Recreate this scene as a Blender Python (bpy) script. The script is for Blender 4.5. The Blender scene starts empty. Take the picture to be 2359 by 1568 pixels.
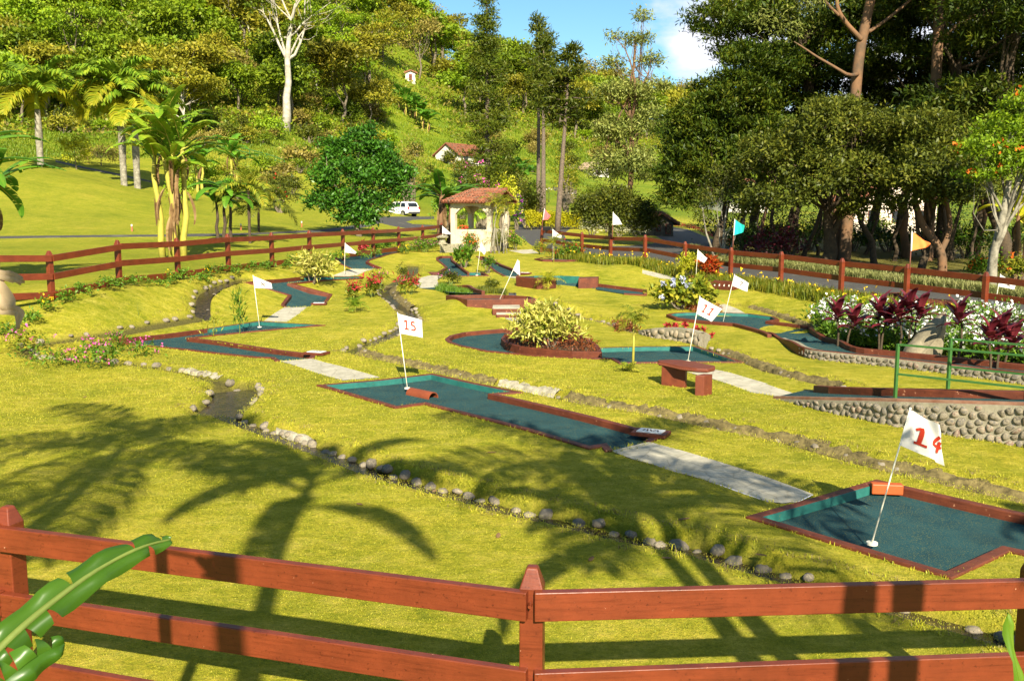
import bpy, bmesh, math, random
import numpy as np
from mathutils import Vector, Matrix
from mathutils.geometry import delaunay_2d_cdt
random.seed(7); rng = np.random.default_rng(7)
S = bpy.context.scene; COL = S.collection
R = math.radians
# ------------------------------------------------------------------ camera
CAM_H = 3.7; FPX = 2200.0; PITCH = math.atan(304 / FPX)
cp, sp = math.cos(PITCH), math.sin(PITCH)
cam = bpy.data.cameras.new('camera'); cam.lens = 36 * FPX / 2358; cam.sensor_width = 36
cam.clip_end = 5000; cam.clip_start = 0.05
camo = bpy.data.objects.new('camera', cam); COL.objects.link(camo)
camo.location = (0, 0, CAM_H); camo.rotation_euler = (math.pi / 2 - PITCH, 0, 0)
S.camera = camo

def ray(u, v):
    x = (u - 1179) / FPX; y = (784 - v) / FPX
    return np.array([x, cp + y * sp, -sp + y * cp])          # unit forward depth
def at_d(u, v, d):                                              # point at forward depth d
    r = ray(u, v); return np.array([0, 0, CAM_H]) + r * d
def at_z(u, v, z):
    r = ray(u, v); return np.array([0, 0, CAM_H]) + r * ((z - CAM_H) / r[2])
# ------------------------------------------------------------------ terrain
def smooth(t):
    t = np.clip(t, 0, 1); return t * t * (3 - 2 * t)
PROF = {  # column u : (distance, height)
 -2600: [(0,.6),(30,1.3),(60,4),(90,14),(150,32),(300,110),(500,190),(900,220)],
 -700: [(0,1.2),(30,1.4),(50,2.2),(80,9),(120,14),(160,25),(300,95),(500,170),(900,220)],
 0: [(0,1.2),(27,1.25),(45,1.65),(55,2.05),(66,4.2),(80,7.7),(92,8.6),(130,13),(180,30),(250,64),(350,112),(450,155),(900,200)],
 200:[(0,1.2),(30,1.25),(45,1.6),(55,2.03),(66,3.5),(78,6.0),(90,6.9),(130,12.5),(180,30),(250,66),(350,116),(450,155),(900,200)],
 430: [(0,1.2),(34,1.25),(45,1.55),(55,2.0),(66,2.7),(76,3.8),(90,4.6),(130,12),(180,30),(260,68),(400,126),(900,180)],
 660: [(0,1.2),(43,1.25),(55,1.8),(65,2.15),(80,3),(110,6.5),(155,16.5),(220,46),(300,88),(400,130),(900,170)],
 950: [(0,1.2),(55,1.3),(70,1.5),(100,2.0),(137,2.6),(160,6),(190,15),(230,30),(300,52),(400,69),(480,75),(900,80)],
 1040:[(0,1.2),(57,1.3),(75,1.5),(100,1.9),(137,3.5),(170,10.5),(205,18),(260,34),(320,46),(400,57),(500,68),(900,74)],
 1180: [(0,1.2),(57,1.25),(100,2.0),(140,3.4),(170,8),(230,22),(300,36),(400,54),(500,67),(900,74)],
 1300: [(0,1.1),(57,1.15),(100,2),(150,4),(200,9),(250,18),(350,37),(500,60),(900,68)],
 1500: [(0,.85),(46,.85),(100,1.4),(150,3.6),(200,8),(300,21),(500,47),(900,56)],
 1800: [(0,.6),(37,.6),(60,.8),(100,1.2),(200,4.5),(400,30),(500,45),(900,50)],
 2358: [(0,.25),(29,.3),(60,.5),(100,1),(200,4),(400,20),(900,30)],
 4000: [(0,.1),(30,.2),(100,1),(200,4),(400,20),(900,30)],
}
PU = np.array(sorted(PROF)); _D = np.concatenate([np.arange(0, 120, 2.0), np.arange(120, 905, 10.0)])
_T = np.array([np.interp(_D, [p[0] for p in PROF[k]], [p[1] for p in PROF[k]]) for k in PU])
_k = np.array([1, 2, 3, 2, 1]) / 9.0
_T = np.array([np.convolve(np.pad(r, 2, mode='edge'), _k, mode='valid') for r in _T])
_K2 = np.arange(-2600, 4001, 25)
_T2 = np.array([np.interp(_K2, PU, _T[:, j]) for j in range(len(_D))]).T
for _ in range(3):
    _T2 = np.array([np.convolve(np.pad(c, 3, mode='edge'), np.ones(7) / 7, mode='valid') for c in _T2.T]).T
def z_out(X, Y):
    Yc = np.maximum(Y, 6.0)
    U = np.clip(1179 + FPX * X / Yc, -2600, 3999)
    D = np.clip(Y, 0, 900)
    fi = (U + 2600) / 25; i = np.clip(fi.astype(int), 0, len(_K2) - 2); a = fi - i
    j = np.clip(np.searchsorted(_D, D, side='right') - 1, 0, len(_D) - 2)
    b = (D - _D[j]) / (_D[j + 1] - _D[j])
    T = _T2
    return (T[i, j] * (1 - a) + T[i + 1, j] * a) * (1 - b) + (T[i, j + 1] * (1 - a) + T[i + 1, j + 1] * a) * b
def fence_l(Y): return -13.4 + .272 * (Y - 27.8)
def fence_r(Y): return 14.5 - .462 * (Y - 29.3)
MOUNDS = [(-1.9, 33.6, 1.5, .34), (1.5, 33.6, 1.4, .30), (-.2, 36.2, 1.8, .22), (3.0, 43.5, 3.2, .30), (5.5, 45.5, 2.8, .22)]   # (x, y, r, h)
def z_in(X, Y):
    zc = 1.2 * smooth((Y - 25) / 36.0)
    zc = np.where(Y > 55, zc, zc)
    tl = smooth((fence_l(Y) + 3.6 - X) / 3.6) * smooth((Y - 22) / 8)
    z = zc * (1 - tl) + np.maximum(1.25, zc) * tl
    zr = np.clip(.3 + .0288 * (Y - 29.3), 0.1, 1.15)
    tr = smooth((X - (fence_r(Y) - 4)) / 4) * smooth((Y - 20) / 8)
    z = z * (1 - tr) + zr * tr
    return z
def terrain(X, Y):
    X = np.asarray(X, float); Y = np.asarray(Y, float)
    zi = z_in(X, Y); zo = z_out(X, Y)
    out = np.maximum(np.maximum(fence_l(Y) - X, X - fence_r(Y)), (Y - 57))
    t = smooth((out + .5) / 4.0)
    near = smooth((Y - 20) / 8)
    z = zi * (1 - t * near) + zo * t * near
    z = z + .035 * np.sin(X * .9 + 1.3 * np.sin(Y * .31)) * np.sin(Y * .7 + .5) * smooth((Y - 4) / 6)
    for (mx, my, mr, mh) in MOUNDS:
        d2 = ((X - mx) ** 2 + (Y - my) ** 2) / mr ** 2
        z = z + mh * np.exp(-d2 * 1.5)
    return z
def tz(x, y): return float(terrain(np.array([x]), np.array([y]))[0])
def G(u, v, dz=0.0):                                            # pixel ray onto the terrain (+dz)
    r = ray(u, v); ds = np.concatenate([np.arange(3, 70, .25), np.arange(70, 700, 1.5)])
    P = np.array([0, 0, CAM_H])[None] + r[None] * ds[:, None]
    f = P[:, 2] - terrain(P[:, 0], P[:, 1]) - dz
    k = np.argmax(f < 0)
    if f[k] >= 0: k = len(ds) - 1
    if k == 0: return P[0]
    a, b = ds[k - 1], ds[k]
    for _ in range(25):
        m = (a + b) / 2; p = np.array([0, 0, CAM_H]) + r * m
        if p[2] - tz(p[0], p[1]) - dz < 0: b = m
        else: a = m
    return np.array([0, 0, CAM_H]) + r * ((a + b) / 2)
def GP(uvs, dz=0.0): return [G(u, v, dz) for u, v in uvs]
# crop coordinates -> photo view coordinates
_C = {1:(0,522),2:(589.6,522),3:(982.6,522),4:(1473.9,522),5:(1768.7,522),6:(589.6,798.4),7:(1179.2,798.4),8:(1768.7,913.8)}
def c(k, *pts): return [(_C[k][0] + x / 4, _C[k][1] + y / 4) for x, y in pts]
_E = {1:(958,528),2:(1203.7,528),3:(1013.3,429.9),4:(884.3,343.9),5:(1228.2,429.9)}
def e(k, *pts): return [(_E[k][0] + x / 8, _E[k][1] + y / 8) for x, y in pts]
# ------------------------------------------------------------------ mesh helpers
class MB:
    def __init__(s): s.v = []; s.f = []; s.m = []; s.mats = []
    def mi(s, mat):
        if mat not in s.mats: s.mats.append(mat)
        return s.mats.index(mat)
    def add(s, vs, fs, mat=None):
        o = len(s.v); s.v += [tuple(map(float, p)) for p in vs]; s.f += [tuple(i + o for i in f) for f in fs]
        s.m += [s.mi(mat) if mat is not None else 0] * len(fs); return s
    def box(s, cx, cy, cz, sx, sy, sz, rz=0, mat=None, M=None):
        vs = [Vector((x * sx / 2, y * sy / 2, z * sz / 2)) for z in (-1, 1) for x, y in ((-1, -1), (1, -1), (1, 1), (-1, 1))]
        Mt = Matrix.Translation((cx, cy, cz)) @ (M or Matrix.Rotation(rz, 4, 'Z'))
        return s.add([Mt @ p for p in vs], [(3,2,1,0),(4,5,6,7),(0,1,5,4),(1,2,6,5),(2,3,7,6),(3,0,4,7)], mat)
    def beam(s, a, b, w, h, mat=None, up=(0, 0, 1)):
        a, b = Vector(a), Vector(b); d = (b - a).normalized(); x = d.cross(Vector(up)).normalized(); z = x.cross(d)
        vs = [p + x * sx * w / 2 + z * sz * h / 2 for p in (a, b) for sx, sz in ((-1,-1),(1,-1),(1,1),(-1,1))]
        return s.add(vs, [(3,2,1,0),(4,5,6,7),(0,1,5,4),(1,2,6,5),(2,3,7,6),(3,0,4,7)], mat)
    def tube(s, pts, rad, n=8, mat=None, cap=True):
        pts = [Vector(p) for p in pts]
        if not hasattr(rad, '__len__'): rad = [rad] * len(pts)
        vs = []; ref = Vector((0, 0, 1)) if abs((pts[-1] - pts[0]).normalized().z) < .9 else Vector((1, 0, 0))
        for i, p in enumerate(pts):
            d = (pts[min(i + 1, len(pts) - 1)] - pts[max(i - 1, 0)]).normalized()
            x = d.cross(ref)
            if x.length < 1e-4: x = d.cross(Vector((0.3, 1, 0.1)))
            x.normalize(); y = d.cross(x)
            for k in range(n):
                a = 2 * math.pi * k / n; vs.append(p + (x * math.cos(a) + y * math.sin(a)) * rad[i])
        fs = [(i * n + k, i * n + (k + 1) % n, (i + 1) * n + (k + 1) % n, (i + 1) * n + k) for i in range(len(pts) - 1) for k in range(n)]
        if cap: fs += [tuple(range(n))[::-1], tuple((len(pts) - 1) * n + k for k in range(n))]
        return s.add(vs, fs, mat)
    def prism(s, poly, z0, z1, mat=None):
        n = len(poly); z0 = z0 if hasattr(z0, '__len__') else [z0] * n; z1 = z1 if hasattr(z1, '__len__') else [z1] * n
        vs = [(p[0], p[1], z0[i]) for i, p in enumerate(poly)] + [(p[0], p[1], z1[i]) for i, p in enumerate(poly)]
        area = sum(poly[i][0] * poly[(i + 1) % n][1] - poly[(i + 1) % n][0] * poly[i][1] for i in range(n))
        fs = [(i, (i + 1) % n, n + (i + 1) % n, n + i) for i in range(n)] + [tuple(range(n))[::-1], tuple(range(n, 2 * n))]
        if area < 0: fs = [f[::-1] for f in fs]
        return s.add(vs, fs, mat)
    def mesh(s, name, mat=None, sm=False):
        me = bpy.data.meshes.new(name); me.from_pydata(s.v, [], s.f)
        for m in (s.mats if s.mats and s.mats != [None] else [mat]): me.materials.append(m)
        if s.mats and any(s.m): me.polygons.foreach_set('material_index', s.m)
        if sm: me.polygons.foreach_set('use_smooth', [True] * len(me.polygons))
        me.update(); return me
    def obj(s, name, mat=None, parent=None, sm=False, bevel=0):
        return link(name, s.mesh(name, mat, sm), parent, bevel)
def np_mesh(name, V, F, mat, sm=False):                          # quads or tris as numpy
    me = bpy.data.meshes.new(name); n = len(F); k = F.shape[1]
    me.vertices.add(len(V)); me.vertices.foreach_set('co', np.ascontiguousarray(V, np.float32).ravel())
    me.loops.add(n * k); me.loops.foreach_set('vertex_index', np.ascontiguousarray(F, np.int32).ravel())
    me.polygons.add(n); me.polygons.foreach_set('loop_start', np.arange(0, n * k, k, dtype=np.int32))
    me.polygons.foreach_set('loop_total', np.full(n, k, dtype=np.int32))
    if sm: me.polygons.foreach_set('use_smooth', np.ones(n, bool))
    if not isinstance(mat, (list, tuple)): mat = [mat]
    for m in mat: me.materials.append(m)
    me.update(calc_edges=True); return me
def tag(o, label=None, cat=None, group=None, kind=None):
    if label: o['label'] = label
    if cat: o['category'] = cat
    if group: o['group'] = group
    if kind: o['kind'] = kind
    return o
def thing(name, label, cat, loc=(0, 0, 0), group=None, rz=0):     # world-space parts are parented to an Empty at the base
    o = bpy.data.objects.new(name, None); COL.objects.link(o); o.location = loc; o.rotation_euler = (0, 0, rz)
    o.empty_display_size = .2; return tag(o, label, cat, group)
def local_thing(*a, **k):                                       # parts are in the Empty's own space
    o = thing(*a, **k); LOCAL.add(o.name); return o
LOCAL = set()
def link(name, me, parent=None, bevel=0):
    o = bpy.data.objects.new(name, me); COL.objects.link(o)
    if parent is not None:
        o.parent = parent
        p = parent
        while p.parent is not None: p = p.parent
        if p.name not in LOCAL and parent.parent is None: o.location = -Vector(parent.location)
    if bevel:
        b = o.modifiers.new('edge', 'BEVEL'); b.width = bevel; b.segments = 2; b.limit_method = 'ANGLE'
    return o
def dup(root, loc, rz=0, scale=1, label=None, group=None):
    r = root.copy(); COL.objects.link(r); r.location = loc; r.rotation_euler = (0, 0, rz)
    r.scale = scale if hasattr(scale, '__len__') else (scale,) * 3
    if label: r['label'] = label
    if group: r['group'] = group
    def rec(o, p):
        for ch in o.children:
            k = ch.copy(); COL.objects.link(k); k.parent = p; rec(ch, k)
    for ch in list(root.children):
        k = ch.copy(); COL.objects.link(k); k.parent = r
        for g in list(ch.children):
            q = g.copy(); COL.objects.link(q); q.parent = k
    return r
# ------------------------------------------------------------------ materials
def srgb(r, g, b): return tuple(((x / 255) / 12.92 if x / 255 < .04045 else ((x / 255 + .055) / 1.055) ** 2.4) for x in (r, g, b)) + (1,)
def nmat(name):
    m = bpy.data.materials.new(name); m.use_nodes = True; nt = m.node_tree; nt.nodes.clear()
    out = nt.nodes.new('ShaderNodeOutputMaterial'); return m, nt, out
def L(nt, a, b): nt.links.new(a, b)
def ramp(nt, fac, stops, interp='LINEAR'):
    n = nt.nodes.new('ShaderNodeValToRGB'); cr = n.color_ramp; cr.interpolation = interp
    while len(cr.elements) < len(stops): cr.elements.new(.5)
    for el, (p, col) in zip(cr.elements, stops): el.position = p; el.color = tuple(col) + ((1,) if len(col) == 3 else ())
    L(nt, fac, n.inputs[0]); return n.outputs[0]
def noise(nt, scale, detail=4, rough=.6, co=None, vec_scale=None):
    n = nt.nodes.new('ShaderNodeTexNoise'); n.inputs['Scale'].default_value = scale; n.inputs['Detail'].default_value = detail
    n.inputs['Roughness'].default_value = rough
    if co is None:
        t = nt.nodes.new('ShaderNodeTexCoord'); co = t.outputs['Object']
    if vec_scale:
        mp = nt.nodes.new('ShaderNodeMapping'); mp.inputs['Scale'].default_value = vec_scale; L(nt, co, mp.inputs[0]); co = mp.outputs[0]
    L(nt, co, n.inputs['Vector']); return n.outputs['Fac']
def mixc(nt, fac, a, b, mode='MIX'):
    n = nt.nodes.new('ShaderNodeMix'); n.data_type = 'RGBA'; n.blend_type = mode
    for sock, val in ((n.inputs[0], fac), (n.inputs[6], a), (n.inputs[7], b)):
        if hasattr(val, 'is_linked'): L(nt, val, sock)
        else: sock.default_value = val if not hasattr(val, '__len__') or len(val) == 4 else tuple(val) + (1,)
    return n.outputs[2]
def pbr(name, col, col2=None, scale=3, rough=.7, bump=0, bscale=40, spots=None, spec=.3, lo=.35, hi=.65, metal=0):
    m, nt, out = nmat(name); b = nt.nodes.new('ShaderNodeBsdfPrincipled'); L(nt, b.outputs[0], out.inputs[0])
    b.inputs['Roughness'].default_value = rough; b.inputs['Specular IOR Level'].default_value = spec; b.inputs['Metallic'].default_value = metal
    if col2 is None: col2 = tuple(x * .8 for x in col[:3])
    colr = ramp(nt, noise(nt, scale, 6, .65), [(lo, col2), (hi, col)])
    if spots:
        sc, th, sc_col = spots
        f = ramp(nt, noise(nt, sc, 3, .6), [(th, (0, 0, 0)), (th + .03, (1, 1, 1))])
        colr = mixc(nt, f, colr, sc_col)
    L(nt, colr, b.inputs['Base Color'])
    if bump:
        bp = nt.nodes.new('ShaderNodeBump'); bp.inputs['Strength'].default_value = bump; bp.inputs['Distance'].default_value = .02
        L(nt, noise(nt, bscale, 5, .7), bp.inputs['Height']); L(nt, bp.outputs[0], b.inputs['Normal'])
    return m
def leafmat(name, cols, trans=.35, rough=.5, spec=.25, nscale=.6):    # colour varies leaf by leaf
    m, nt, out = nmat(name)
    g = nt.nodes.new('ShaderNodeNewGeometry'); oi = nt.nodes.new('ShaderNodeObjectInfo')
    ad = nt.nodes.new('ShaderNodeMath'); ad.operation = 'MULTIPLY_ADD'; L(nt, g.outputs['Random Per Island'], ad.inputs[0]); ad.inputs[1].default_value = .6
    nz = noise(nt, nscale, 2, .5)
    m2 = nt.nodes.new('ShaderNodeMath'); m2.operation = 'MULTIPLY_ADD'; L(nt, nz, m2.inputs[0]); m2.inputs[1].default_value = .9; m2.inputs[2].default_value = -.27
    L(nt, m2.outputs[0], ad.inputs[2])
    n = len(cols); colr = ramp(nt, ad.outputs[0], [(.05 + .9 * i / max(1, n - 1), cc) for i, cc in enumerate(cols)])
    hv = nt.nodes.new('ShaderNodeHueSaturation'); L(nt, colr, hv.inputs['Color'])
    mm = nt.nodes.new('ShaderNodeMapRange'); L(nt, oi.outputs['Random'], mm.inputs[0]); mm.inputs[3].default_value = .8; mm.inputs[4].default_value = 1.2
    L(nt, mm.outputs[0], hv.inputs['Value'])
    b = nt.nodes.new('ShaderNodeBsdfPrincipled'); b.inputs['Roughness'].default_value = rough; b.inputs['Specular IOR Level'].default_value = spec
    L(nt, hv.outputs[0], b.inputs['Base Color'])
    if trans:
        t = nt.nodes.new('ShaderNodeBsdfTranslucent'); L(nt, hv.outputs[0], t.inputs[0])
        mx = nt.nodes.new('ShaderNodeMixShader'); mx.inputs[0].default_value = trans
        L(nt, b.outputs[0], mx.inputs[1]); L(nt, t.outputs[0], mx.inputs[2]); L(nt, mx.outputs[0], out.inputs[0])
    else: L(nt, b.outputs[0], out.inputs[0])
    return m
# ------------------------------------------------------------------ light, sky
SUN_EL = R(33); SUN_AZ = math.atan2(.15, -1.0)                   # the sun stands behind the camera, a little to the right
sd = Vector((.15, -1, 0)).normalized() * math.cos(SUN_EL) + Vector((0, 0, math.sin(SUN_EL)))   # towards the sun
sun = bpy.data.lights.new('sun', 'SUN'); sun.energy = 5.0; sun.angle = R(.53); sun.color = (1.0, .90, .70)
suno = bpy.data.objects.new('sun', sun); COL.objects.link(suno); suno.rotation_euler = sd.to_track_quat('Z', 'Y').to_euler()
w = bpy.data.worlds.new('World'); S.world = w; w.use_nodes = True; nt = w.node_tree; nt.nodes.clear()
wo = nt.nodes.new('ShaderNodeOutputWorld'); bg = nt.nodes.new('ShaderNodeBackground'); L(nt, bg.outputs[0], wo.inputs[0])
sky = nt.nodes.new('ShaderNodeTexSky'); sky.sky_type = 'NISHITA'; sky.sun_disc = False
sky.sun_elevation = SUN_EL; sky.sun_rotation = math.atan2(sd.x, sd.y); sky.air_density = 1.0; sky.dust_density = .4; sky.ozone_density = 3.0; sky.altitude = 1100
tc = nt.nodes.new('ShaderNodeTexCoord')
mp = nt.nodes.new('ShaderNodeMapping'); mp.inputs['Scale'].default_value = (1, 1, 2.3); mp.inputs['Location'].default_value = (.35, .1, .14); L(nt, tc.outputs['Generated'], mp.inputs[0])
cn = nt.nodes.new('ShaderNodeTexNoise'); cn.inputs['Scale'].default_value = 7; cn.inputs['Detail'].default_value = 9; cn.inputs['Roughness'].default_value = .55
L(nt, mp.outputs[0], cn.inputs['Vector'])
# clouds stand only in the western part of the sky (to the right of the view)
sx = nt.nodes.new('ShaderNodeSeparateXYZ'); L(nt, tc.outputs['Generated'], sx.inputs[0])
mr = nt.nodes.new('ShaderNodeMapRange'); mr.inputs[1].default_value = .06; mr.inputs[2].default_value = .34; mr.inputs[3].default_value = -.22; mr.inputs[4].default_value = .14; L(nt, sx.outputs[0], mr.inputs[0])
am = nt.nodes.new('ShaderNodeMath'); am.operation = 'ADD'; L(nt, cn.outputs['Fac'], am.inputs[0]); L(nt, mr.outputs[0], am.inputs[1])
for (cu, cv, cr_, cb) in ((1640, 30, .085, .24), (1585, 150, .045, .26), (1740, -30, .10, .22)):
    dv_ = ray(cu, cv); dv_ = dv_ / np.linalg.norm(dv_); vm = nt.nodes.new('ShaderNodeVectorMath'); vm.operation = 'DISTANCE'; L(nt, tc.outputs['Generated'], vm.inputs[0]); vm.inputs[1].default_value = tuple(dv_)
    m2 = nt.nodes.new('ShaderNodeMapRange'); m2.inputs[1].default_value = 0; m2.inputs[2].default_value = cr_; m2.inputs[3].default_value = cb; m2.inputs[4].default_value = 0; L(nt, vm.outputs['Value'], m2.inputs[0])
    a3 = nt.nodes.new('ShaderNodeMath'); a3.operation = 'ADD'; L(nt, am.outputs[0], a3.inputs[0]); L(nt, m2.outputs[0], a3.inputs[1]); am = a3
cf = ramp(nt, am.outputs[0], [(.53, (0, 0, 0)), (.68, (1, 1, 1))])
hs = nt.nodes.new('ShaderNodeHueSaturation'); hs.inputs['Saturation'].default_value = 1.12; hs.inputs['Hue'].default_value = .484; hs.inputs['Value'].default_value = 1.1; L(nt, sky.outputs[0], hs.inputs['Color'])
L(nt, mixc(nt, cf, hs.outputs[0], (7.2, 7.4, 8.2, 1)), bg.inputs[0]); bg.inputs[1].default_value = .056
S.view_settings.view_transform = 'Standard'; S.view_settings.look = 'None'; S.view_settings.gamma = 1; S.view_settings.exposure = 1.38
# ------------------------------------------------------------------ setting materials
def grassmat():
    m, nt, out = nmat('lawn_grass'); b = nt.nodes.new('ShaderNodeBsdfPrincipled'); L(nt, b.outputs[0], out.inputs[0])
    b.inputs['Roughness'].default_value = .8; b.inputs['Specular IOR Level'].default_value = .1
    g = nt.nodes.new('ShaderNodeNewGeometry'); P = g.outputs['Position']
    big = noise(nt, .35, 4, .6, P); mid = noise(nt, 2.2, 4, .7, P, (1, 1.6, 1)); fine = noise(nt, 24, 5, .8, P); vf = noise(nt, 90, 3, .8, P)
    a = ramp(nt, big, [(.30, (.13, .175, .009)), (.5, (.345, .335, .022)), (.70, (.54, .45, .045))])
    c2 = ramp(nt, mid, [(.25, (.11, .16, .007)), (.45, (.35, .330, .018)), (.72, (.61, .51, .080))])
    col = mixc(nt, .55, a, c2)
    f = ramp(nt, fine, [(.3, (.5, .58, .45)), (.52, (1, 1, 1)), (.75, (1.35, 1.22, 1.25))])
    col = mixc(nt, .85, col, f, 'MULTIPLY')
    m3 = ramp(nt, noise(nt, 7.5, 5, .75, P, (1, 1.3, 1)), [(.30, (.58, .70, .50)), (.5, (1, 1, 1)), (.68, (1.28, 1.18, 1.5))])
    col = mixc(nt, .75, col, m3, 'MULTIPLY')
    f2 = ramp(nt, vf, [(.32, (.60, .70, .5)), (.5, (1, 1, 1)), (.68, (1.35, 1.28, 2.0))])
    col = mixc(nt, .7, col, f2, 'MULTIPLY')
    lm_ = ramp(nt, noise(nt, 1.1, 5, .7, P), [(.30, (.70, .80, .62)), (.5, (1, 1, 1)), (.70, (1.14, 1.06, 1.3))])
    col = mixc(nt, .9, col, lm_, 'MULTIPLY')
    # bank of the little streams: darker, damper green (vertex attribute 'bank')
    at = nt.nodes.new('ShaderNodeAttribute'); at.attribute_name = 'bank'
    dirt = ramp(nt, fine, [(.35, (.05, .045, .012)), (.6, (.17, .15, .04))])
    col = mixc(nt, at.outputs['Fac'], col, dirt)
    at2 = nt.nodes.new('ShaderNodeAttribute'); at2.attribute_name = 'meadow'
    hn = noise(nt, .12, 5, .65, P)
    hill = ramp(nt, hn, [(.3, (.085, .145, .007)), (.55, (.165, .205, .012)), (.75, (.28, .245, .03))])
    col = mixc(nt, at2.outputs['Fac'], col, mixc(nt, .6, hill, f, 'MULTIPLY'))
    L(nt, col, b.inputs['Base Color'])
    bp = nt.nodes.new('ShaderNodeBump'); bp.inputs['Strength'].default_value = .8; bp.inputs['Distance'].default_value = .06
    ad0 = nt.nodes.new('ShaderNodeMath'); ad0.operation = 'ADD'; L(nt, noise(nt, 6, 3, .6, P), ad0.inputs[0])
    ad = nt.nodes.new('ShaderNodeMath'); ad.operation = 'ADD'; L(nt, fine, ad.inputs[0]); L(nt, vf, ad.inputs[1])
    L(nt, ad.outputs[0], ad0.inputs[1]); L(nt, ad0.outputs[0], bp.inputs['Height']); L(nt, bp.outputs[0], b.inputs['Normal'])
    return m
GRASS = grassmat()
ASPH = pbr('asphalt', (.075, .072, .066), (.045, .044, .042), 6, .85, .4, 120, spots=(.8, .62, (.10, .095, .08)))
CONC = pbr('concrete_path', (.44, .41, .32), (.30, .28, .21), 3, .85, .25, 60, spots=(14, .66, (.25, .24, .18)))
def crazy(m, scale, dark):           # flagstone joints and hairline cracks in the slab
    nt = m.node_tree; b = [n for n in nt.nodes if n.type == 'BSDF_PRINCIPLED'][0]; src = b.inputs['Base Color'].links[0].from_socket
    tcn = nt.nodes.new('ShaderNodeTexCoord'); v = nt.nodes.new('ShaderNodeTexVoronoi'); v.feature = 'DISTANCE_TO_EDGE'; v.inputs['Scale'].default_value = scale
    nz = nt.nodes.new('ShaderNodeTexNoise'); nz.inputs['Scale'].default_value = 3; L(nt, tcn.outputs['Object'], nz.inputs['Vector']); mxv = nt.nodes.new('ShaderNodeMix'); mxv.data_type = 'VECTOR'; mxv.inputs[0].default_value = .12
    L(nt, tcn.outputs['Object'], mxv.inputs[4]); L(nt, nz.outputs['Color'], mxv.inputs[5]); L(nt, mxv.outputs[1], v.inputs['Vector'])
    f = ramp(nt, v.outputs['Distance'], [(.0, (1, 1, 1)), (.035, (0, 0, 0))]); mf = nt.nodes.new('ShaderNodeMath'); mf.operation = 'MULTIPLY'; L(nt, f, mf.inputs[0]); mf.inputs[1].default_value = .6
    L(nt, mixc(nt, mf.outputs[0], src, dark), b.inputs['Base Color'])
crazy(CONC, 2.6, (.19, .17, .12, 1))
CARPET = pbr('green_felt', (.018, .064, .073), (.011, .042, .052), 2.2, .95, .5, 160, spots=(85, .60, (.17, .17, .05)), spec=.1)
LINER = pbr('teal_paint', (.022, .140, .118), (.014, .095, .083), 5, .6, .15, 50, spots=(22, .68, (.12, .13, .05)))
KERB = pbr('oxide_red_paint', (.132, .034, .014), (.082, .021, .010), 4, .55, .2, 50, spots=(16, .68, (.33, .16, .09)))
FENCE = pbr('fence_red_paint', (.160, .032, .011), (.115, .023, .008), 3.5, .38, .08, 30, spots=(26, .74, (.42, .20, .12)), spec=.4)
def streaks(m, amt=.35):                # run marks and grime along the boards
    nt = m.node_tree; b = [n for n in nt.nodes if n.type == 'BSDF_PRINCIPLED'][0]; src = b.inputs['Base Color'].links[0].from_socket
    a = ramp(nt, noise(nt, 5, 6, .75, vec_scale=(.5, .5, 9)), [(.32, (.62, .55, .5)), (.5, (1, 1, 1)), (.72, (1.12, 1.1, 1.05))]); c_ = ramp(nt, noise(nt, 38, 3, .6), [(.30, (.45, .4, .38)), (.38, (1, 1, 1))])
    L(nt, mixc(nt, .8, mixc(nt, .9, src, a, 'MULTIPLY'), c_, 'MULTIPLY'), b.inputs['Base Color'])
streaks(FENCE); streaks(KERB)
WATER, nt, out = nmat('stream_water'); b = nt.nodes.new('ShaderNodeBsdfPrincipled'); L(nt, b.outputs[0], out.inputs[0])
b.inputs['Roughness'].default_value = .12; b.inputs['Specular IOR Level'].default_value = .25
L(nt, ramp(nt, noise(nt, 9, 4, .7), [(.35, (.012, .011, .007)), (.7, (.07, .05, .022))]), b.inputs['Base Color'])
bp = nt.nodes.new('ShaderNodeBump'); bp.inputs['Strength'].default_value = .5; bp.inputs['Distance'].default_value = .02
L(nt, noise(nt, 16, 4, .6), bp.inputs['Height']); L(nt, bp.outputs[0], b.inputs['Normal'])
SOIL = pbr('bare_soil', (.10, .06, .03), (.05, .03, .016), 9, .95, .8, 40)
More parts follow.
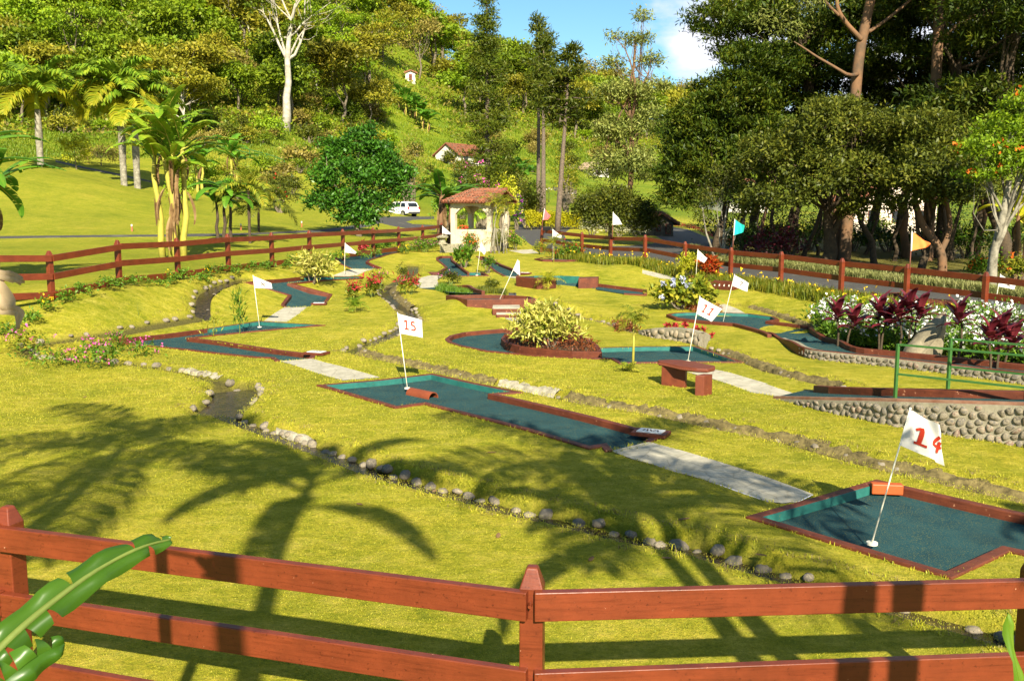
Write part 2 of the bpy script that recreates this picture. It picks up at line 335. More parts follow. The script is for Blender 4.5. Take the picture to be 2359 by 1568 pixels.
# ------------------------------------------------------------------ the course: outlines seen in the photograph laid on the ground
LANES = [  # label, outline (view px), edges without kerb, edges with teal liner
 dict(n='h14', pts=[(1735,1190),(2022,1108),(2700,1251),(2700,1345),(2316,1263),(2185,1323)], open=[2], liner=[0],
      label='nearest putting lane, square teal end behind the fence, with an orange brick in its corner'),
 dict(n='h15', pts=[(738,887),(995,861.5),(1192,903),(1135,907.5),(1500,997),(1515,1003),(1492,1016),(1402,1038),(1391,1024.5),(1357,1030),(979,928.5),(912,937)],
      open=[6], liner=[0,1], label='long teal putting lane with the half pipe tile lying on it'),
 dict(n='h16', pts=[(252,782),(470,758.5),(597,740),(740,749),(500,771),(437,778),(722,816),(717,825),(640,831),(628,823.5),(590,822)],
      open=[7], liner=[1,2], label='zigzag teal putting lane pointing at the pink flower bed'),
 dict(n='h17', pts=[(567,650),(605,646),(695,638),(830,637),(832,641),(745,645),(667,653),(762,678),(745,700),(720,701),(709,706.5),(657,707),(650,702),(667,680),(625,667)],
      open=[9,10], liner=[2], label='angled teal putting lane behind the first zigzag lane, under a yellow bush'),
 dict(n='h18', pts=[(808,618),(782,607),(774,597),(783,588),(803,583),(830,579),(887,573),(927,568),(945,567),(945,575.5),(890,587),(850,599),(845,603),(855,608),(878,617),(866,619.5)],
      open=[14,15], liner=[], label='curving teal putting lane beside the far end of the three rail fence'),
 dict(n='h5', pts=[(988,627),(1009,627),(1028,616),(1007,599),(1007,593),(1016,590),(1040,590),(1041,599),(1058,613),(1079,628),(1111,628),(1124,635),(1065,636),(998,633.5)],
      open=[], liner=[9], label='teal putting lane with a bent neck left of the canna bed'),
 dict(n='h4', pts=[(1098,590.5),(1113,591),(1145,605),(1182,620),(1203,629.5),(1189,637),(1163,636),(1142,625.5),(1126,612)],
      open=[5], liner=[], label='teal putting lane running down from behind the small rose bush'),
 dict(n='h11', pts=[(1029,781),(1040,773),(1070,766),(1115,761.5),(1170,757),(1230,750),(1290,745),(1330,750),(1334,757),(1318,765),(1330,783),(1373,801.5),(1600,798),(1705,833.5),(1430,835.5),(1411,825),(1370,825),(1220,817.5),(1120,808),(1060,796),(1036,788)],
      open=[9,10], liner=[11,12], label='teal putting lane that curls round the variegated bush, nearest the bench'),
]
def PP(uvs, dz=.02): return [tuple(G(u, v, dz)[:2]) for u, v in uvs]
for l in LANES: l['xy'] = PP(l['pts'])
PATHS = [
 ('path_16', [(640,831.5),(717,826)] + c(2,(640,1255),(770,1285),(950,1335),(1140,1390),(970,1405),(800,1418),(640,1375),(480,1325),(340,1275))),
 ('path_15', [(1402,1038),(1494,1017)] + c(7,(1350,905),(1560,960),(1800,1030),(2100,1125),(2359,1210)) + [(1873,1139),(1840,1155),(1800,1160),(1769,1156)] + c(7,(2150,1360),(1900,1270),(1600,1180),(1300,1090),(1100,1035))),
 ('path_17', [(657,707),(709.6,706.5),(690,722),(662,741),(634,741),(608,739.5),(632,722)]),
 ('path_18', [(810,619.5),(867,619),(843,625),(822,634.5),(797,637),(764.6,635.7),(790,626)]),
 ('path_5', [(958,643),(985,636),(998,634.5),(1023,635),(1007,645.5),(1010,655),(1020,663),(968,664),(950,655)]),
 ('path_4', [(1163,637),(1188,637),(1188,642)]),
 ('path_6', [(1479,622),(1500,626),(1560,641),(1562,646),(1520,641),(1479,630)]),
 ('path_9', c(4,(1080,550),(1180,545),(1400,580),(1600,620),(1430,625),(1250,595))),
 ('path_7', c(4,(715,725),(780,715),(900,760),(1005,822),(850,820),(770,800))),
 ('path_11', c(7,(1600,235),(1690,240),(1870,215),(2000,240),(2200,300),(2359,345)) + c(4,(1150,1450),(1480,1560)) + [(1790,913.5),(1765,908)] + c(7,(2200,420),(1990,345),(1850,300),(1700,262))),
 ('path_platform', c(3,(705,845),(870,840),(900,890),(930,915),(880,905))),
 ('path_gazebo', [(1172,577),(1225,575),(1240,583),(1205,584.5)]),
]
ROADS = [
 ('garden_path', [(-350,546),(0,544),(219,541.5),(363,540.5),(586,536.5),(740,529),(830,517),(880,508),(880,513),(845,523),(760,534),(590,541),(440,545),(219,546.5),(0,549.5),(-350,552)]),
 ('hill_path', [(128,369),(197,385),(262,398),(350,417),(350,421),(262,402.5),(197,389.5),(128,374)]),
 ('parking_road', [(800,499),(1000,499),(1000,504.5),(950,507),(935,511),(950,516),(1003,519),(1003,530),(950,528),(905,521),(868,512),(840,503)]),
 ('upper_road', e(5,(350,0),(780,80),(750,180),(560,140),(380,70))),
]
rb = [(1180,537),(1206,510),(1251,507),(1347,503.5),(1420,506),(1474,513),(1518,519.5),(1583,528),(1644,553),(1690,572),(1660,579),(1585,581),(1659,609),(1769,622),(1944,645),(2094,663),(2269,685),(2358,698),(2900,795)]
ROAD_B = PP(rb, 0) + [(fence_r(y) + .55, y) for y in (20, 24, 28, 34, 40, 46, 50, 53)] + PP([(1225,566),(1190,540)], 0)
ISLAND = PP([(1298,538.7),(1309,530),(1332,520),(1353,512),(1400,511),(1440,514),(1480,530),(1528,553),(1500,562),(1450,566),(1391,567),(1328,562),(1303,550)], 0)
# streams: centre line (view px), water width
STREAMS = [
 dict(w=.42, pts=[(560,640),(510,652),(475,669),(462,682),(459,709),(462,733)]),
 dict(w=.30, pts=[(462,733),(425,739.5),(325,757),(275,768),(150,787),(82,794),(50,809),(75,824.5),(150,834),(275,838),(362,849.5),(437,860),(500,877),(530,892)], dry=True),
 dict(w=.95, pts=[(530,892),(548,905),(525,930),(500,950)]),
 dict(w=.36, pts=[(500,950),(529,961),(599,988),(677,1014),(765,1046),(827,1072),(890,1095),(990,1121),(1065,1141),(1140,1161),(1179,1174),(1304,1200),(1379,1220),(1479,1245),(1594,1262),(1679,1290),(1804,1325),(1950,1368),(2079,1405),(2204,1437),(2358,1485),(2500,1520)]),
 dict(w=.55, pts=[(950,610),(948,632),(914,648),(887,662),(889,677),(912,694),(935,714),(952,732),(935,754),(889,775),(840,795),(808,809.5)]),
 dict(w=.40, pts=[(808,809.5),(840,817.5),(915,835),(990,850),(1090,874),(1179,891),(1229,901),(1304,918),(1379,935),(1479,947),(1554,963),(1654,985),(1769,1006),(1844,1024),(1919,1046),(2019,1074),(2094,1091),(2194,1114),(2358,1152),(2500,1185)]),
 dict(w=.32, pts=[(1700,702),(1726,709.5),(1786,724.5),(1844,747),(1880,760)]),
 dict(w=.38, pts=[(1235,690),(1260,699),(1307,715),(1357,735),(1420,750),(1458,766),(1508,776),(1549,783),(1594,792),(1629,800),(1711,832),(1749,845),(1786,860),(1874,880),(1949,900)]),
]
def chaikin(P, k=2):
    for _ in range(k):
        Q = [P[0]]
        for a, b in zip(P[:-1], P[1:]): Q += [a * .75 + b * .25, a * .25 + b * .75]
        P = Q + [P[-1]]
    return P
def resample(P, step):
    P = [np.asarray(p, float) for p in P]; out = [P[0]]
    for a, b in zip(P[:-1], P[1:]):
        n = max(1, int(np.linalg.norm(b - a) / step))
        out += [a + (b - a) * (i + 1) / n for i in range(n)]
    return out
for s in STREAMS:
    s['xy'] = [np.array(p) for p in PP(s['pts'], -.08)]
    s['line'] = resample(chaikin(s['xy'], 2), .22)
def seg_dist(X, Y, line):
    P = np.stack([X, Y], 1); best = np.full(len(P), 1e9)
    A = np.array(line[:-1]); B = np.array(line[1:])
    lo = np.minimum(A.min(0), B.min(0)) - 1.2; hi = np.maximum(A.max(0), B.max(0)) + 1.2
    idx = np.where((P > lo).all(1) & (P < hi).all(1))[0]
    if len(idx) == 0: return best
    q = P[idx]; d = np.full(len(idx), 1e9)
    for a, b in zip(A, B):
        ab = b - a; t = np.clip(((q - a) @ ab) / (ab @ ab + 1e-9), 0, 1)
        d = np.minimum(d, np.hypot(*(q - (a + t[:, None] * ab)).T))
    best[idx] = d; return best
def inpoly(X, Y, poly):
    n = len(poly); ins = np.zeros(len(X), bool)
    for i in range(n):
        x1, y1 = poly[i]; x2, y2 = poly[(i + 1) % n]
        if y1 == y2: continue
        cnd = ((y1 > Y) != (y2 > Y)) & (X < (x2 - x1) * (Y - y1) / (y2 - y1) + x1); ins ^= cnd
    return ins
# platform holes and ramp lanes stand on the lawn and hide the grass below them, so only flat lanes are cut out
POLYS = [(l['n'], l['xy']) for l in LANES] + [(n, PP(p, 0)) for n, p in PATHS] + [(n, PP(p, 0)) for n, p in ROADS] + [('road', ROAD_B), ('island', ISLAND)]
pts = []; edges = []
for n, poly in POLYS:
    o = len(pts); pts += [tuple(p) for p in poly]; k = len(poly); edges += [(o + i, o + (i + 1) % k) for i in range(k)]
# grid in view space near the course
uu = np.arange(-330, 2700, 9.0); vv = np.concatenate([np.arange(512, 700, 2.6), np.arange(700, 1000, 4), np.arange(1000, 1760, 8)])
Ug, Vg = np.meshgrid(uu, vv); Ug = Ug + rng.uniform(-2, 2, Ug.shape)
x = (Ug - 1179) / FPX; y = (784 - Vg) / FPX; rx = x; ry = cp + y * sp; rz_ = -sp + y * cp
t = (.25 - CAM_H) / rz_; X = (rx * t).ravel(); Y = (ry * t).ravel()
for _ in range(6):
    zz = terrain(X, Y); t = ((zz - CAM_H) / rz_.ravel()); t = np.where((t > 0) & (t < 80), t, 80); X = rx.ravel() * t; Y = ry.ravel() * t
keep = (Y < 62) & (Y > 3.2)
pts += list(map(tuple, np.stack([X[keep], Y[keep]], 1)))
for s in STREAMS:
    ln = s['line']; hw = s['w'] / 2
    for i, p in enumerate(ln):
        q = ln[min(i + 1, len(ln) - 1)] - ln[max(i - 1, 0)]; nrm = np.array([-q[1], q[0]]) / (np.linalg.norm(q) + 1e-9)
        for off in (-hw - .45, -hw - .2, -hw - .05, -hw * .6, 0, hw * .6, hw + .05, hw + .2, hw + .45): pts.append(tuple(p + nrm * off))
for dd in np.geomspace(60, 900, 85):                               # hills: fan of rings
    for u in np.arange(-2200, 4400, 42): pts.append(((u + random.uniform(-8, 8) - 1179) / FPX * dd, dd * random.uniform(.995, 1.005)))
for xx in np.arange(-400, 401, 12.0):
    for yy in np.arange(-120, 4, 12.0): pts.append((xx, yy))
for xx in np.concatenate([np.arange(-60, -14, 3.0), np.arange(16, 60, 3.0)]):
    for yy in np.arange(2, 60, 3.0): pts.append((xx, yy))
vs, es, fs, ov, oe, of = delaunay_2d_cdt([Vector(p) for p in pts], edges, [], 0, 1e-4)
VX = np.array([p[0] for p in vs]); VY = np.array([p[1] for p in vs]); FT = np.array([tuple(f) for f in fs if len(f) == 3])
VZ = terrain(VX, VY); bank = np.zeros(len(VX)); dstream = np.full(len(VX), 1e9)
for s in STREAMS:
    d = seg_dist(VX, VY, s['line']); hw = s['w'] / 2
    dp = .24 if not s.get('dry') else .12
    k = 1 - smooth((d - hw * .8) / .22); VZ -= np.where(d < 2, dp * k, 0) * (1 if True else 0)
    VZ = np.where(k > 0, np.maximum(VZ, terrain(VX, VY) - dp - .02), VZ)
    # a low grassy lip along each bank
    bank = np.maximum(bank, np.where(d < 2, 1 - smooth((d - hw + .02) / .12), 0)); dstream = np.minimum(dstream, d - hw)
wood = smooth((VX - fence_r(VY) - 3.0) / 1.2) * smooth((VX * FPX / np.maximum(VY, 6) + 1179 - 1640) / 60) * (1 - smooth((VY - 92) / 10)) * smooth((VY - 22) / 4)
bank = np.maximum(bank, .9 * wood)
def carved(X, Y):                       # ground height inside the stream beds
    X = np.atleast_1d(np.asarray(X, float)); Y = np.atleast_1d(np.asarray(Y, float)); z0_ = terrain(X, Y); z = z0_.copy()
    for s in STREAMS:
        d = seg_dist(X, Y, s['line']); dp = .24 if not s.get('dry') else .12; z = np.minimum(z, np.where(d < 2, z0_ - dp * (1 - smooth((d - s['w'] * .4) / .22)), z0_))
    return z
CX = VX[FT].mean(1); CY = VY[FT].mean(1); face = np.full(len(FT), -1)
for i, (n, poly) in enumerate(POLYS):
    ins = inpoly(CX, CY, poly)
    if n == 'island': face[ins & (face == len(POLYS) - 2)] = -1
    else: face[ins & (face == -1)] = i
def submesh(sel, dz=0.0, flat=None):
    f = FT[sel]; used = np.unique(f); mpv = np.full(len(VX), -1); mpv[used] = np.arange(len(used))
    z = VZ[used] if flat is None else terrain(VX[used], VY[used])
    V = np.stack([VX[used], VY[used], z + dz], 1); F = mpv[f]
    a = V[F[:, 1]] - V[F[:, 0]]; b_ = V[F[:, 2]] - V[F[:, 0]]; nz = a[:, 0] * b_[:, 1] - a[:, 1] * b_[:, 0]
    F[nz < 0] = F[nz < 0][:, ::-1]
    return V, F, used
V, F, used = submesh(face == -1)
me = np_mesh('lawn', V, F, GRASS, True)
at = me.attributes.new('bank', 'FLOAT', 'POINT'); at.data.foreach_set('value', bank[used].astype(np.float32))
mead = np.maximum(smooth((np.hypot(VX, VY) - 100) / 40), .5 * smooth((fence_l(VY) - .5 - VX) / 2.5) * smooth((VY - 24) / 6))
at = me.attributes.new('meadow', 'FLOAT', 'POINT'); at.data.foreach_set('value', mead[used].astype(np.float32))
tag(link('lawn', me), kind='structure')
for i, (n, poly) in enumerate(POLYS):
    if n.startswith('path'):
        V, F, _ = submesh(face == i, .012, True); tag(link('concrete_path', np_mesh('concrete_path', V, F, CONC, True)), kind='structure')
    elif n in ('road', 'garden_path', 'hill_path', 'parking_road', 'upper_road'):
        V, F, _ = submesh(face == i, .0, True); tag(link(n, np_mesh(n, V, F, ASPH, True)), kind='structure')
for s in STREAMS:
    if s.get('dry'): continue
    ln = s['line']; hw = s['w'] / 2 + .12; V = []
    for i, p in enumerate(ln):
        q = ln[min(i + 1, len(ln) - 1)] - ln[max(i - 1, 0)]; nrm = np.array([-q[1], q[0]]) / (np.linalg.norm(q) + 1e-9)
        z = tz(*p) - .17
        V += [(*(p - nrm * hw), z), (*(p + nrm * hw), z)]
    F = np.array([(2 * i, 2 * i + 2, 2 * i + 3, 2 * i + 1) for i in range(len(ln) - 1)])
    V = np.array(V); tag(link('stream_water', np_mesh('stream_water', V, F[:, ::-1], WATER, True)), kind='structure')
# ------------------------------------------------------------------ kerbs and carpets
def sweep(mb, P, wd, ztop, zbot, closed=False, mat=None, topoff=.02):
    """square kerb along a plan polyline; ztop/zbot are heights above the ground, or lists of absolute heights"""
    P = [np.array(p[:2], float) for p in P]; n = len(P); vs = []
    for i in range(n):
        a = P[i - 1] if (i > 0 or closed) else None; b = P[(i + 1) % n] if (i < n - 1 or closed) else None
        d1 = (P[i] - a) / (np.linalg.norm(P[i] - a) + 1e-9) if a is not None else None
        d2 = (b - P[i]) / (np.linalg.norm(b - P[i]) + 1e-9) if b is not None else None
        if d1 is None: d1 = d2
        if d2 is None: d2 = d1
        n1 = np.array([-d1[1], d1[0]]); n2 = np.array([-d2[1], d2[0]]); m = n1 + n2; lm = np.linalg.norm(m)
        m = m / lm if lm > .2 else n1; sc = min(1 / max(.35, m @ n1), 2.2)
        for sgn in (-1, 1):
            q = P[i] + m * sgn * wd / 2 * sc
            if hasattr(ztop, '__len__'): zt, zb = ztop[i], zbot[i] if hasattr(zbot, '__len__') else zbot
            else: z = tz(*P[i]); zt, zb = z + ztop, z + zbot
            vs += [(q[0], q[1], zb), (q[0], q[1], zt)]
    fs = []
    for i in range(n if closed else n - 1):
        o = 4 * i; p = 4 * ((i + 1) % n)
        fs += [(o + 1, o + 3, p + 3, p + 1), (o + 0, o + 1, p + 1, p + 0), (o + 3, o + 2, p + 2, p + 3)]
    if not closed: fs += [(0, 2, 3, 1), (4 * n - 4, 4 * n - 3, 4 * n - 1, 4 * n - 2)]
    return mb.add(vs, fs, mat)
def fine(P, step, closed):
    Q = []; n = len(P)
    for i in range(n if closed else n - 1):
        a, b = np.array(P[i]), np.array(P[(i + 1) % n]); k = max(1, int(np.linalg.norm(b - a) / step))
        Q += [tuple(a + (b - a) * j / k) for j in range(k)]
    if not closed: Q.append(tuple(P[-1]))
    return Q
LANE_OBJ = {}
for l in LANES:
    P = l['xy']; n = len(P); i = [q[0] for q in POLYS].index(l['n'])
    cx, cy = np.mean(P, 0)
    t = thing('putting_lane', l['label'], 'putting lane', (cx, cy, tz(cx, cy)), 'putting lanes of the course'); LANE_OBJ[l['n']] = t
    V, F, _ = submesh(face == i, -.085, True); link('carpet', np_mesh('carpet', V, F, CARPET), t)
    mb = MB(); op = set(l['open'])
    if not op: sweep(mb, fine(P, 1.2, True), .13, .03, -.3, True)
    else:
        runs = []; st = (max(op) + 1) % n; cur = [P[st]]; j = st
        for _ in range(n):
            nx = (j + 1) % n
            if j in op:
                if len(cur) > 1: runs.append(cur)
                cur = [P[nx]]
            else: cur.append(P[nx])
            j = nx
        if len(cur) > 1: runs.append(cur)
        for r_ in runs: sweep(mb, fine(r_, 1.2, False), .13, .03, -.3)
    mb.obj('kerb', KERB, t, bevel=.012)
    if l['liner']:
        lb = MB(); ar = sum(P[k][0] * P[(k + 1) % n][1] - P[(k + 1) % n][0] * P[k][1] for k in range(n)); sg = 1 if ar > 0 else -1
        for k in l['liner']:
            a, b_ = np.array(P[k]), np.array(P[(k + 1) % n]); d = (b_ - a) / np.linalg.norm(b_ - a); nn = np.array([-d[1], d[0]]) * sg
            q0, q1 = a + nn * .078 + d * .07, b_ + nn * .078 - d * .07
            sweep(lb, fine([q0, q1], 1.2, False), .02, .026, -.2)
        lb.obj('inner_wall', LINER, t)
# ------------------------------------------------------------------ fences
def post(mb, x, y, z0, z1, w=.15, rot=0, lean=(0, 0)):
    cr, sr = math.cos(rot), math.sin(rot); vs = []
    for z, k in ((z0, 1), (z1 - .13, 1), (z1 - .015, .52), (z1, .40)):
        f = (z - z0) / (z1 - z0)
        for a, b in ((-1, -1), (1, -1), (1, 1), (-1, 1)):
            xx, yy = a * w / 2 * k, b * w / 2 * k; vs.append((x + xx * cr - yy * sr + lean[0] * f, y + xx * sr + yy * cr + lean[1] * f, z))
    fs = [(4 * i + k, 4 * i + (k + 1) % 4, 4 * i + 4 + (k + 1) % 4, 4 * i + 4 + k) for i in range(3) for k in range(4)] + [(12, 13, 14, 15), (3, 2, 1, 0)]
    return mb.add(vs, fs)
def fence(name, label, posts, tops=(1.33, .8, .27), side=1, hgt=1.45, rw=.062, rh=.19, lean=None):
    c0 = posts[len(posts) // 2]; t = thing('ranch_fence', label, 'fence', (c0[0], c0[1], c0[2]), 'red ranch fences round the course')
    for i, p in enumerate(posts):
        q = posts[min(i + 1, len(posts) - 1)]; r = posts[max(i - 1, 0)]; rot = math.atan2(q[1] - r[1], q[0] - r[0])
        o = post(MB(), p[0], p[1], p[2] - .4, p[2] + hgt, rot=rot, lean=(lean[i] if lean else (0, 0))).obj('post', FENCE, t, bevel=.008)
        if name == 'near':
            for zt in tops:
                MB().tube([(p[0] + side * math.sin(rot) * .1, p[1] - side * math.cos(rot) * .1, p[2] + zt - rh / 2), (p[0] + side * math.sin(rot) * .147, p[1] - side * math.cos(rot) * .147, p[2] + zt - rh / 2)], [.016, .012], 8).obj('bolt', FENCE, o)
    for i in range(len(posts) - 1):
        a, b = posts[i], posts[i + 1]; d = np.array([b[0] - a[0], b[1] - a[1]]); d /= np.linalg.norm(d); nn = np.array([d[1], -d[0]]) * side * .107
        for zt in tops:
            jz = [random.uniform(-.012, .012) for _ in range(2)]
            mb = MB(); A = Vector((a[0] + nn[0], a[1] + nn[1], a[2] + zt - rh / 2 + jz[0])); B = Vector((b[0] + nn[0], b[1] + nn[1], b[2] + zt - rh / 2 + jz[1]))
            mb.beam(A + (B - A).normalized() * .003, B - (B - A).normalized() * .003, rw, rh); mb.obj('rail', FENCE, t, bevel=.006)
    return t
zr = 1.33
J = at_z(1276, 1350, zr); Lf = at_z(0, 1212, zr); Rt = at_z(2358, 1322, zr)
dl = (Lf - J)[:2]; dl /= np.linalg.norm(dl); dr = (Rt - J)[:2]; dr /= np.linalg.norm(dr)
off = lambda d, s: np.array([-d[1], d[0]]) * s
P1 = at_z(1226, 1302, 1.45)[:2]; P0 = at_z(17, 1164, 1.45)[:2]; st = P0 - P1
PR = P1 + dr * 3.4
near_posts = [(*(P1 + st * k), 0.0) for k in (2, 1)] + [(*P1, 0.0)] + [(*(P1 + dr * 3.35 * k), 0.0) for k in (1, 2)]
fence('near', 'red ranch fence with wide rails crossing the foreground in front of the palm shadows', near_posts, side=1)
LP = []
for u, v in ((-60, 574), (116, 564), (274, 556.5), (410, 549), (527, 542.5), (627.6, 537.5), (714.6, 531.5), (791.6, 528), (861, 525), (919.6, 522), (974.6, 519), (1016, 518)):
    d = 20.0
    for _ in range(40):
        p = at_d(u, v, d); g = tz(p[0], p[1]) + 1.45; d += (p[2] - g) / max(.02, -(ray(u, v)[2])) * .5; d = min(max(d, 15), 62)
    LP.append((p[0], p[1], g - 1.45))
LP = [LP[0]] + LP[1:]
print('left posts', [tuple(round(float(q), 1) for q in p) for p in LP])
def line_posts(A, B, us):      # straight fence between two ground points, posts where the photo has them
    out = []
    for u in us:
        k = (u - 1179) / FPX; t = (k * A[1] - A[0]) / ((B[0] - A[0]) - k * (B[1] - A[1])); x = A[0] + (B[0] - A[0]) * t; y = A[1] + (B[1] - A[1]) * t
        out.append((x, y, tz(x, y)))
    return out
LPs = line_posts((-13.4, 27.6), (-5.4, 57.2), (-90, 116, 274, 410, 527, 627.6, 714.6, 791.6, 861, 919.6, 974.6, 1018))
LPs = [(-15.6, 24.4, 1.2)] + LPs[1:]
fence('left', 'red three rail ranch fence below the sloping lawn, passing the banana clump', LPs, side=1)
RPs = line_posts((14.5, 29.3), (2.0, 56.5), (2520, 2271, 2089, 1938, 1798, 1682, 1576, 1484, 1405, 1339, 1244))
fence('right', 'red ranch fence along the asphalt road, with coloured flags on some posts', RPs, side=1, lean=[(0, 0)] * 10 + [(.12, 0)])
# ------------------------------------------------------------------ flags
CLOTH = pbr('white_cloth', (.60, .59, .55), (.52, .51, .47), 4, .9); POLE = pbr('white_pole', (.78, .75, .62), (.68, .65, .52), 6, .5)
INK = pbr('red_ink', (.42, .030, .008), (.34, .022, .006), 5, .8)
GREY = pbr('dark_ink', (.10, .07, .06), None, 5, .8)
RUST = pbr('rusty_pole', (.20, .07, .04), (.12, .045, .03), 20, .7)
def clothmat(n, c1): return pbr(n, c1, tuple(x * .85 for x in c1), 3, .85)
TEALC = clothmat('teal_cloth', (.01, .40, .33)); ORANGE = clothmat('orange_cloth', (.85, .20, .045)); REDC = clothmat('red_cloth', (.70, .12, .12))
STROKES = {'1': [[(.10,.80),(.30,.90),(.52,1.0),(.48,.6),(.40,.04)],[(.06,.0),(.40,.03),(.80,.02)]], '5': [[(.86,1.0),(.24,.96),(.20,.56),(.50,.62),(.84,.48),(.88,.22),(.62,.03),(.10,.05)]],
 '7': [[(.08,.92),(.50,.97),(.92,1.0),(.66,.5),(.46,0)]], '4': [[(.62,1.0),(.10,.36),(.92,.40)],[(.70,.72),(.62,0)]], '-': [[(.0,.5),(1,.55)]], '/': [[(0,1),(.4,.6),(1,.1)]], 'x': [[(0,1),(1,0)],[(.1,.2),(.9,.8)]]}
def text_mesh(txt):
    V = []; F = []
    for i, ch in enumerate(txt):
        for st in STROKES[ch]:
            P = chaikin([np.array(p) for p in st], 1) if ch == '5' else [np.array(p) for p in st]; P = resample(P, .12); o = len(V)
            for k, p in enumerate(P):
                d = P[min(k + 1, len(P) - 1)] - P[max(k - 1, 0)]; d = d / (np.linalg.norm(d) + 1e-9); n = np.array([-d[1], d[0] * .6]) * .125
                V += [(i * 1.15 + p[0] + n[0], p[1] + n[1], 0), (i * 1.15 + p[0] - n[0], p[1] - n[1], 0)]
            F += [(o + 2 * k, o + 2 * k + 1, o + 2 * k + 3, o + 2 * k + 2) for k in range(len(P) - 1)]
    return np.array(V), F
def flag(label, base, top, hoist, f1, f2, txt=None, tsz=(.25, .62, .30, .78), ink=None, cloth=None, zbase=None, amp=.035, sag=.0, cup=True, name='golf_flag', pole2=None, fold=0, slant=0):
    bz = G(*base) if zbase is None else at_z(*base, zbase)
    D = bz[1] * cp - (bz[2] - CAM_H) * sp
    B = at_d(*base, D); T = at_d(*top, D)
    t = thing(name, label, 'flag', tuple(B), 'flags of the putting course')
    rad = .0095 if cup else .012
    if pole2 is None: MB().tube([B, T], [rad, rad * .85], 8).obj('pole', POLE, t, sm=True)
    else:
        H = at_d(*hoist, D); MB().tube([B, H], rad * 1.5, 8).obj('pole', RUST, t, sm=True); MB().tube([H, T], rad * 1.3, 8).obj('pole_sleeve', CLOTH, t, sm=True)
    K = MB(); K.tube([T - np.array([0, 0, .004]), T + np.array([0, 0, .014])], [rad * 1.5, rad * 1.2], 8); K.obj('pole_tip', POLE, t)
    if cup:
        cb = MB(); n = 20; cb.prism([(B[0] + .062 * math.cos(2 * math.pi * k / n), B[1] + .062 * math.sin(2 * math.pi * k / n)) for k in range(n)], B[2] - .02, B[2] + .006); cb.obj('cup_rim', POLE, t)
    A0 = T + (at_d(*hoist, D) - T) * .03; A1 = at_d(*hoist, D); C0 = at_d(*f1, D - .06); C1 = at_d(*f2, D - .03)
    nx, ny = 22, 12; ph = random.uniform(0, 6); yv = np.array([.15, -1, 0.1]); yv /= np.linalg.norm(yv)
    def P(s, q, off=0):
        p = (A0 * (1 - q) + A1 * q) * (1 - s) + (C0 * (1 - q) + C1 * q) * s
        rip = amp * s ** .8 * math.sin(s * 7.5 + q * 2.2 + ph) + amp * .5 * s * math.sin(s * 15 - q * 3 + ph)
        p = p + yv * (rip + off + rad) + np.array([0, 0, -sag * math.sin(math.pi * s) * (1 - .5 * q)])
        if fold and s > fold: p = p + yv * (.12 * (s - fold) / (1 - fold)) 
        return p
    mb = MB(); mb.add([P(i / nx, j / ny) for j in range(ny + 1) for i in range(nx + 1)], [(j * (nx + 1) + i, j * (nx + 1) + i + 1, (j + 1) * (nx + 1) + i + 1, (j + 1) * (nx + 1) + i) for j in range(ny) for i in range(nx)])
    co = mb.obj('cloth', cloth or CLOTH, t, sm=True)
    hm = MB(); hm.add([P(s, j / ny, .004) for j in range(ny + 1) for s in (0, .045)], [(2 * j, 2 * j + 1, 2 * j + 3, 2 * j + 2) for j in range(ny)]); hm.obj('hem', CLOTH, co)
    if txt:
        V, F = text_mesh(txt); lo, hi = V.min(0), V.max(0); V = (V - lo) / np.maximum(hi - lo, 1e-6)
        s0, s1, q0, q1 = tsz
        tm = MB(); tm.add([P(s0 + (s1 - s0) * p[0] + slant * (p[1] - .5), q1 + (q0 - q1) * p[1], .014) for p in V], F); tm.obj('number', ink or INK, co)
    return t
fl = 'white flag with red number %s on its leaning pole, %s'
flag('white flag numbered 14 with a folded corner, in the nearest teal putting lane', (2008, 1249), (2096, 941), (2072, 1025), (2157, 980), (2180, 1074), '14', (.30, .92, .30, .80), amp=.085, sag=-.01, slant=.05)
flag('white flag numbered 15 on a nearly upright pole by the half pipe tile', (938, 893), (915.4, 720.7), (923, 768), (972, 737), (973, 777.5), '15', (.22, .72, .20, .74), amp=.05)
flag('white flag numbered 11 on a leaning pole just behind the bench', (1584, 831), (1611.5, 683), (1604, 722), (1661, 711), (1639, 741), '11', (.24, .76, .20, .76), amp=.03, slant=.06)
flag('white flag numbered 7 on a leaning pole in the teal lane beside the hydrangeas', (1665, 742), (1691.5, 632.5), (1686, 658), (1725, 652), (1720, 672), '7', (.38, .60, .25, .72), GREY, amp=.025, slant=.05)
flag('small white flag in front of the red and yellow crotons', (1601, 656), (1607, 575), (1606, 596.5), (1628, 594.5), (1621, 606), '-', (.35, .6, .5, .6), GREY)
flag('white flag behind the maroon cordylines, near the right end of the road fence', (2289, 715), (2304, 632), (2299, 659.5), (2340, 652), (2336, 667), '1', (.4, .62, .1, .75), GREY, slant=-.1)
flag('white flag on the teal end of the zigzag lane, beside the thin sapling', (597.6, 752.5), (582.5, 634.5), (586, 663), (624.6, 652), (627, 665), 'x', (.35, .7, .3, .75), GREY, slant=.1)
flag('white flag upright beside the far edge of the lane with the yellow bush', (793, 639), (794.6, 559.5), (794.6, 581.5), (821, 581), (818, 584.5), '/', (.5, .75, .2, .75), GREY)
flag('white flag on the bent neck lane beside the small rose bush', (1098, 633.5), (1108, 556), (1104.6, 576), (1119.6, 581), (1115, 587), None)
flag('drooping white flag on a strongly tilted pole on the raised platform', (1150.5, 690), (1192, 599), (1181, 622), (1197, 601), (1197, 635), None, zbase=.56, amp=.05)
flag('white flag on the round raised lane under the yellow topped plant', (1273.5, 597), (1272.6, 528), (1273, 544), (1293, 543), (1293, 549.5), '/', (.45, .8, .2, .75), GREY, zbase=1.0)
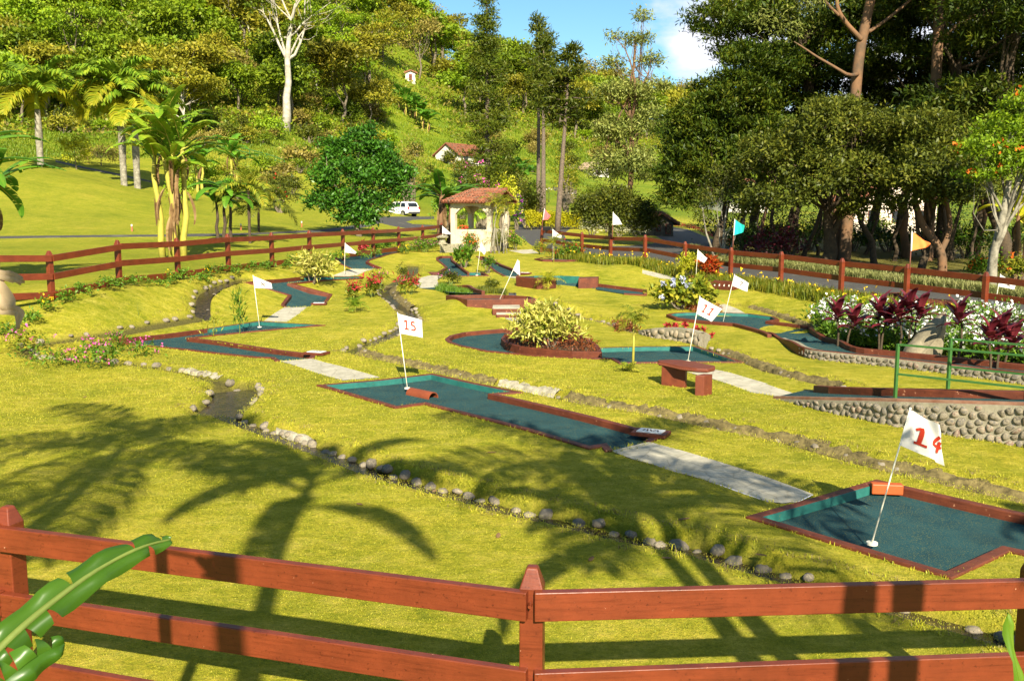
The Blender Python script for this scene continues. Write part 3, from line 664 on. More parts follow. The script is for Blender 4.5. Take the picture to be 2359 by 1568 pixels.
# flags fixed to fence posts
def fpost(i, label, base, top, hoist, f1, f2, cloth):
    p = RPs[i]; z = p[2] + 1.3; flag(label, base, top, hoist, f1, f2, None, cloth=cloth, cup=False, pole2=1, amp=.05, zbase=None if False else z)
fpost(5, 'teal flag on a thin rusty pole fixed to a post of the road fence', (1687.5, 574), (1692, 505), (1689, 542.5), (1713, 519.6), (1712, 535), TEALC)
fpost(2, 'orange flag on a thin rusty pole fixed to a post of the road fence', (2094.5, 620), (2100, 533), (2097.5, 578), (2140, 561), (2137, 569), ORANGE)
fpost(10, 'faded red flag above the leaning end post of the road fence', (1247, 530), (1254, 480.5), (1250, 507), (1268, 498), (1262, 506), REDC)
fpost(8, 'torn white flag on a rusty pole above the road fence, before the round tree', (1410, 548), (1412, 488.6), (1411, 518), (1428, 506), (1432, 517), CLOTH)
# ------------------------------------------------------------------ plaques, brick, half pipe
TILE = pbr('white_tile', (.66, .67, .64), (.55, .56, .55), 8, .4); CLAY = pbr('clay_pipe', (.23, .055, .02), (.17, .04, .015), 4, .6, .1, 40)
OBRICK = pbr('orange_paint', (.42, .085, .020), (.35, .07, .017), 5, .5, .1, 40)
def plaque(lane, uv, sx, sy, rz):
    p = G(*uv, .04); mb = MB(); mb.box(p[0], p[1], p[2] + .008, sx + .16, sy + .12, .06, rz, KERB); o = mb.obj('plaque_block', KERB, LANE_OBJ[lane], bevel=.006)
    q = MB(); q.box(p[0], p[1], p[2] + .046, sx, sy, .014, rz, TILE); q = q.obj('number_tile', TILE, o)
    k = MB()
    for j in range(5): k.box(p[0] + (j - 2) * sx * .14 * math.cos(rz), p[1] + (j - 2) * sx * .14 * math.sin(rz), p[2] + .055, sx * .06, sy * random.uniform(.25, .5), .004, rz + random.uniform(-.5, .5), GREY)
    k.obj('engraving', GREY, LANE_OBJ[lane])
plaque('h15', (1499, 998), .42, .26, -.45); plaque('h16', (729, 813.5), .42, .26, -.35); plaque('h17', (735, 700), .38, .22, .0); plaque('h4', (1209, 630), .38, .2, -.5)
p = G(2041, 1137, -.06); mb = MB(); mb.box(p[0], p[1], p[2] + .075, .40, .13, .14, -.14); tag(mb.obj('brick', OBRICK, None, bevel=.015), 'bright orange brick in the corner of the nearest lane', 'brick')
a = G(946, 907, -.085); b_ = G(998, 918, -.085)
def halfpipe(a, b, r, th):
    a, b = Vector(a), Vector(b); d = (b - a).normalized(); x = d.cross(Vector((0, 0, 1))).normalized(); vs = []; n = 14
    for p in (a, b):
        for rr in (r, r - th):
            for k in range(n + 1): an = math.pi * k / n; vs.append(p + x * rr * math.cos(an) + Vector((0, 0, rr * math.sin(an))))
    m = n + 1; fs = []
    for k in range(n): fs += [(k, k + 1, 2 * m + k + 1, 2 * m + k), (m + k + 1, m + k, 3 * m + k, 3 * m + k + 1), (k + 1, k, m + k, m + k + 1), (2 * m + k, 2 * m + k + 1, 3 * m + k + 1, 3 * m + k)]
    fs += [(0, 2 * m, 3 * m, m), (n, m + n, 3 * m + n, 2 * m + n)]
    return MB().add(vs, fs)
tag(halfpipe(a, b_, .135, .018).obj('half_pipe_tile', CLAY, None, sm=False), 'red brown half pipe tile lying on the long teal lane', 'clay tile')
pb = G(283, 782, -.05); mb = MB(); mb.box(pb[0], pb[1], pb[2] + .05, .22, .16, .1, .4); tag(mb.obj('corner_brick', CLAY, None, bevel=.02), 'small reddish brick at the pointed end of the zigzag lane', 'brick')
# ------------------------------------------------------------------ bench
top = [at_z(*q, .50)[:2] for q in c(7,(1340,122),(1450,116),(1560,119),(1700,140),(1872,174),(1868,188),(1800,204),(1700,199),(1550,180),(1430,152),(1350,138))]
bc = np.mean(top, 0); t = thing('garden_bench', 'red curved concrete bench with two thick legs beside the pale path', 'bench', (bc[0], bc[1], 0))
BENCH = pbr('bench_paint', (.155, .038, .016), (.105, .026, .012), 6, .5, .25, 70, spots=(18, .72, (.32, .15, .09)))
sb = MB(); sb.prism(top, .415, .50); sb.obj('seat', BENCH, t, bevel=.022)
rim = MB()
for i in range(34):                                               # moulded scroll edge
    k = i / 33 * 4; j = 6 + int(min(k, 3.999)); f = k - int(min(k, 3.999)); q = np.array(top[j]) * (1 - f) + np.array(top[min(j + 1, 10)]) * f
    rim.tube([(q[0], q[1] + .012, .455), (q[0], q[1] - .012, .455)], .022, 8)
rim.obj('seat_moulding', BENCH, t)
for fr in (c(7,(1372,352),(1590,378)), c(7,(1682,446),(1765,452),(1842,438))):
    g = [G(*q)[:2] for q in fr]
    if len(g) == 2: d = (g[1] - g[0]) / np.linalg.norm(g[1] - g[0]); n_ = np.array([-d[1], d[0]]); poly = [g[0], g[1], g[1] + n_ * .13, g[0] + n_ * .13]
    else: poly = [g[0], g[1], g[2], g[2] + (g[0] - g[1])]
    lb = MB(); lb.prism(poly, -.1, .414); lb.obj('leg', BENCH, t, bevel=.012)
# ------------------------------------------------------------------ lanes on stone walls
def stonemat(name, cols):
    m = leafmat(name, cols, 0, .75, .3, 30); return m
WSTONE = stonemat('river_stone', [(.05,.045,.036),(.10,.085,.06),(.17,.145,.10),(.085,.08,.07),(.20,.17,.12),(.14,.085,.06),(.065,.062,.055)])
MORTAR = pbr('mortar', (.29, .26, .19), (.20, .18, .125), 8, .9, .6, 50)
def blob(rad, n=10, m=6, j=.12):
    vs = [(0, 0, rad[2])]
    for i in range(1, m):
        th = math.pi * i / m
        for k in range(n):
            ph = 2 * math.pi * k / n; r = 1 + random.uniform(-j, j); vs.append((rad[0] * math.sin(th) * math.cos(ph) * r, rad[1] * math.sin(th) * math.sin(ph) * r, rad[2] * math.cos(th) * r))
    vs.append((0, 0, -rad[2])); fs = [(0, 1 + k, 1 + (k + 1) % n) for k in range(n)]
    for i in range(m - 2): fs += [(1 + i * n + k, 1 + (i + 1) * n + k, 1 + (i + 1) * n + (k + 1) % n, 1 + i * n + (k + 1) % n) for k in range(n)]
    o = 1 + (m - 2) * n; fs += [(o + k, len(vs) - 1, o + (k + 1) % n) for k in range(n)]
    return vs, fs
def stone_wall(parent, base, tops, cell, name='stone_wall'):
    """base: plan points along the visible face; tops: absolute top heights"""
    mb = MB(); n = len(base); vs = []
    for p, z in zip(base, tops):
        vs += [(p[0], p[1], -.5), (p[0], p[1], z)]
    d = np.array(base[-1]) - np.array(base[0]); d /= np.linalg.norm(d); nb = np.array([-d[1], d[0]]); nb = nb if nb[1] > 0 else -nb
    for p, z in zip(base, tops): vs += [(p[0] + nb[0] * .22, p[1] + nb[1] * .22, -.5), (p[0] + nb[0] * .22, p[1] + nb[1] * .22, z)]
    o = 2 * n; fs = []
    for i in range(n - 1): fs += [(2 * i, 2 * i + 2, 2 * i + 3, 2 * i + 1), (2 * i + 1, 2 * i + 3, o + 2 * i + 3, o + 2 * i + 1), (o + 2 * i + 2, o + 2 * i, o + 2 * i + 1, o + 2 * i + 3)]
    fs += [(0, 1, o + 1, o), (2 * n - 2, o + 2 * n - 2, o + 2 * n - 1, 2 * n - 1)]
    mb.add(vs, fs); w_ = mb.obj(name, MORTAR, parent)
    sb = MB(); S_ = [0]
    for i in range(1, n): S_.append(S_[-1] + np.linalg.norm(np.array(base[i]) - np.array(base[i - 1])))
    S_ = np.array(S_); bx_ = np.array([p[0] for p in base]); by_ = np.array([p[1] for p in base]); tp_ = np.array(tops)
    gs = np.arange(-.3, S_[-1] + .3, cell * 1.75); sd_ = []
    for iz, zz in enumerate(np.arange(-.35, max(tops) + .3, cell * 1.55)):
        for q in gs: sd_.append((q + (iz % 2) * cell * .9 + random.uniform(-.85, .85) * cell, zz + random.uniform(-.75, .75) * cell))
    sd_ = np.array(sd_)
    for q in sd_:
        if not (0.02 < q[0] < S_[-1] - .02): continue
        zt = np.interp(q[0], S_, tp_); x0 = np.interp(q[0], S_, bx_); y0 = np.interp(q[0], S_, by_); zb = tz(x0, y0)
        if q[1] > zt - .02 or q[1] < zb - .12: continue
        dd = np.hypot(*(sd_ - q).T); nb_ = sd_[(dd < cell * 5) & (dd > 1e-6)]
        poly = [np.array(q) + cell * 2.2 * np.array([math.cos(t), math.sin(t)]) for t in np.linspace(0, 2 * math.pi, 13)[:-1]]
        cuts = [((q + m) / 2, m - q) for m in nb_] + [(np.array([q[0], zt - .015]), np.array([0, 1.0]))]
        for c0_, nn in cuts:
            out_ = []
            for i in range(len(poly)):
                a_, b2 = poly[i], poly[(i + 1) % len(poly)]; da = (a_ - c0_) @ nn; db = (b2 - c0_) @ nn
                if da <= 0: out_.append(a_)
                if (da < 0) != (db < 0) and da != db: out_.append(a_ + (b2 - a_) * da / (da - db))
            poly = out_
            if len(poly) < 3: break
        if len(poly) < 3: continue
        ctr = np.mean(poly, 0); gap = cell * random.uniform(.07, .16); R_ = np.mean([np.linalg.norm(p - ctr) for p in poly])
        if R_ < cell * .38: continue
        m_ = 12; ring = []
        per = resample([p for p in poly] + [poly[0]], .02)
        for k in range(m_): ring.append(per[int(k * len(per) / m_)])
        for _ in range(1): ring = [ring[k - 1] * .25 + ring[k] * .5 + ring[(k + 1) % m_] * .25 for k in range(m_)]
        R_ = np.mean([np.linalg.norm(p - ctr) for p in ring]); kk = max(.3, 1 - gap / max(R_, .01)); dep = R_ * random.uniform(.35, .6)
        def W3(p2, out): x = np.interp(p2[0], S_, bx_); y = np.interp(p2[0], S_, by_); return (x - nb[0] * out, y - nb[1] * out, p2[1])
        tilt = np.array([random.uniform(-.25, .25), random.uniform(-.25, .25)]); vs_ = []
        for sc_, o_ in ((1.0, -.01), (.94, .35), (.72, .8), (.36, 1.0)):
            for p in ring: q2 = ctr + (p - ctr) * kk * sc_; vs_.append(W3(q2, max(-.01, dep * o_ + (q2 - ctr) @ tilt * (o_ > 0))))
        vs_.append(W3(ctr, dep)); f_ = [(r * m_ + k, r * m_ + (k + 1) % m_, (r + 1) * m_ + (k + 1) % m_, (r + 1) * m_ + k) for r in range(3) for k in range(m_)] + [(3 * m_ + k, 3 * m_ + (k + 1) % m_, 4 * m_) for k in range(m_)]
        sb.add(vs_, f_)
    sb.obj('cobble', WSTONE, w_, sm=True)
    return w_
def loft_lane(t, N, F, sub=1):
    n = len(N); V = []; 
    for a, b in zip(N, F): V += [tuple(a), tuple(b)]
    MB().add(V, [(2 * i, 2 * i + 2, 2 * i + 3, 2 * i + 1) for i in range(n - 1)]).obj('carpet', CARPET, t, sm=True)
def refine(P, k=2): return [np.array(p) for p in chaikin([np.array(p) for p in P], k)]
# the lane with the two humps
N = refine([at_z(u, v, z) for u, v, z in ((1756,768,-.03),(1776,766,.12),(1796,782,.02),(1824,787,.19),(1852,806,.165),(1950,815.5,.175),(2069,828,.18),(2358,861,.21),(2620,890,.23))], 2)
Fz = refine([at_z(u, v, z) for u, v, z in ((1860,758,-.03),(1880,775,.12),(1908,790,.02),(1935,793,.17),(1962,812,.165),(2045,819,.17),(2150,830,.18),(2358,853,.21),(2620,880,.23))], 2)
t7 = thing('putting_lane', 'teal putting lane with two humps on a stone edge below the daisy bed', 'putting lane', (N[10][0], N[10][1], 0), 'putting lanes of the course')
loft_lane(t7, N, Fz)
fk = MB(); sweep(fk, [p[:2] for p in Fz], .13, [p[2] + .13 for p in Fz], -.3); fk.obj('kerb', KERB, t7, bevel=.012)
nk = MB(); k0 = [i for i, p in enumerate(N)]; sweep(nk, [p[:2] for p in N], .10, [p[2] + .035 for p in N], -.3); nk.obj('kerb', KERB, t7, bevel=.012)
i0 = 9; off7 = np.array([-.02, -.11])
stone_wall(t7, [p[:2] + off7 for p in N[i0:]], [p[2] + .02 for p in N[i0:]], .08)
hp = [(1539,729.5),(1552,726.5),(1574,725),(1649,724.5),(1724,727.5),(1779,734.5),(1790,740),(1768,744.8),(1862,757),(1772,776),(1756,768),(1691,750),(1599,742),(1560,737.5)]
# (its flat round head is cut into the lawn)
hx = PP(hp, .02); V = [(*q, tz(*q) + .004) for q in fine(hx, .5, True)]; MB().add(V, [tuple(range(len(V)))[::-1]]).obj('carpet_head', CARPET, t7)
rk = MB(); sweep(rk, fine(hx[9:] + hx[:9], .6, False), .13, .10, -.3); rk.obj('kerb', KERB, t7, bevel=.012)
lk = MB(); cxy = np.mean(hx, 0); ins = [np.array(q) + (cxy - np.array(q)) / np.linalg.norm(cxy - np.array(q)) * .075 for q in hx[:7]]
sweep(lk, ins, .012, .095, -.1); lk.obj('inner_wall', LINER, t7)
# the ramp lane behind the green railing
N12 = [at_z(u, v, z) for u, v, z in ((1785,914,.0),(1840,915,.12),(1894,916.5,.225),(1980,918,.36),(2069,920,.48),(2200,924,.59),(2344,928.5,.675),(2650,940,.88))]
F12 = [at_z(u, v, z) for u, v, z in ((1850,899,.0),(1880,902,.10),(1915,905,.21),(1990,908.5,.35),(2069,911,.47),(2200,914.5,.58),(2358,918,.67),(2650,928,.87))]
t12 = thing('putting_lane', 'raised ramp lane on the tall cobble wall beneath the green railing', 'putting lane', tuple(N12[3][:2]) + (0,), 'putting lanes of the course')
loft_lane(t12, N12, F12)
k_ = MB(); sweep(k_, [p[:2] for p in F12[1:]], .14, [p[2] + .13 for p in F12[1:]], -.4); k_.obj('kerb', KERB, t12, bevel=.012)
k_ = MB(); sweep(k_, [p[:2] for p in N12], .10, [p[2] + .02 for p in N12], -.4); k_.obj('kerb', pbr('worn_red_paint', (.17, .07, .04), (.24, .14, .09), 5, .6), t12, bevel=.008)
stone_wall(t12, [p[:2] + np.array([-.03, -.10]) for p in N12], [p[2] - .02 for p in N12], .083)
fb = MB(); fb.add([(*(p[:2] + np.array([.02, .06])), z) for p in F12 for z in (-.4, p[2] + .02)], [(2 * i, 2 * i + 2, 2 * i + 3, 2 * i + 1) for i in range(7)]); fb.obj('back_wall', MORTAR, t12)
# green railings
GREEN = pbr('green_steel_paint', (.042, .125, .030), (.03, .095, .022), 6, .4, .05, 60, spots=(30, .76, (.16, .09, .04)))
def railing(label, base, ptop, r1, r2, ext=(2900,), w=.05):
    B = at_z(*base[:2], base[2]); D = B[1] * cp - (B[2] - CAM_H) * sp; T = at_d(*ptop, D); H = T[2] - B[2]
    t = thing('railing', label, 'railing', tuple(B), 'green steel railings')
    dirn = np.array(r1[1]); 
    mb = MB(); mb.box(B[0], B[1], (B[2] - .25 + T[2]) / 2, w, w, T[2] - B[2] + .25, .35); mb.obj('post', GREEN, t, bevel=.004)
    E0 = at_d(*r1[0], D); dvec = np.array(r1[2]); 
    for (uv, _, _), nm in ((r1, 'top_rail'), (r2, 'lower_rail')):
        s = at_d(*uv, D); s[:2] = B[:2]; e_ = s + dvec * 4.2; e_[2] = s[2] + .035
        q = MB(); q.beam(s, e_, .032, .034); q.obj(nm, GREEN, t, bevel=.003)
    for k in (2.35, 4.2):
        mb = MB(); x, y = B[0] + dvec[0] * k, B[1] + dvec[1] * k; mb.box(x, y, B[2] + .2 * k / 4.2 - .2 + H / 2, w, w, H + .1, .35); mb.obj('post', GREEN, t, bevel=.004)
dv = (N12[6] - N12[4]); dv = np.array([dv[0], dv[1], 0]) / np.linalg.norm(dv[:2]); dv2 = dv
railing('green steel railing whose first post stands on the near edge of the ramp lane', (2061, 918.5, .46), (2068, 789.5), ((2068, 791), 0, dv2), ((2068, 859.5), 0, dv2))
railing('green steel railing whose first post stands on the far kerb of the ramp lane', (2182, 905, .62), (2188, 777), ((2188, 778.5), 0, dv2), ((2188, 843), 0, dv2))
# ------------------------------------------------------------------ raised holes
def raised(label, outline, z, zc=-.09, extra=None, wd=.12, open_=False, zb=-.4):
    P = [at_z(u, v, z)[:2] for u, v in outline]; cxy = np.mean(P, 0)
    t = thing('putting_lane', label, 'putting lane', (cxy[0], cxy[1], tz(*cxy)), 'putting lanes of the course')
    q = fine(P, .6, True); MB().prism([tuple(p) for p in q], z - .3, z + zc).obj('carpet', CARPET, t)
    k = MB(); sweep(k, q, wd, [z] * len(q), zb, True); k.obj('kerb', KERB, t, bevel=.01); return t, P
PZ = .60
tp, P8 = raised('raised platform hole with red front wall above the three steps', [(1078,689.5),(1232,688),(1216,682.5),(1160,679.5),(1112,679),(1070,679.5),(1032,680)], PZ, zc=-.13)
for (v1, zt, u0, u1) in ((709, .40, 1134, 1197), (722.5, .25, 1143, 1206)):
    A = at_z(u0, v1, zt); B = at_z(u1, v1, zt); st_ = MB(); st_.prism([A[:2], B[:2], B[:2] + np.array([0, 1.3]), A[:2] + np.array([0, 1.3])], -.3, zt - .03); so = st_.obj('step', KERB, tp, bevel=.008)
    tr_ = MB(); tr_.prism([A[:2] + np.array([0, .0]), B[:2], B[:2] + np.array([0, 1.2]), A[:2] + np.array([0, 1.2])], zt - .028, zt); tr_.obj('tread', CONC, so)
BLK = pbr('black_rubber', (.02, .02, .022), None, 5, .6)
bx = at_z(1180, 686, PZ - .1); tag(MB().tube([(bx[0] - .14, bx[1], PZ - .0), (bx[0] + .14, bx[1], PZ - .0)], .085, 14).obj('rubber_pipe', BLK), 'black rubber pipe piece on the raised platform', 'pipe')
# upper lane leading to the platform
ul = [(968,664),(1020,660.5),(1050,664),(1079,668.5),(1091,675),(1113,680),(1034,681),(1012,668)]
Pu = [G(u, v, .02) for u, v in ul]; tu = thing('putting_lane', 'narrow teal lane with a hump leading down to the raised platform', 'putting lane', tuple(Pu[2]), 'putting lanes of the course')
V = [(p[0], p[1], tz(p[0], p[1]) + .02) for p in Pu]; V[5] = (*V[5][:2], PZ - .12); V[6] = (*V[6][:2], PZ - .12); MB().add(V, [tuple(range(8))[::-1]]).obj('carpet', CARPET, tu)
k = MB(); hz = [.12, .12, .26, .20, PZ + .0 - tz(*Pu[5][:2])]; Kp = [Pu[i] for i in (1, 2, 3, 4, 5)]; kr = refine([np.array([p[0], p[1], tz(p[0], p[1]) + h]) for p, h in zip(Kp, hz)], 2)
sweep(k, [p[:2] for p in kr], .13, [p[2] for p in kr], -.3); k.obj('kerb', KERB, tu, bevel=.01)
# wedge hole with ramp between two red blocks
Z10 = .86
t10 = thing('putting_lane', 'raised lane with a teal ramp between two red wedge walls', 'putting lane', tuple(at_z(1290, 660, .45)), 'putting lanes of the course')
def blk(name, outline, z, zb=0.0, mat=KERB, bev=.01):
    m_ = MB(); m_.prism([at_z(u, v, z)[:2] for u, v in outline], zb, z); return m_.obj(name, mat, t10, bevel=bev)
blk('side_wall', [(1188,637.5),(1236,641.5),(1236,639.5),(1190,636)], Z10)
blk('side_wall', [(1236,641.5),(1280,640.5),(1281,638.8),(1236,639.5)], Z10 + .003)
blk('end_wall', [(1332,641),(1377,640.5),(1379,637),(1334,638)], Z10)
A = at_z(1282, 661, .42); B = at_z(1372, 666, .42); C_ = at_z(1333, 640.2, Z10 - .07); D_ = at_z(1282, 640.2, Z10 - .07)
rmp = MB(); rmp.add([A, B, C_, D_, (A[0], A[1], 0), (B[0], B[1], 0), (C_[0], C_[1], 0), (D_[0], D_[1], 0)], [(0, 1, 2, 3), (4, 5, 1, 0), (5, 6, 2, 1), (7, 4, 0, 3)]); rmp.obj('ramp', CARPET, t10)
blk('carpet', [(1190,637),(1240,640),(1282,640),(1334,640),(1334,637),(1290,635.6),(1230,636)], Z10 - .07, mat=CARPET, bev=0)
blk('back_kerb', [(1230,636),(1290,635.6),(1334,637.4),(1334,636.6),(1290,634.9),(1230,635.3)], Z10 + .01, mat=LINER, bev=0)
low = [G(u, v, .02) for u, v in ((1372,660),(1486,674.5),(1486,680.5),(1437,677.5),(1372,667))]
V = [(p[0], p[1], tz(p[0], p[1]) + .03) for p in low]; MB().add(V, [tuple(range(5))[::-1]]).obj('carpet_tail', CARPET, t10)
k = MB(); sweep(k, fine([low[0][:2], low[1][:2], low[2][:2]], 1, False), .13, .15, -.3); k.obj('kerb', KERB, t10, bevel=.01)
k = MB(); sweep(k, fine([low[2][:2], low[3][:2]], 1, False), .13, .06, -.3); k.obj('kerb', KERB, t10, bevel=.01)
# round raised lane far right
z6 = 1.02
t6, _ = raised('low round raised lane in front of the red flowering shrub', [(1233,596),(1251,598),(1303,598.6),(1390,597),(1435,595),(1432,592.3),(1357,589.3),(1300,592),(1250,593)], z6, zc=-.05)
mb = MB(); A = at_z(1340, 594.5, z6); mb.box(A[0], A[1], z6 + .02, .75, .2, .12); mb.obj('baffle', KERB, t6, bevel=.01)
for uv, zt, wdt in (((1447, 604), z6 - .14, 1.05), ((1467, 614.5), z6 - .34, .65)):
    A = at_z(*uv, zt); so = MB().box(A[0], A[1] + .45, zt - .29, wdt, .9, .5, -.15).obj('step', KERB, t6, bevel=.01); MB().box(A[0], A[1] + .45, zt - .02, wdt, .88, .04, -.15).obj('tread', CONC, so)
# red block hole beside the crotons
A = G(1624, 664); B = G(1690, 667); t9 = thing('putting_lane', 'red block hole with five small ball slots beside the crotons', 'putting lane', tuple(A), 'putting lanes of the course')
zg = (A[2] + B[2]) / 2; d = (B - A)[:2]; n9 = np.array([-d[1], d[0]]); n9 /= np.linalg.norm(n9)
MB().prism([A[:2], B[:2], B[:2] + n9 * .55, A[:2] + n9 * .55], zg - .3, zg + .30).obj('block', KERB, t9, bevel=.012)
h_ = MB()
for i in range(5):
    q = A[:2] + d * (.18 + .165 * i) - n9 * .006; h_.add([(q[0] + .055 * math.cos(a_) * .8, q[1] + .0, zg + .12 + .085 * math.sin(a_)) for a_ in np.linspace(0, math.pi, 9)] , [tuple(range(9))])
h_.obj('ball_slot', pbr('pale_slot', (.55, .5, .4), None, 5, .8), t9)
k = MB(); E_ = G(1756, 656); sweep(k, fine([A[:2] + np.array([-.9, .2]), A[:2] + n9 * -.1, B[:2] + n9 * -.12, E_[:2], E_[:2] + np.array([-.6, 1.0]), B[:2] + n9 * .8], 1, False), .12, .13, -.3); k.obj('kerb', KERB, t9, bevel=.01)
V = [(*q, tz(*q) + .05) for q in (A[:2] + np.array([-.9, .2]), A[:2], B[:2], E_[:2], E_[:2] + np.array([-.6, 1.0]), B[:2] + n9 * .8, A[:2] + n9 * .9 + np.array([-.9, .2]))]; MB().add(V, [tuple(range(7))]).obj('carpet', CARPET, t9)
# far right lane behind the flower bed
t13 = thing('putting_lane', 'red kerbed lane ending in a tall sloped red wall behind the daisies', 'putting lane', tuple(G(2000, 690)), 'putting lanes of the course')
k = MB(); sweep(k, fine([G(*q)[:2] for q in ((1831,678),(1961,686),(2100,706))], 1, False), .13, .09, -.3); sweep(k, fine([G(*q)[:2] for q in ((1896,676),(1969,683.5),(2060,691))], 1, False), .13, .14, -.3); k.obj('kerb', KERB, t13, bevel=.01)
V = [(*q, tz(*q) + .03) for q in (G(*p)[:2] for p in ((1850,679),(1896,676.5),(1969,684),(2060,692),(2100,706),(1961,686)))]; MB().add(V, [tuple(range(6))[::-1]]).obj('carpet', CARPET, t13)
for (q0, q1, z0, z1) in (((2006, 697), (2052, 706), .36, .14), ((2045, 696), (2075, 699), .30, .34)):
    a = G(*q0); b = G(*q1); m_ = MB(); m_.prism([a[:2], b[:2], b[:2] + np.array([.2, .5]), a[:2] + np.array([.2, .5])], a[2] - .3, [a[2] + z0, a[2] + z1, a[2] + z1, a[2] + z0]); m_.obj('hump_wall', KERB, t13, bevel=.01)
a = at_z(2105, 692, .74); b = at_z(2249, 700, .72); m_ = MB(); m_.prism([a[:2], b[:2], b[:2] + np.array([.3, .8]), a[:2] + np.array([.3, .8])], 0, [.74, .72, .74, .76]); m_.obj('ramp_wall', KERB, t13, bevel=.01)
m_ = MB(); b2 = b[:2] + np.array([.02, .1]); m_.prism([b2, b2 + np.array([.33, .1]), b2 + np.array([.4, .8]), b2 + np.array([.05, .8])], 0, .45); m_.obj('step', KERB, t13, bevel=.01)
# planter ring inside the curled lane
pl = [(1159,785),(1165,777),(1185,771),(1230,764),(1290,763),(1325,768),(1345,783),(1372,800),(1378,809),(1380,816),(1320,815),(1260,810.5),(1200,803),(1168,794)]
pp_ = PP(pl, .05); tpl = thing('planter', 'red kerbed planting bed curled around by the teal lane', 'planter', (*np.mean(pp_, 0), 0))
k = MB(); sweep(k, fine(pp_, .8, True), .13, .12, -.2, True); k.obj('kerb', KERB, tpl, bevel=.012)
V = [(*q, tz(*q) + .07) for q in pp_]; MB().add(V, [tuple(range(len(V)))[::-1] if sum(V[i][0] * V[(i + 1) % len(V)][1] - V[(i + 1) % len(V)][0] * V[i][1] for i in range(len(V))) < 0 else tuple(range(len(V)))]).obj('soil', SOIL, tpl)
# ------------------------------------------------------------------ stones along the streams
STONE = stonemat('stream_stone', [(.11,.09,.065),(.20,.165,.115),(.15,.13,.10),(.28,.235,.155),(.22,.15,.10)])
SME = []
for k in range(7):
    v, f = blob((.12, random.uniform(.085, .12), random.uniform(.06, .095)), 10, 6, .16); SME.append(MB().add(v, f).mesh('stone', STONE, True))
NST = [0]
def put_stone(x, y, z, s, label, group):
    o = bpy.data.objects.new('stone', random.choice(SME)); COL.objects.link(o); o.location = (x, y, z); o.rotation_euler = (random.uniform(-.3, .3), random.uniform(-.3, .3), random.uniform(0, 6.3)); o.scale = (s * random.uniform(.85, 1.2), s * random.uniform(.85, 1.1), s * random.uniform(.85, 1.15))
    tag(o, label, 'stone', group); NST[0] += 1
def line_stones(si, step, sides, label, group, smin=.6, smax=1.15, skip=.12, t0=0, t1=1):
    s = STREAMS[si]; ln = resample(s['line'], .06); n = len(ln); acc = 0
    for i in range(int(n * t0), int(n * t1) - 1):
        acc += np.linalg.norm(ln[i + 1] - ln[i])
        if acc < step: continue
        acc = random.uniform(-.1, .1); q = ln[i + 1] - ln[i]; nrm = np.array([-q[1], q[0]]) / (np.linalg.norm(q) + 1e-9)
        if nrm[1] < 0 or (abs(nrm[1]) < .15 and nrm[0] > 0): nrm = -nrm           # far side
        for sd_ in sides:
            if random.random() < skip: continue
            o = s['w'] / 2 + random.uniform(.01, .07); p = ln[i] + nrm * sd_ * o
            put_stone(p[0], p[1], float(carved(*p)[0]) + random.uniform(.0, .035), random.uniform(smin, smax) * .82, label, group)
line_stones(3, .21, (1,), 'rounded grey stone on the bank of the narrow stream in the shaded front lawn', 'stones along the front stream', .75, 1.3, skip=.10)
line_stones(5, .33, (1,), 'rounded grey stone on the far bank of the middle stream', 'stones along the middle stream', .6, 1.2, skip=.1)
line_stones(4, .38, (1, -1), 'grey stone beside the winding stream behind the flag numbered 15', 'stones along the winding stream', .7, 1.3, t0=.3)
line_stones(7, .33, (1, -1), 'rounded stone along the right hand stream leading to the ramp', 'stones along the right stream', .65, 1.2, skip=.35)
line_stones(0, .42, (1, -1), 'grey stone beside the wide dark stream near the left fence', 'stones along the upper left stream', .8, 1.3, skip=.3)
line_stones(2, .34, (1, -1), 'stone on the curving edge of the small dark pool', 'stones round the small pool', .7, 1.2)
line_stones(6, .4, (1, -1), 'small stone in the short ditch behind the hydrangeas', 'stones in the short ditch', .7, 1.1, skip=.3)
line_stones(1, .36, (1,), 'pale stone edging the dry ditch beside the pink flowers', 'stones edging the dry ditch', .8, 1.35, skip=.3)
#print('stones', NST[0])
# rubble edging and pale mortar where the banks are lined
WMORT = pbr('pale_mortar', (.42, .38, .29), (.22, .20, .14), 7, .9, .6, 40)
def lining(si, t0, t1, sd_, wd, h, label, mat=WMORT):
    s = STREAMS[si]; ln = resample(s['line'], .1); n = len(ln); L_ = ln[int(n * t0):int(n * t1)]; P = []
    for i in range(len(L_) - 1):
        q = L_[i + 1] - L_[i]; nrm = np.array([-q[1], q[0]]) / (np.linalg.norm(q) + 1e-9)
        if nrm[1] < 0: nrm = -nrm
        P.append(L_[i] + nrm * sd_ * (s['w'] / 2 + .10))
    V = []; F = []
    for i, p in enumerate(P):
        q = P[min(i + 1, len(P) - 1)] - P[max(i - 1, 0)]; nrm = np.array([-q[1], q[0]]) / (np.linalg.norm(q) + 1e-9); z = tz(*p)
        for o, dz in ((-wd * .75, -.26), (-wd * .5, -.13), (-wd * .25, -.06), (wd * .1, h - .045), (wd * .55, h - .09)):
            j = .06; V.append((p[0] + nrm[0] * (o + random.uniform(-j, j)), p[1] + nrm[1] * (o + random.uniform(-j, j)), z + dz + random.uniform(-.05, .035)))
    for i in range(len(P) - 1):
        for k in range(4): F.append((5 * i + k, 5 * i + k + 1, 5 * i + k + 6, 5 * i + k + 5))
    tag(MB().add(V, F).obj('mortar_edging', mat, None, sm=True), label, 'edging')
lining(1, .80, .93, 1, .30, .02, 'white mortar edging with set stones above the small pool')
lining(3, .14, .24, 1, .17, -.02, 'pale mortar edging along the front stream near the palm shadow')
lining(5, .36, .47, 1, .34, .02, 'pale crumbling mortar edging along the middle stream in front of the bench')
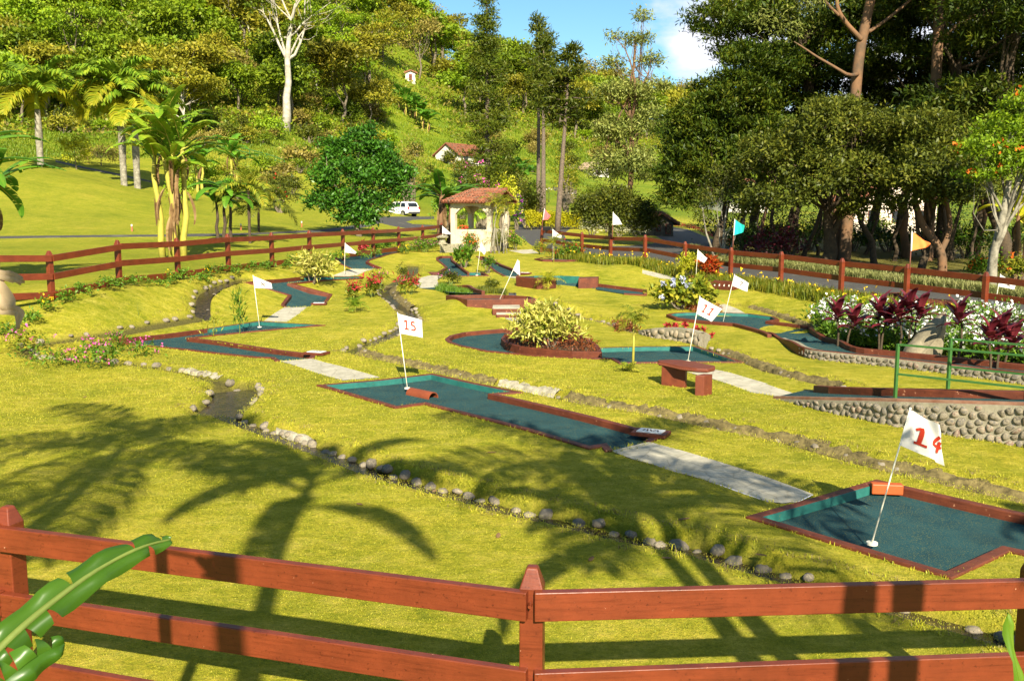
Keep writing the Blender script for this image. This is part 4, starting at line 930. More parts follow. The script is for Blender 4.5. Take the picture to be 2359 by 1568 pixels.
EARTH = pbr('bank_rubble', (.21, .165, .06), (.07, .055, .02), 9, .95, .9, 35)
lining(4, .60, .985, -1, .34, .03, 'rough straw coloured bank of the winding stream below flag 15', EARTH)
lining(4, .33, .60, 1, .36, .03, 'rough stony bank of the winding stream beside the red leaved plants', EARTH)
lining(5, .0, .36, 1, .36, .02, 'rough stony bank of the middle stream behind the long teal lane', EARTH)
lining(5, .47, .98, 1, .30, .02, 'rough stony bank of the middle stream below the ramp lane', EARTH)
lining(7, .05, .5, -1, .3, .03, 'dark rough bank of the stream behind the variegated bush', EARTH)
lining(7, .66, .99, 1, .3, .03, 'rough bank of the stream that ends at the ramp lane', EARTH)
lining(6, .1, .95, 1, .3, .02, 'rough bank of the short ditch behind the hydrangeas', EARTH)
# cobble revetment by the right stream
twl = thing('revetment', 'pale cobble revetment holding the small red plant bed above the right stream', 'stone wall', tuple(G(1570, 775)))
bp_ = [G(u, v)[:2] for u, v in ((1470,768),(1500,777),(1540,782),(1580,787),(1612,791),(1625,786))]
PALES = stonemat('pale_cobble', [(.11,.09,.06),(.22,.18,.12),(.16,.14,.10),(.27,.22,.15),(.19,.14,.09)])
_w = WSTONE; WSTONE = PALES; stone_wall(twl, bp_, [tz(*p) + h for p, h in zip(bp_, (.10, .26, .34, .36, .30, .16))], .115); WSTONE = _w
# ------------------------------------------------------------------ gazebo
PLAST = pbr('cream_plaster', (.56, .49, .35), (.46, .39, .27), 2.5, .9, .1, 40)
RTILE = leafmat('clay_roof_tile', [(.07,.03,.02),(.17,.06,.03),(.24,.09,.05),(.13,.075,.045),(.05,.035,.028)], 0, .8, .2, 6)
WOODD = pbr('dark_red_wood', (.15, .035, .02), (.08, .02, .012), 8, .6)
C0 = at_d(1131, 578, 56.7); z0 = C0[2]; th = R(23); ex = np.array([-math.cos(th), math.sin(th)]); ey = np.array([math.sin(th), math.cos(th)])
Wd = 2.68
def W(a, b, z): p = C0[:2] + ex * a + ey * b; return (p[0], p[1], z0 + z)
tg = thing('gazebo', 'cream plastered gazebo with arches and a red tiled roof beside the road', 'gazebo', W(1.3, 1.3, 0))
def slab(mb, a0, a1, b0, b1, z0_, z1_): mb.add([W(a, b, z) for z in (z0_, z1_) for a, b in ((a0, b0), (a1, b0), (a1, b1), (a0, b1))], [(0,1,2,3),(7,6,5,4),(4,5,1,0),(5,6,2,1),(6,7,3,2),(7,4,0,3)]); return mb
ins = .02; pw = .30
for (a0, a1, b0, b1) in ((pw, Wd - pw, .03, .19), (pw, Wd - pw, Wd - .19, Wd - .03), (Wd - .19, Wd - .03, pw, Wd - pw), (.03, .19, pw, Wd * .52)):
    slab(MB(), a0, a1, b0, b1, -.3, 1.25).obj('low_wall', PLAST, tg, bevel=.012)
for a in (0, Wd - pw):
    for b in (0, Wd - pw): slab(MB(), a, a + pw, b, b + pw, -.3, 2.84).obj('pillar', PLAST, tg, bevel=.012)
slab(MB(), .31, Wd - .31, .31, Wd - .31, -.1, .1).obj('floor', CONC, tg)
def arch(axis, o):
    n = 16; mb = MB(); vs = []
    for k in range(n + 1):
        s = k / n; x = pw + (Wd - 2 * pw) * s; zb = 2.15 + .50 * (1 - abs(2 * s - 1) ** 2.6) 
        for w_ in (o + .04, o + .26):
            for z in (zb, 2.84): vs.append(W(x, w_, z) if axis == 0 else W(w_, x, z))
    fs = []
    for k in range(n):
        i = 4 * k; j = i + 4; fs += [(i, j, j + 1, i + 1), (j + 2, i + 2, i + 3, j + 3), (i + 2, j + 2, j, i), (i + 1, j + 1, j + 3, i + 3)]
    mb.add(vs, fs).obj('arch', PLAST, tg)
for ax in (0, 1):
    for o in (0, Wd - pw): arch(ax, o)
ze, zrg = 2.86, 3.55; e0, e1 = -.42, Wd + .42; rb_ = Wd / 2; hip = Wd - .75
gb = MB(); gb.add([W(.0, e0 + .35, ze), W(.0, e1 - .35, ze), W(.0, rb_, zrg - .10)], [(0, 1, 2), (2, 1, 0)]); gb.obj('gable', PLAST, tg)
slab(MB(), e0 + .05, e1 - .05, e0 + .05, e1 - .05, ze - .06, ze).obj('eave_board', WOODD, tg)
rf = MB(); rf.add([W(e0, e0, ze), W(e1, e0, ze), W(hip, rb_, zrg), W(e0, rb_, zrg), W(e0, e1, ze), W(e1, e1, ze)], [(0, 1, 2, 3), (3, 2, 5, 4), (1, 5, 2)])
def tiles(mb, P0, P1, Q0, Q1, n, r):
    """barrel tile columns between an eave line P and a ridge line Q"""
    P0, P1, Q0, Q1 = map(np.array, (P0, P1, Q0, Q1))
    for i in range(n):
        s = (i + .5) / n; a = P0 + (P1 - P0) * s; b = Q0 + (Q1 - Q0) * s; m = max(1, int(np.linalg.norm(b - a) / .34))
        for k in range(m):
            p = a + (b - a) * (k - .12) / m; q = a + (b - a) * (k + 1) / m; j = np.array([random.uniform(-.012, .012), random.uniform(-.012, .012), random.uniform(0, .015)])
            mb.tube([p + j + np.array([0, 0, .03]), q + j + np.array([0, 0, .0])], [r * 1.08, r * .86], 7)
tiles(rf, W(e0, e0, ze + .02), W(e1, e0, ze + .02), W(e0, rb_, zrg + .02), W(hip, rb_, zrg + .02), 17, .092)
tiles(rf, W(e0, e1, ze + .02), W(e1, e1, ze + .02), W(e0, rb_, zrg + .02), W(hip, rb_, zrg + .02), 17, .092)
tiles(rf, W(e1, e0, ze + .02), W(e1, e1, ze + .02), W(hip, rb_ - .05, zrg + .02), W(hip, rb_ + .05, zrg + .02), 15, .092)
for k in range(8): rf.tube([W(e0 + (hip - e0) * k / 8 - .04, rb_, zrg + .07), W(e0 + (hip - e0) * (k + 1) / 8, rb_, zrg + .05)], [.12, .10], 8)
rf.obj('roof', RTILE, tg)
# pedestal lantern on a low stone wall, bin
p1 = G(1013, 582.5); p2 = G(1062, 581); t = thing('lantern_base', 'low rough stone wall carrying a carved pedestal with a flag', 'stone pedestal', tuple(p1))
Zp = max(p1[2], p2[2]); d = (p2 - p1)[:2]; ROUGH = pbr('rough_stone', (.36, .33, .23), (.15, .14, .09), 14, .95, 1, 30)
MB().prism([p1[:2], p2[:2], p2[:2] + np.array([.1, .45]), p1[:2] + np.array([.1, .45])], p1[2] - .3, p1[2] + .47).obj('stone_base', ROUGH, t, bevel=.03)
cx, cy = at_d(1018.5, 570, p1[1])[:2] + np.array([0, .22]); mb = MB(); zz = p1[2] + .47
mb.tube([(cx, cy, zz), (cx, cy, zz + .05), (cx, cy, zz + .10), (cx, cy, zz + .3), (cx, cy, zz + .36)], [.30, .30, .19, .17, .24], 10); mb.obj('pedestal', ROUGH, t)
mb = MB(); mb.tube([(cx, cy, zz + .361), (cx, cy, zz + .43), (cx, cy, zz + .53)], [.36, .40, .10], 6); mb.obj('cap', ROUGH, t)
flag('small white flag standing on the carved stone pedestal before the gazebo', (1019, 545), (1019, 520.5), (1019, 538), (1038.5, 537.5), (1036, 540), '/', (.4, .8, .3, .8), GREY, zbase=zz + .5, cup=False)
pbn = G(1154, 578); MB0 = MB(); t = thing('waste_bin', 'dark cylindrical waste bin beside the gazebo corner', 'bin', tuple(pbn)); DARK = pbr('dark_plastic', (.018, .018, .022), None, 4, .6)
MB().tube([(pbn[0], pbn[1], pbn[2] - .05), (pbn[0], pbn[1], pbn[2] + .55)], [.22, .24], 16).obj('body', DARK, t); MB().tube([(pbn[0], pbn[1], pbn[2] + .551), (pbn[0], pbn[1], pbn[2] + .59)], [.255, .25], 16).obj('rim', DARK, t)
# ------------------------------------------------------------------ car behind the tree
PAINTW = pbr('white_car_paint', (.82, .82, .82), (.8, .8, .8), 2, .25, spec=.6); GLASS = pbr('dark_glass', (.012, .014, .018), None, 3, .12, spec=.7); RUB = pbr('tyre_rubber', (.02, .02, .02), None, 9, .9); ALLOY = pbr('alloy', (.5, .5, .52), None, 4, .35, metal=.8); TAIL = pbr('tail_light', (.35, .01, .012), None, 3, .3); GREYP = pbr('grey_plastic', (.05, .05, .055), None, 4, .6)
pc = G(952, 499.5); a = R(47); t = local_thing('parked_car', 'white parked station wagon half hidden by the dense green tree', 'car', tuple(pc + np.array([-1.6, 1.4, -.02])), rz=math.atan2(.68, -.73))
def car_section(pts, w, tum):   # side profile points (x,z) mirrored in y
    mb = MB(); n = len(pts); vs = [(x, s * w * (1 - tum * max(0, z - 1.0)), z) for s in (-.5, .5) for x, z in pts]
    mb.add(vs, [tuple(range(n)), tuple(range(n, 2 * n))[::-1]] + [(i, n + i, n + (i + 1) % n, (i + 1) % n) for i in range(n)]); return mb
car_section([(-2.28,.42),(-2.32,.75),(-2.22,1.10),(1.0,1.10),(1.9,.98),(2.28,.80),(2.32,.45),(2.1,.34),(1.85,.34),(1.8,.60),(1.55,.72),(1.25,.72),(1.0,.58),(.95,.34),(-.95,.34),(-1.0,.58),(-1.25,.72),(-1.55,.72),(-1.8,.58),(-1.85,.34)], 1.86, .0).obj('body', PAINTW, t, bevel=.05)
car_section([(-2.20,1.101),(-1.95,1.62),(-1.6,1.72),(.1,1.74),(.45,1.66),(1.15,1.101)], 1.80, .22).obj('cabin', PAINTW, t, bevel=.05)
for s in (-1, 1):
    for (x0, x1, x2, x3) in ((-1.9, -1.66, -1.02, -1.02), (-.94, -.94, -.04, -.04), (.04, .04, .36, .92)):
        y0, y1 = s * .893, s * .782; o = MB().add([(x0, y0, 1.14), (x3, y0, 1.14), (x2, y1, 1.60), (x1, y1, 1.60)], [(0, 1, 2, 3)]).obj('side_window', GLASS, t)
    for x in (-1.4, 1.4):
        o = MB().tube([(x, s * .70, .35), (x, s * .92, .35)], .35, 20).obj('wheel', RUB, t); MB().tube([(x, s * .921, .35), (x, s * .935, .35)], .23, 14).obj('rim', ALLOY, o)
    MB().box(-2.27, s * .80, 1.0, .10, .2, .26).obj('tail_light', TAIL, t); MB().box(2.25, s * .70, .78, .14, .32, .14).obj('headlight', ALLOY, t)
MB().add([(-2.205, -.72, 1.14), (-2.205, .72, 1.14), (-1.99, .64, 1.58), (-1.99, -.64, 1.58)], [(0, 1, 2, 3)]).obj('rear_window', GLASS, t); MB().box(-2.33, 0, .48, .10, 1.7, .24).obj('bumper', GREYP, t, bevel=.03); MB().box(-2.345, 0, .82, .03, .45, .12).obj('number_plate', TILE, t)
MB().add([(1.17, -.70, 1.12), (1.17, .70, 1.12), (.5, .62, 1.63), (.5, -.62, 1.63)], [(0, 1, 2, 3)]).obj('windscreen', GLASS, t)
# ------------------------------------------------------------------ lamp posts
BLKM = pbr('black_iron', (.015, .015, .016), None, 6, .5); LG = pbr('lamp_glass', (.5, .48, .42), None, 4, .3)
for base, ytop, lb in (((1264, 466), 431, 'black three armed lamp post beside the tall leaning pine trunk'), ((1313, 471), 441, 'black three armed lamp post in front of the upper asphalt road')):
    g = G(*base); D = g[1]; H = (base[1] - ytop) / FPX * D; H = max(H, 1.6); t = local_thing('lamp_post', lb, 'street lamp', tuple(g), 'three armed lamp posts'); k = H / 3
    MB().tube([(0, 0, 0), (0, 0, .25 * k), (0, 0, .3 * k), (0, 0, 2.4 * k)], [.11 * k, .09 * k, .05 * k, .04 * k], 8).obj('pole', BLKM, t)
    for x, z in ((-.48, 2.35), (.48, 2.35), (0, 2.55)):
        if x: MB().tube([(0, 0, 2.1 * k), (x * .6 * k, 0, 2.12 * k), (x * k, 0, 2.3 * k)], .025 * k, 6).obj('arm', BLKM, t)
        o = MB().tube([(x * k, 0, z * k), (x * k, 0, (z + .28) * k)], [.09 * k, .15 * k], 6).obj('lantern', LG, t); MB().tube([(x * k, 0, (z + .281) * k), (x * k, 0, (z + .42) * k)], [.18 * k, .03 * k], 6).obj('lantern_cap', BLKM, o)
# spot lamp on the end post of the road fence
p = at_d(1259, 527, 56); t = thing('flood_light', 'black square flood light on a thin stay at the leaning fence post', 'flood light', tuple(p)); MB().box(p[0], p[1], p[2], .46, .06, .26, .1, M=Matrix.Rotation(.5, 4, 'X')).obj('housing', DARK, t, bevel=.02)
q = at_d(1247, 548, 56); MB().tube([p + np.array([0, .1, -.05]), q + np.array([0, .1, 0])], .018, 6).obj('stay', BLKM, t)
# ------------------------------------------------------------------ houses
HW = pbr('white_render', (.58, .56, .49), (.50, .48, .41), 1.5, .9); STN = pbr('dark_stone', (.14, .125, .09), (.06, .055, .04), 5, .95, 1, 12)
def house(name, label, loc, wdt, lng, hw, hr, rz, wall=HW, wins=(), doors=(), cat='house', roofm=RTILE):
    t = local_thing(name, label, cat, loc, rz=rz); x, y = wdt / 2, lng / 2
    MB().add([(-x, -y, -1), (x, -y, -1), (x, y, -1), (-x, y, -1), (-x, -y, hw), (x, -y, hw), (x, y, hw), (-x, y, hw), (0, -y, hw + hr), (0, y, hw + hr)], [(0, 1, 5, 8, 4), (2, 3, 7, 9, 6), (1, 2, 6, 5), (3, 0, 4, 7)]).obj('wall', wall, t)
    rf = MB(); ov = .45; k = hr / x
    for s in (-1, 1):
        A = (s * (x + ov), -y - ov, hw - ov * k + .06); B = (s * (x + ov), y + ov, hw - ov * k + .06); Cc = (0, y + ov, hw + hr + .06); Dd = (0, -y - ov, hw + hr + .06)
        rf.add([A, B, Cc, Dd] + [(p[0], p[1], p[2] - .14) for p in (A, B, Cc, Dd)], [(0, 1, 2, 3), (7, 6, 5, 4), (0, 4, 5, 1), (3, 7, 4, 0), (1, 5, 6, 2)])
        tiles(rf, A, B, Dd, Cc, max(8, int(lng / .36)), .15)
    rf.obj('roof', roofm, t)
    for (px, pz, ww, wh, fc) in wins:
        fr = MB()
        if fc == 'f': fr.box(px, -y - .01, pz, ww, .08, wh)
        else: fr.box((x + .01) * (1 if fc == 'r' else -1), px, pz, .08, ww, wh)
        o = fr.obj('window', WOODD, t); g = MB()
        if fc == 'f': g.box(px, -y - .055, pz, ww - .14, .03, wh - .14)
        else: g.box((x + .055) * (1 if fc == 'r' else -1), px, pz, .03, ww - .14, wh - .14)
        g.obj('pane', GLASS, o)
    for (px, ww, wh) in doors: MB().box(px, -y - .012, wh / 2, ww, .09, wh).obj('door', WOODD, t)
    return t
hA = G(1044, 378); house('house', 'white house with a red tiled gable roof on the slope behind the tallest pine', (hA[0] + 1.2, hA[1] + 3, hA[2] - .4), 5.6, 8, 2.2, 1.9, -.62, wins=((1.2, 1.2, 1.0, 1.1, 'f'), (-2, 1.2, 1.2, 1.1, 'r'), (1, 1.2, 1.2, 1.1, 'r')))
hB = G(1368, 406); house('house', 'white cottage with pale roof far up the road, beyond the lamp posts', (hB[0], hB[1] + 3, hB[2] - .3), 4.2, 6, 2.0, 1.3, .5, roofm=pbr('pale_roof', (.36, .27, .19), (.25, .18, .12), 3, .9), wins=((-.6, 1.1, .9, .9, 'f'),))
hC = at_d(2050, 500, 100); house('house', 'pale pink house glimpsed between the dark trunks of the right hand wood', (hC[0], hC[1] + 3, tz(hC[0], hC[1])), 9, 7, 3.4, 1.8, .1, wins=((-2.4, 1.7, 1.2, 1.3, 'f'), (.2, 1.7, 1.2, 1.3, 'f'), (2.8, 1.7, 1.2, 1.3, 'f')), wall=pbr('pink_render', (.66, .55, .46), (.6, .5, .42), 2, .9))
hD = at_d(1645, 440, 150); house('house', 'white house with a low roof behind the dark cypress trees', (hD[0] + 3, hD[1], tz(hD[0], hD[1])), 7, 9, 3.0, 1.6, .3, wins=((-1.6, 1.6, 1.2, 1.2, 'f'), (1.4, 1.6, 1.2, 1.2, 'f')))
hE = at_d(945, 237, 236); house('shed', 'tiny white shed on top of the bright green meadow', (hE[0], hE[1], tz(hE[0], hE[1])), 2.4, 2.2, 1.9, .5, .2, cat='shed', doors=((0, .8, 1.5),))
hG = at_d(1510, 513, 84); zG = tz(hG[0], hG[1]); house('gate_hut', 'small dark stone gate hut with a red tiled roof in the shade', (hG[0], hG[1] + 1.6, zG), 2.6, 3, 1.25, .75, .25, wall=STN, cat='hut', wins=((-.1, .65, .42, .55, 'f'), (.8, .6, .5, .9, 'f')))
# green handrail on the hill path, road pegs
gp = [G(u, v) for u, v in ((790 / 1.0 * .0 + 500, 343), (535, 352), (575, 362), (615, 372), (655, 386))]; t = thing('handrail', 'green handrail climbing the grassy slope behind the banana trees', 'railing', tuple(gp[0]))
for p in gp: MB().tube([p - np.array([0, 0, .3]), p + np.array([0, 0, .9])], .06, 6).obj('post', GREEN, t)
for h in (.9, .45): MB().tube([p + np.array([0, 0, h]) for p in gp], .06, 6).obj('rail', GREEN, t)
for u, v, lb in ((304, 533, 'small white topped red peg on the sloping lawn by the banana clump'), (555, 530, 'small red peg on the sloping lawn behind the young bananas'), (695, 523, 'small white peg on the lawn left of the dense tree')):
    p = G(u, v); t = thing('marker_peg', lb, 'marker peg', tuple(p), 'marker pegs on the sloping lawn'); MB().tube([p - np.array([0, 0, .1]), p + np.array([0, 0, .3])], .05, 6).obj('peg', pbr('peg_red', (.45, .14, .07), None, 4, .7), t); MB().tube([p + np.array([0, 0, .301]), p + np.array([0, 0, .42])], .05, 6).obj('peg_top', CLOTH, t)
# ------------------------------------------------------------------ vegetation builders
def unit(a): return a / (np.linalg.norm(a, axis=-1, keepdims=True) + 1e-9)
def leaves(P, out, l, w, up=.6, hang=.15, jl=.35, rnd=.9):
    """one folded leaf (two quads meeting at the midrib share an edge) per point, facing roughly up and outwards"""
    n = len(P); a = unit(rng.normal(size=(n, 3)) * rnd + out * .7 + np.array([0, 0, -hang])); nr = unit(rng.normal(size=(n, 3)) * .55 + out * .45 + np.array([0, 0, up]))
    s = unit(np.cross(nr, a)); nr = np.cross(a, s); ll = (l * (1 + rng.uniform(-jl, jl, n)))[:, None]; ww = (w * (1 + rng.uniform(-jl, jl, n)))[:, None]
    V = np.stack([P, P + a * ll * .45 + s * ww * .5 + nr * ww * .12, P + a * ll - nr * ll * .12, P + a * ll * .45 - s * ww * .5 + nr * ww * .12], 1).reshape(-1, 3)
    return V, np.arange(4 * n).reshape(n, 4)
def clumps(C, ctr, per, spread, l, w, flat=.7, **k):
    n = len(C); P = np.repeat(C, per, 0) + rng.normal(size=(n * per, 3)) * np.array([spread, spread, spread * flat]); out = unit(P - ctr)
    return leaves(P, out, l, w, **k)
def shell(blobs, n, inner=.55, low=-.55):
    vol = np.array([b[3] * b[4] + b[4] * b[5] for b in blobs]); vol = vol / vol.sum(); C = []
    for b, f in zip(blobs, vol):
        m = max(3, int(n * f * 1.5)); d = unit(rng.normal(size=(m, 3))); d = d[d[:, 2] > low][:max(3, int(n * f))]
        C.append(np.array(b[:3]) + d * np.array(b[3:]) * rng.uniform(inner, 1.0, (len(d), 1)))
    return np.concatenate(C)
def cat_geo(parts):
    V = []; F = []; o = 0
    for v, f in parts: V.append(v); F.append(f + o); o += len(v)
    return np.concatenate(V), np.concatenate(F)
def bend(a, b, k=.12, n=5):
    a, b = np.array(a, float), np.array(b, float); L_ = np.linalg.norm(b - a); off = rng.normal(size=3) * L_ * k
    return [a + (b - a) * t + off * math.sin(math.pi * t) + rng.normal(size=3) * L_ * .015 * (0 < t < 1) for t in np.linspace(0, 1, n)]
def branches(mb, base, top, r, blobs, C=None, ntw=30, lean=.06, fork=.45, n=9):
    base, top = np.array(base, float), np.array(top, float); tr = bend(base, top, lean, 8); L_ = len(tr)
    rad = [r * (1.25 if i == 0 else 1 - .72 * i / (L_ - 1)) for i in range(L_)]; mb.tube(tr, rad, n)
    for b in blobs:
        k = min(L_ - 2, max(1, int(L_ * random.uniform(fork, .85)))); s = tr[k]; e = np.array(b[:3]); br = bend(s, e, .10, 6); r0 = rad[k] * random.uniform(.45, .7)
        mb.tube(br, [r0 * (1 - .8 * i / 5) for i in range(6)], 6, cap=False)
        if C is not None and ntw:
            m = max(1, int(ntw / len(blobs))); d = np.linalg.norm((C - e) / np.array(b[3:]), axis=1); idx = np.argsort(d + rng.uniform(0, .6, len(C)))[:m]
            for i in idx:
                q = br[random.randint(2, 5)]; tw = bend(q, C[i], .12, 4); mb.tube(tw, [r0 * .28, r0 * .2, r0 * .13, r0 * .06], 4, cap=False)
BARK = pbr('grey_bark', (.19, .155, .105), (.085, .07, .05), 6, .95, 1, 14); BARKW = pbr('white_bark', (.46, .43, .35), (.24, .21, .16), 1.6, .9, .5, 10)
BARKO = pbr('peeling_orange_bark', (.19, .10, .048), (.09, .06, .036), 1.2, .85, .5, 8); BARKD = pbr('dark_bark', (.085, .06, .035), (.04, .03, .02), 6, .95, 1, 12); BARKP = pbr('pine_bark', (.17, .13, .095), (.08, .06, .045), 7, .95, 1, 12)
BARKG = pbr('pale_mottled_bark', (.30, .275, .21), (.10, .09, .065), 3.5, .9, .5, 10)
def up_(c, k, w=1.0): return [(a * k * w, b * k, d * k) for a, b, d in c]
LF = {
 'forest1': leafmat('leaf_forest', up_([(.035,.085,.005),(.085,.16,.006),(.13,.20,.010)], 1.4, 1.3), .3, nscale=.25),
 'forest2': leafmat('leaf_olive', up_([(.055,.085,.006),(.13,.155,.010),(.19,.20,.018)], 1.45, 1.25), .3, nscale=.25),
 'forest3': leafmat('leaf_bright', up_([(.06,.14,.006),(.13,.25,.008),(.20,.30,.014)], 1.3, 1.25), .35, nscale=.25),
 'forest4': leafmat('leaf_dry', up_([(.10,.085,.02),(.18,.145,.03),(.22,.19,.035)], 1.4, 1.0), .25, nscale=.25),
 'dense': leafmat('leaf_dense_green', up_([(.015,.055,.006),(.04,.12,.008),(.075,.18,.014)], 1.3, 1.0), .25, rough=.42, spec=.35),
 'yellow': leafmat('leaf_yellow_green', [(.30,.36,.012),(.45,.46,.02),(.56,.50,.045)], .35, nscale=3),
 'hedge': leafmat('leaf_golden', [(.32,.34,.008),(.50,.47,.012),(.60,.52,.02)], .3, nscale=1),
 'varieg': leafmat('leaf_variegated', [(.10,.17,.014),(.42,.42,.055),(.62,.56,.15),(.26,.32,.025)], .3, nscale=2),
 'pine': leafmat('pine_needles', up_([(.035,.075,.006),(.085,.125,.008),(.14,.16,.012)], .85, 1.12), .3, nscale=.4),
 'cypress': leafmat('cypress_sprays', up_([(.012,.035,.004),(.045,.085,.005),(.10,.125,.008)], 1.0, 1.2), .25, nscale=.35),
 'euc': leafmat('eucalyptus_leaf', up_([(.07,.10,.02),(.14,.17,.035),(.20,.21,.05)], 1.5, 1.05), .3, nscale=.4),
 'olive': leafmat('leaf_brown_green', up_([(.018,.030,.004),(.075,.10,.009),(.17,.18,.02)], 1.1, 1.08), .3, nscale=.6),
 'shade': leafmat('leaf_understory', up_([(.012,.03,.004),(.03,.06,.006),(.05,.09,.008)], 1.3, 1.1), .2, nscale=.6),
 'palm': leafmat('palm_leaf', up_([(.05,.12,.006),(.10,.18,.010),(.20,.24,.014)], 1.5, 1.1), .3, nscale=.8),
 'palmy': leafmat('yellowing_palm_leaf', [(.13,.19,.008),(.26,.27,.012),(.38,.31,.02)], .3, nscale=.8),
 'banana': leafmat('banana_leaf', up_([(.035,.11,.006),(.07,.17,.012),(.12,.23,.02)], 1.4, 1.0), .4, rough=.4, nscale=.8),
 'dry': leafmat('dry_leaf', [(.12,.065,.025),(.22,.135,.06),(.31,.21,.10)], .2, rough=.9, nscale=2),
 'plant': leafmat('garden_plant_leaf', up_([(.03,.085,.006),(.07,.15,.010),(.12,.20,.016)], 1.3, 1.1), .3, nscale=3),
 'lily': leafmat('daylily_leaf', up_([(.05,.09,.006),(.13,.17,.012),(.28,.24,.02)], 1.3, 1.1), .3, nscale=2),
 'lirio': leafmat('liriope_leaf', [(.17,.20,.05),(.30,.31,.10),(.42,.40,.16)], .3, nscale=1),
 'maroon': leafmat('maroon_leaf', [(.045,.006,.010),(.11,.012,.020),(.19,.028,.035)], .25, rough=.35, spec=.5, nscale=2),
 'redleaf': leafmat('red_leaf', [(.20,.015,.012),(.38,.03,.035),(.50,.07,.07)], .3, nscale=3),
 'redground': leafmat('rust_groundcover', [(.11,.025,.010),(.20,.055,.018),(.27,.11,.03)], .25, nscale=3),
 'grass': leafmat('grass_blade', up_([(.14,.19,.010),(.27,.28,.018),(.40,.36,.04)], 1.5, 1.08), .3, nscale=1.2),
 'straw': leafmat('straw_blade', [(.16,.125,.04),(.26,.20,.07),(.12,.115,.02)], .3, nscale=2),
}
def flowermat(n, cols): return leafmat(n, cols, .25, .7, .2, 4)
FL = {'white': flowermat('white_petal', [(.78,.77,.72),(.85,.84,.8)]), 'pink': flowermat('pink_petal', [(.60,.05,.30),(.72,.16,.42)]), 'yellow': flowermat('yellow_petal', [(.80,.52,.01),(.85,.62,.02)]), 'red': flowermat('red_petal', [(.65,.03,.02),(.75,.08,.05)]),
 'orange': flowermat('orange_petal', [(.78,.12,.015),(.85,.22,.03)]), 'purple': flowermat('purple_petal', [(.35,.03,.40),(.48,.07,.50)]), 'lilac': flowermat('lilac_petal', [(.55,.60,.82),(.70,.72,.88)])}
GSTEM = pbr('green_stem', (.12, .16, .03), (.08, .11, .02), 9, .7); YSTEM = pbr('yellow_stem', (.42, .36, .05), (.25, .24, .04), 3, .7)
def vmesh(name, geo, m): return np_mesh(name, geo[0], geo[1], m)
def tree(name, label, loc, blobs, nc, per, spread, l, w, lm, bark, r, top=None, group=None, cat='tree', fork=.45, ntw=40, lean=.05, flat=.7, inner=.55, flowers=None, low=-.55, base_off=(0, 0), local=False, **k):
    blobs = [tuple(map(float, b)) for b in blobs]; C = shell(blobs, nc, inner, low); ctr = np.array([np.mean([b[0] for b in blobs]), np.mean([b[1] for b in blobs]), min(b[2] - b[5] * .6 for b in blobs)])
    t = local_thing(name, label, cat, loc, group); mb = MB(); tp = top or tuple(np.mean([b[:3] for b in blobs], 0))
    branches(mb, (base_off[0], base_off[1], -.4), tp, r, blobs, C, ntw, lean, fork); mb.obj('trunk', bark, t, sm=True)
    link('crown', vmesh('crown', clumps(C, ctr, per, spread, l, w, flat, **k), lm), t)
    if flowers:
        fm, nf, fs_ = flowers; d = C[rng.choice(len(C), min(nf, len(C)), replace=False)]; P = np.repeat(d, 7, 0) + rng.normal(size=(len(d) * 7, 3)) * fs_ * .7 + unit(np.repeat(d, 7, 0) - ctr) * spread * .9
        link('blossoms', vmesh('blossoms', leaves(P, unit(P - ctr), fs_ * 1.3, fs_, up=.3), fm), t)
    return t
def bush(name, label, loc, rx, ry, rz, n, l, w, lm, cat='shrub', group=None, flowers=None, nb=5, stem=True, up=.5, hang=.0, low=-.2, rnd=.9, per=14, spread=None):
    B = [(rng.uniform(-.45, .45) * rx, rng.uniform(-.45, .45) * ry, rz * rng.uniform(.35, .6), rx * rng.uniform(.45, .7), ry * rng.uniform(.45, .7), rz * rng.uniform(.36, .55)) for _ in range(nb)]
    C = shell(B, n // per, .35, low); C[:, 2] = np.maximum(C[:, 2], .03 * rz); t = local_thing(name, label, cat, loc, group); ctr = np.array([0, 0, rz * .15]); sp_ = spread or .16 * (rx * ry * rz) ** (1 / 3)
    if stem:
        mb = MB()
        for b in B: mb.tube(bend((rng.uniform(-.08, .08) * rx, rng.uniform(-.08, .08) * ry, -.12), b[:3], .08, 4), [.035 * rz, .03 * rz, .02 * rz, .01 * rz], 5, cap=False)
        mb.obj('stem', GSTEM if rz < .8 else BARK, t)
    V, F = clumps(C, ctr, per, sp_, l, w, .8, up=up, hang=hang, rnd=rnd); V[:, 2] = np.maximum(V[:, 2], -.02); link('foliage', vmesh('foliage', (V, F), lm), t)
    if flowers:
        fm, nf, fs_, pet = flowers; idx = rng.choice(len(C), nf, replace=nf > len(C)); P = C[idx] + unit(C[idx] - ctr) * (sp_ * 1.3) + rng.normal(size=(nf, 3)) * sp_ * .6
        P = P[(P[:, 1] < ry * .6)] if len(P) > 8 else P
        Q = np.repeat(P, pet, 0) + rng.normal(size=(len(P) * pet, 3)) * fs_ * .22; link('blossoms', vmesh('blossoms', leaves(Q, unit(Q - np.repeat(P, pet, 0)), fs_ * .62, fs_ * .5, up=.9, rnd=.3), fm), t)
    return t
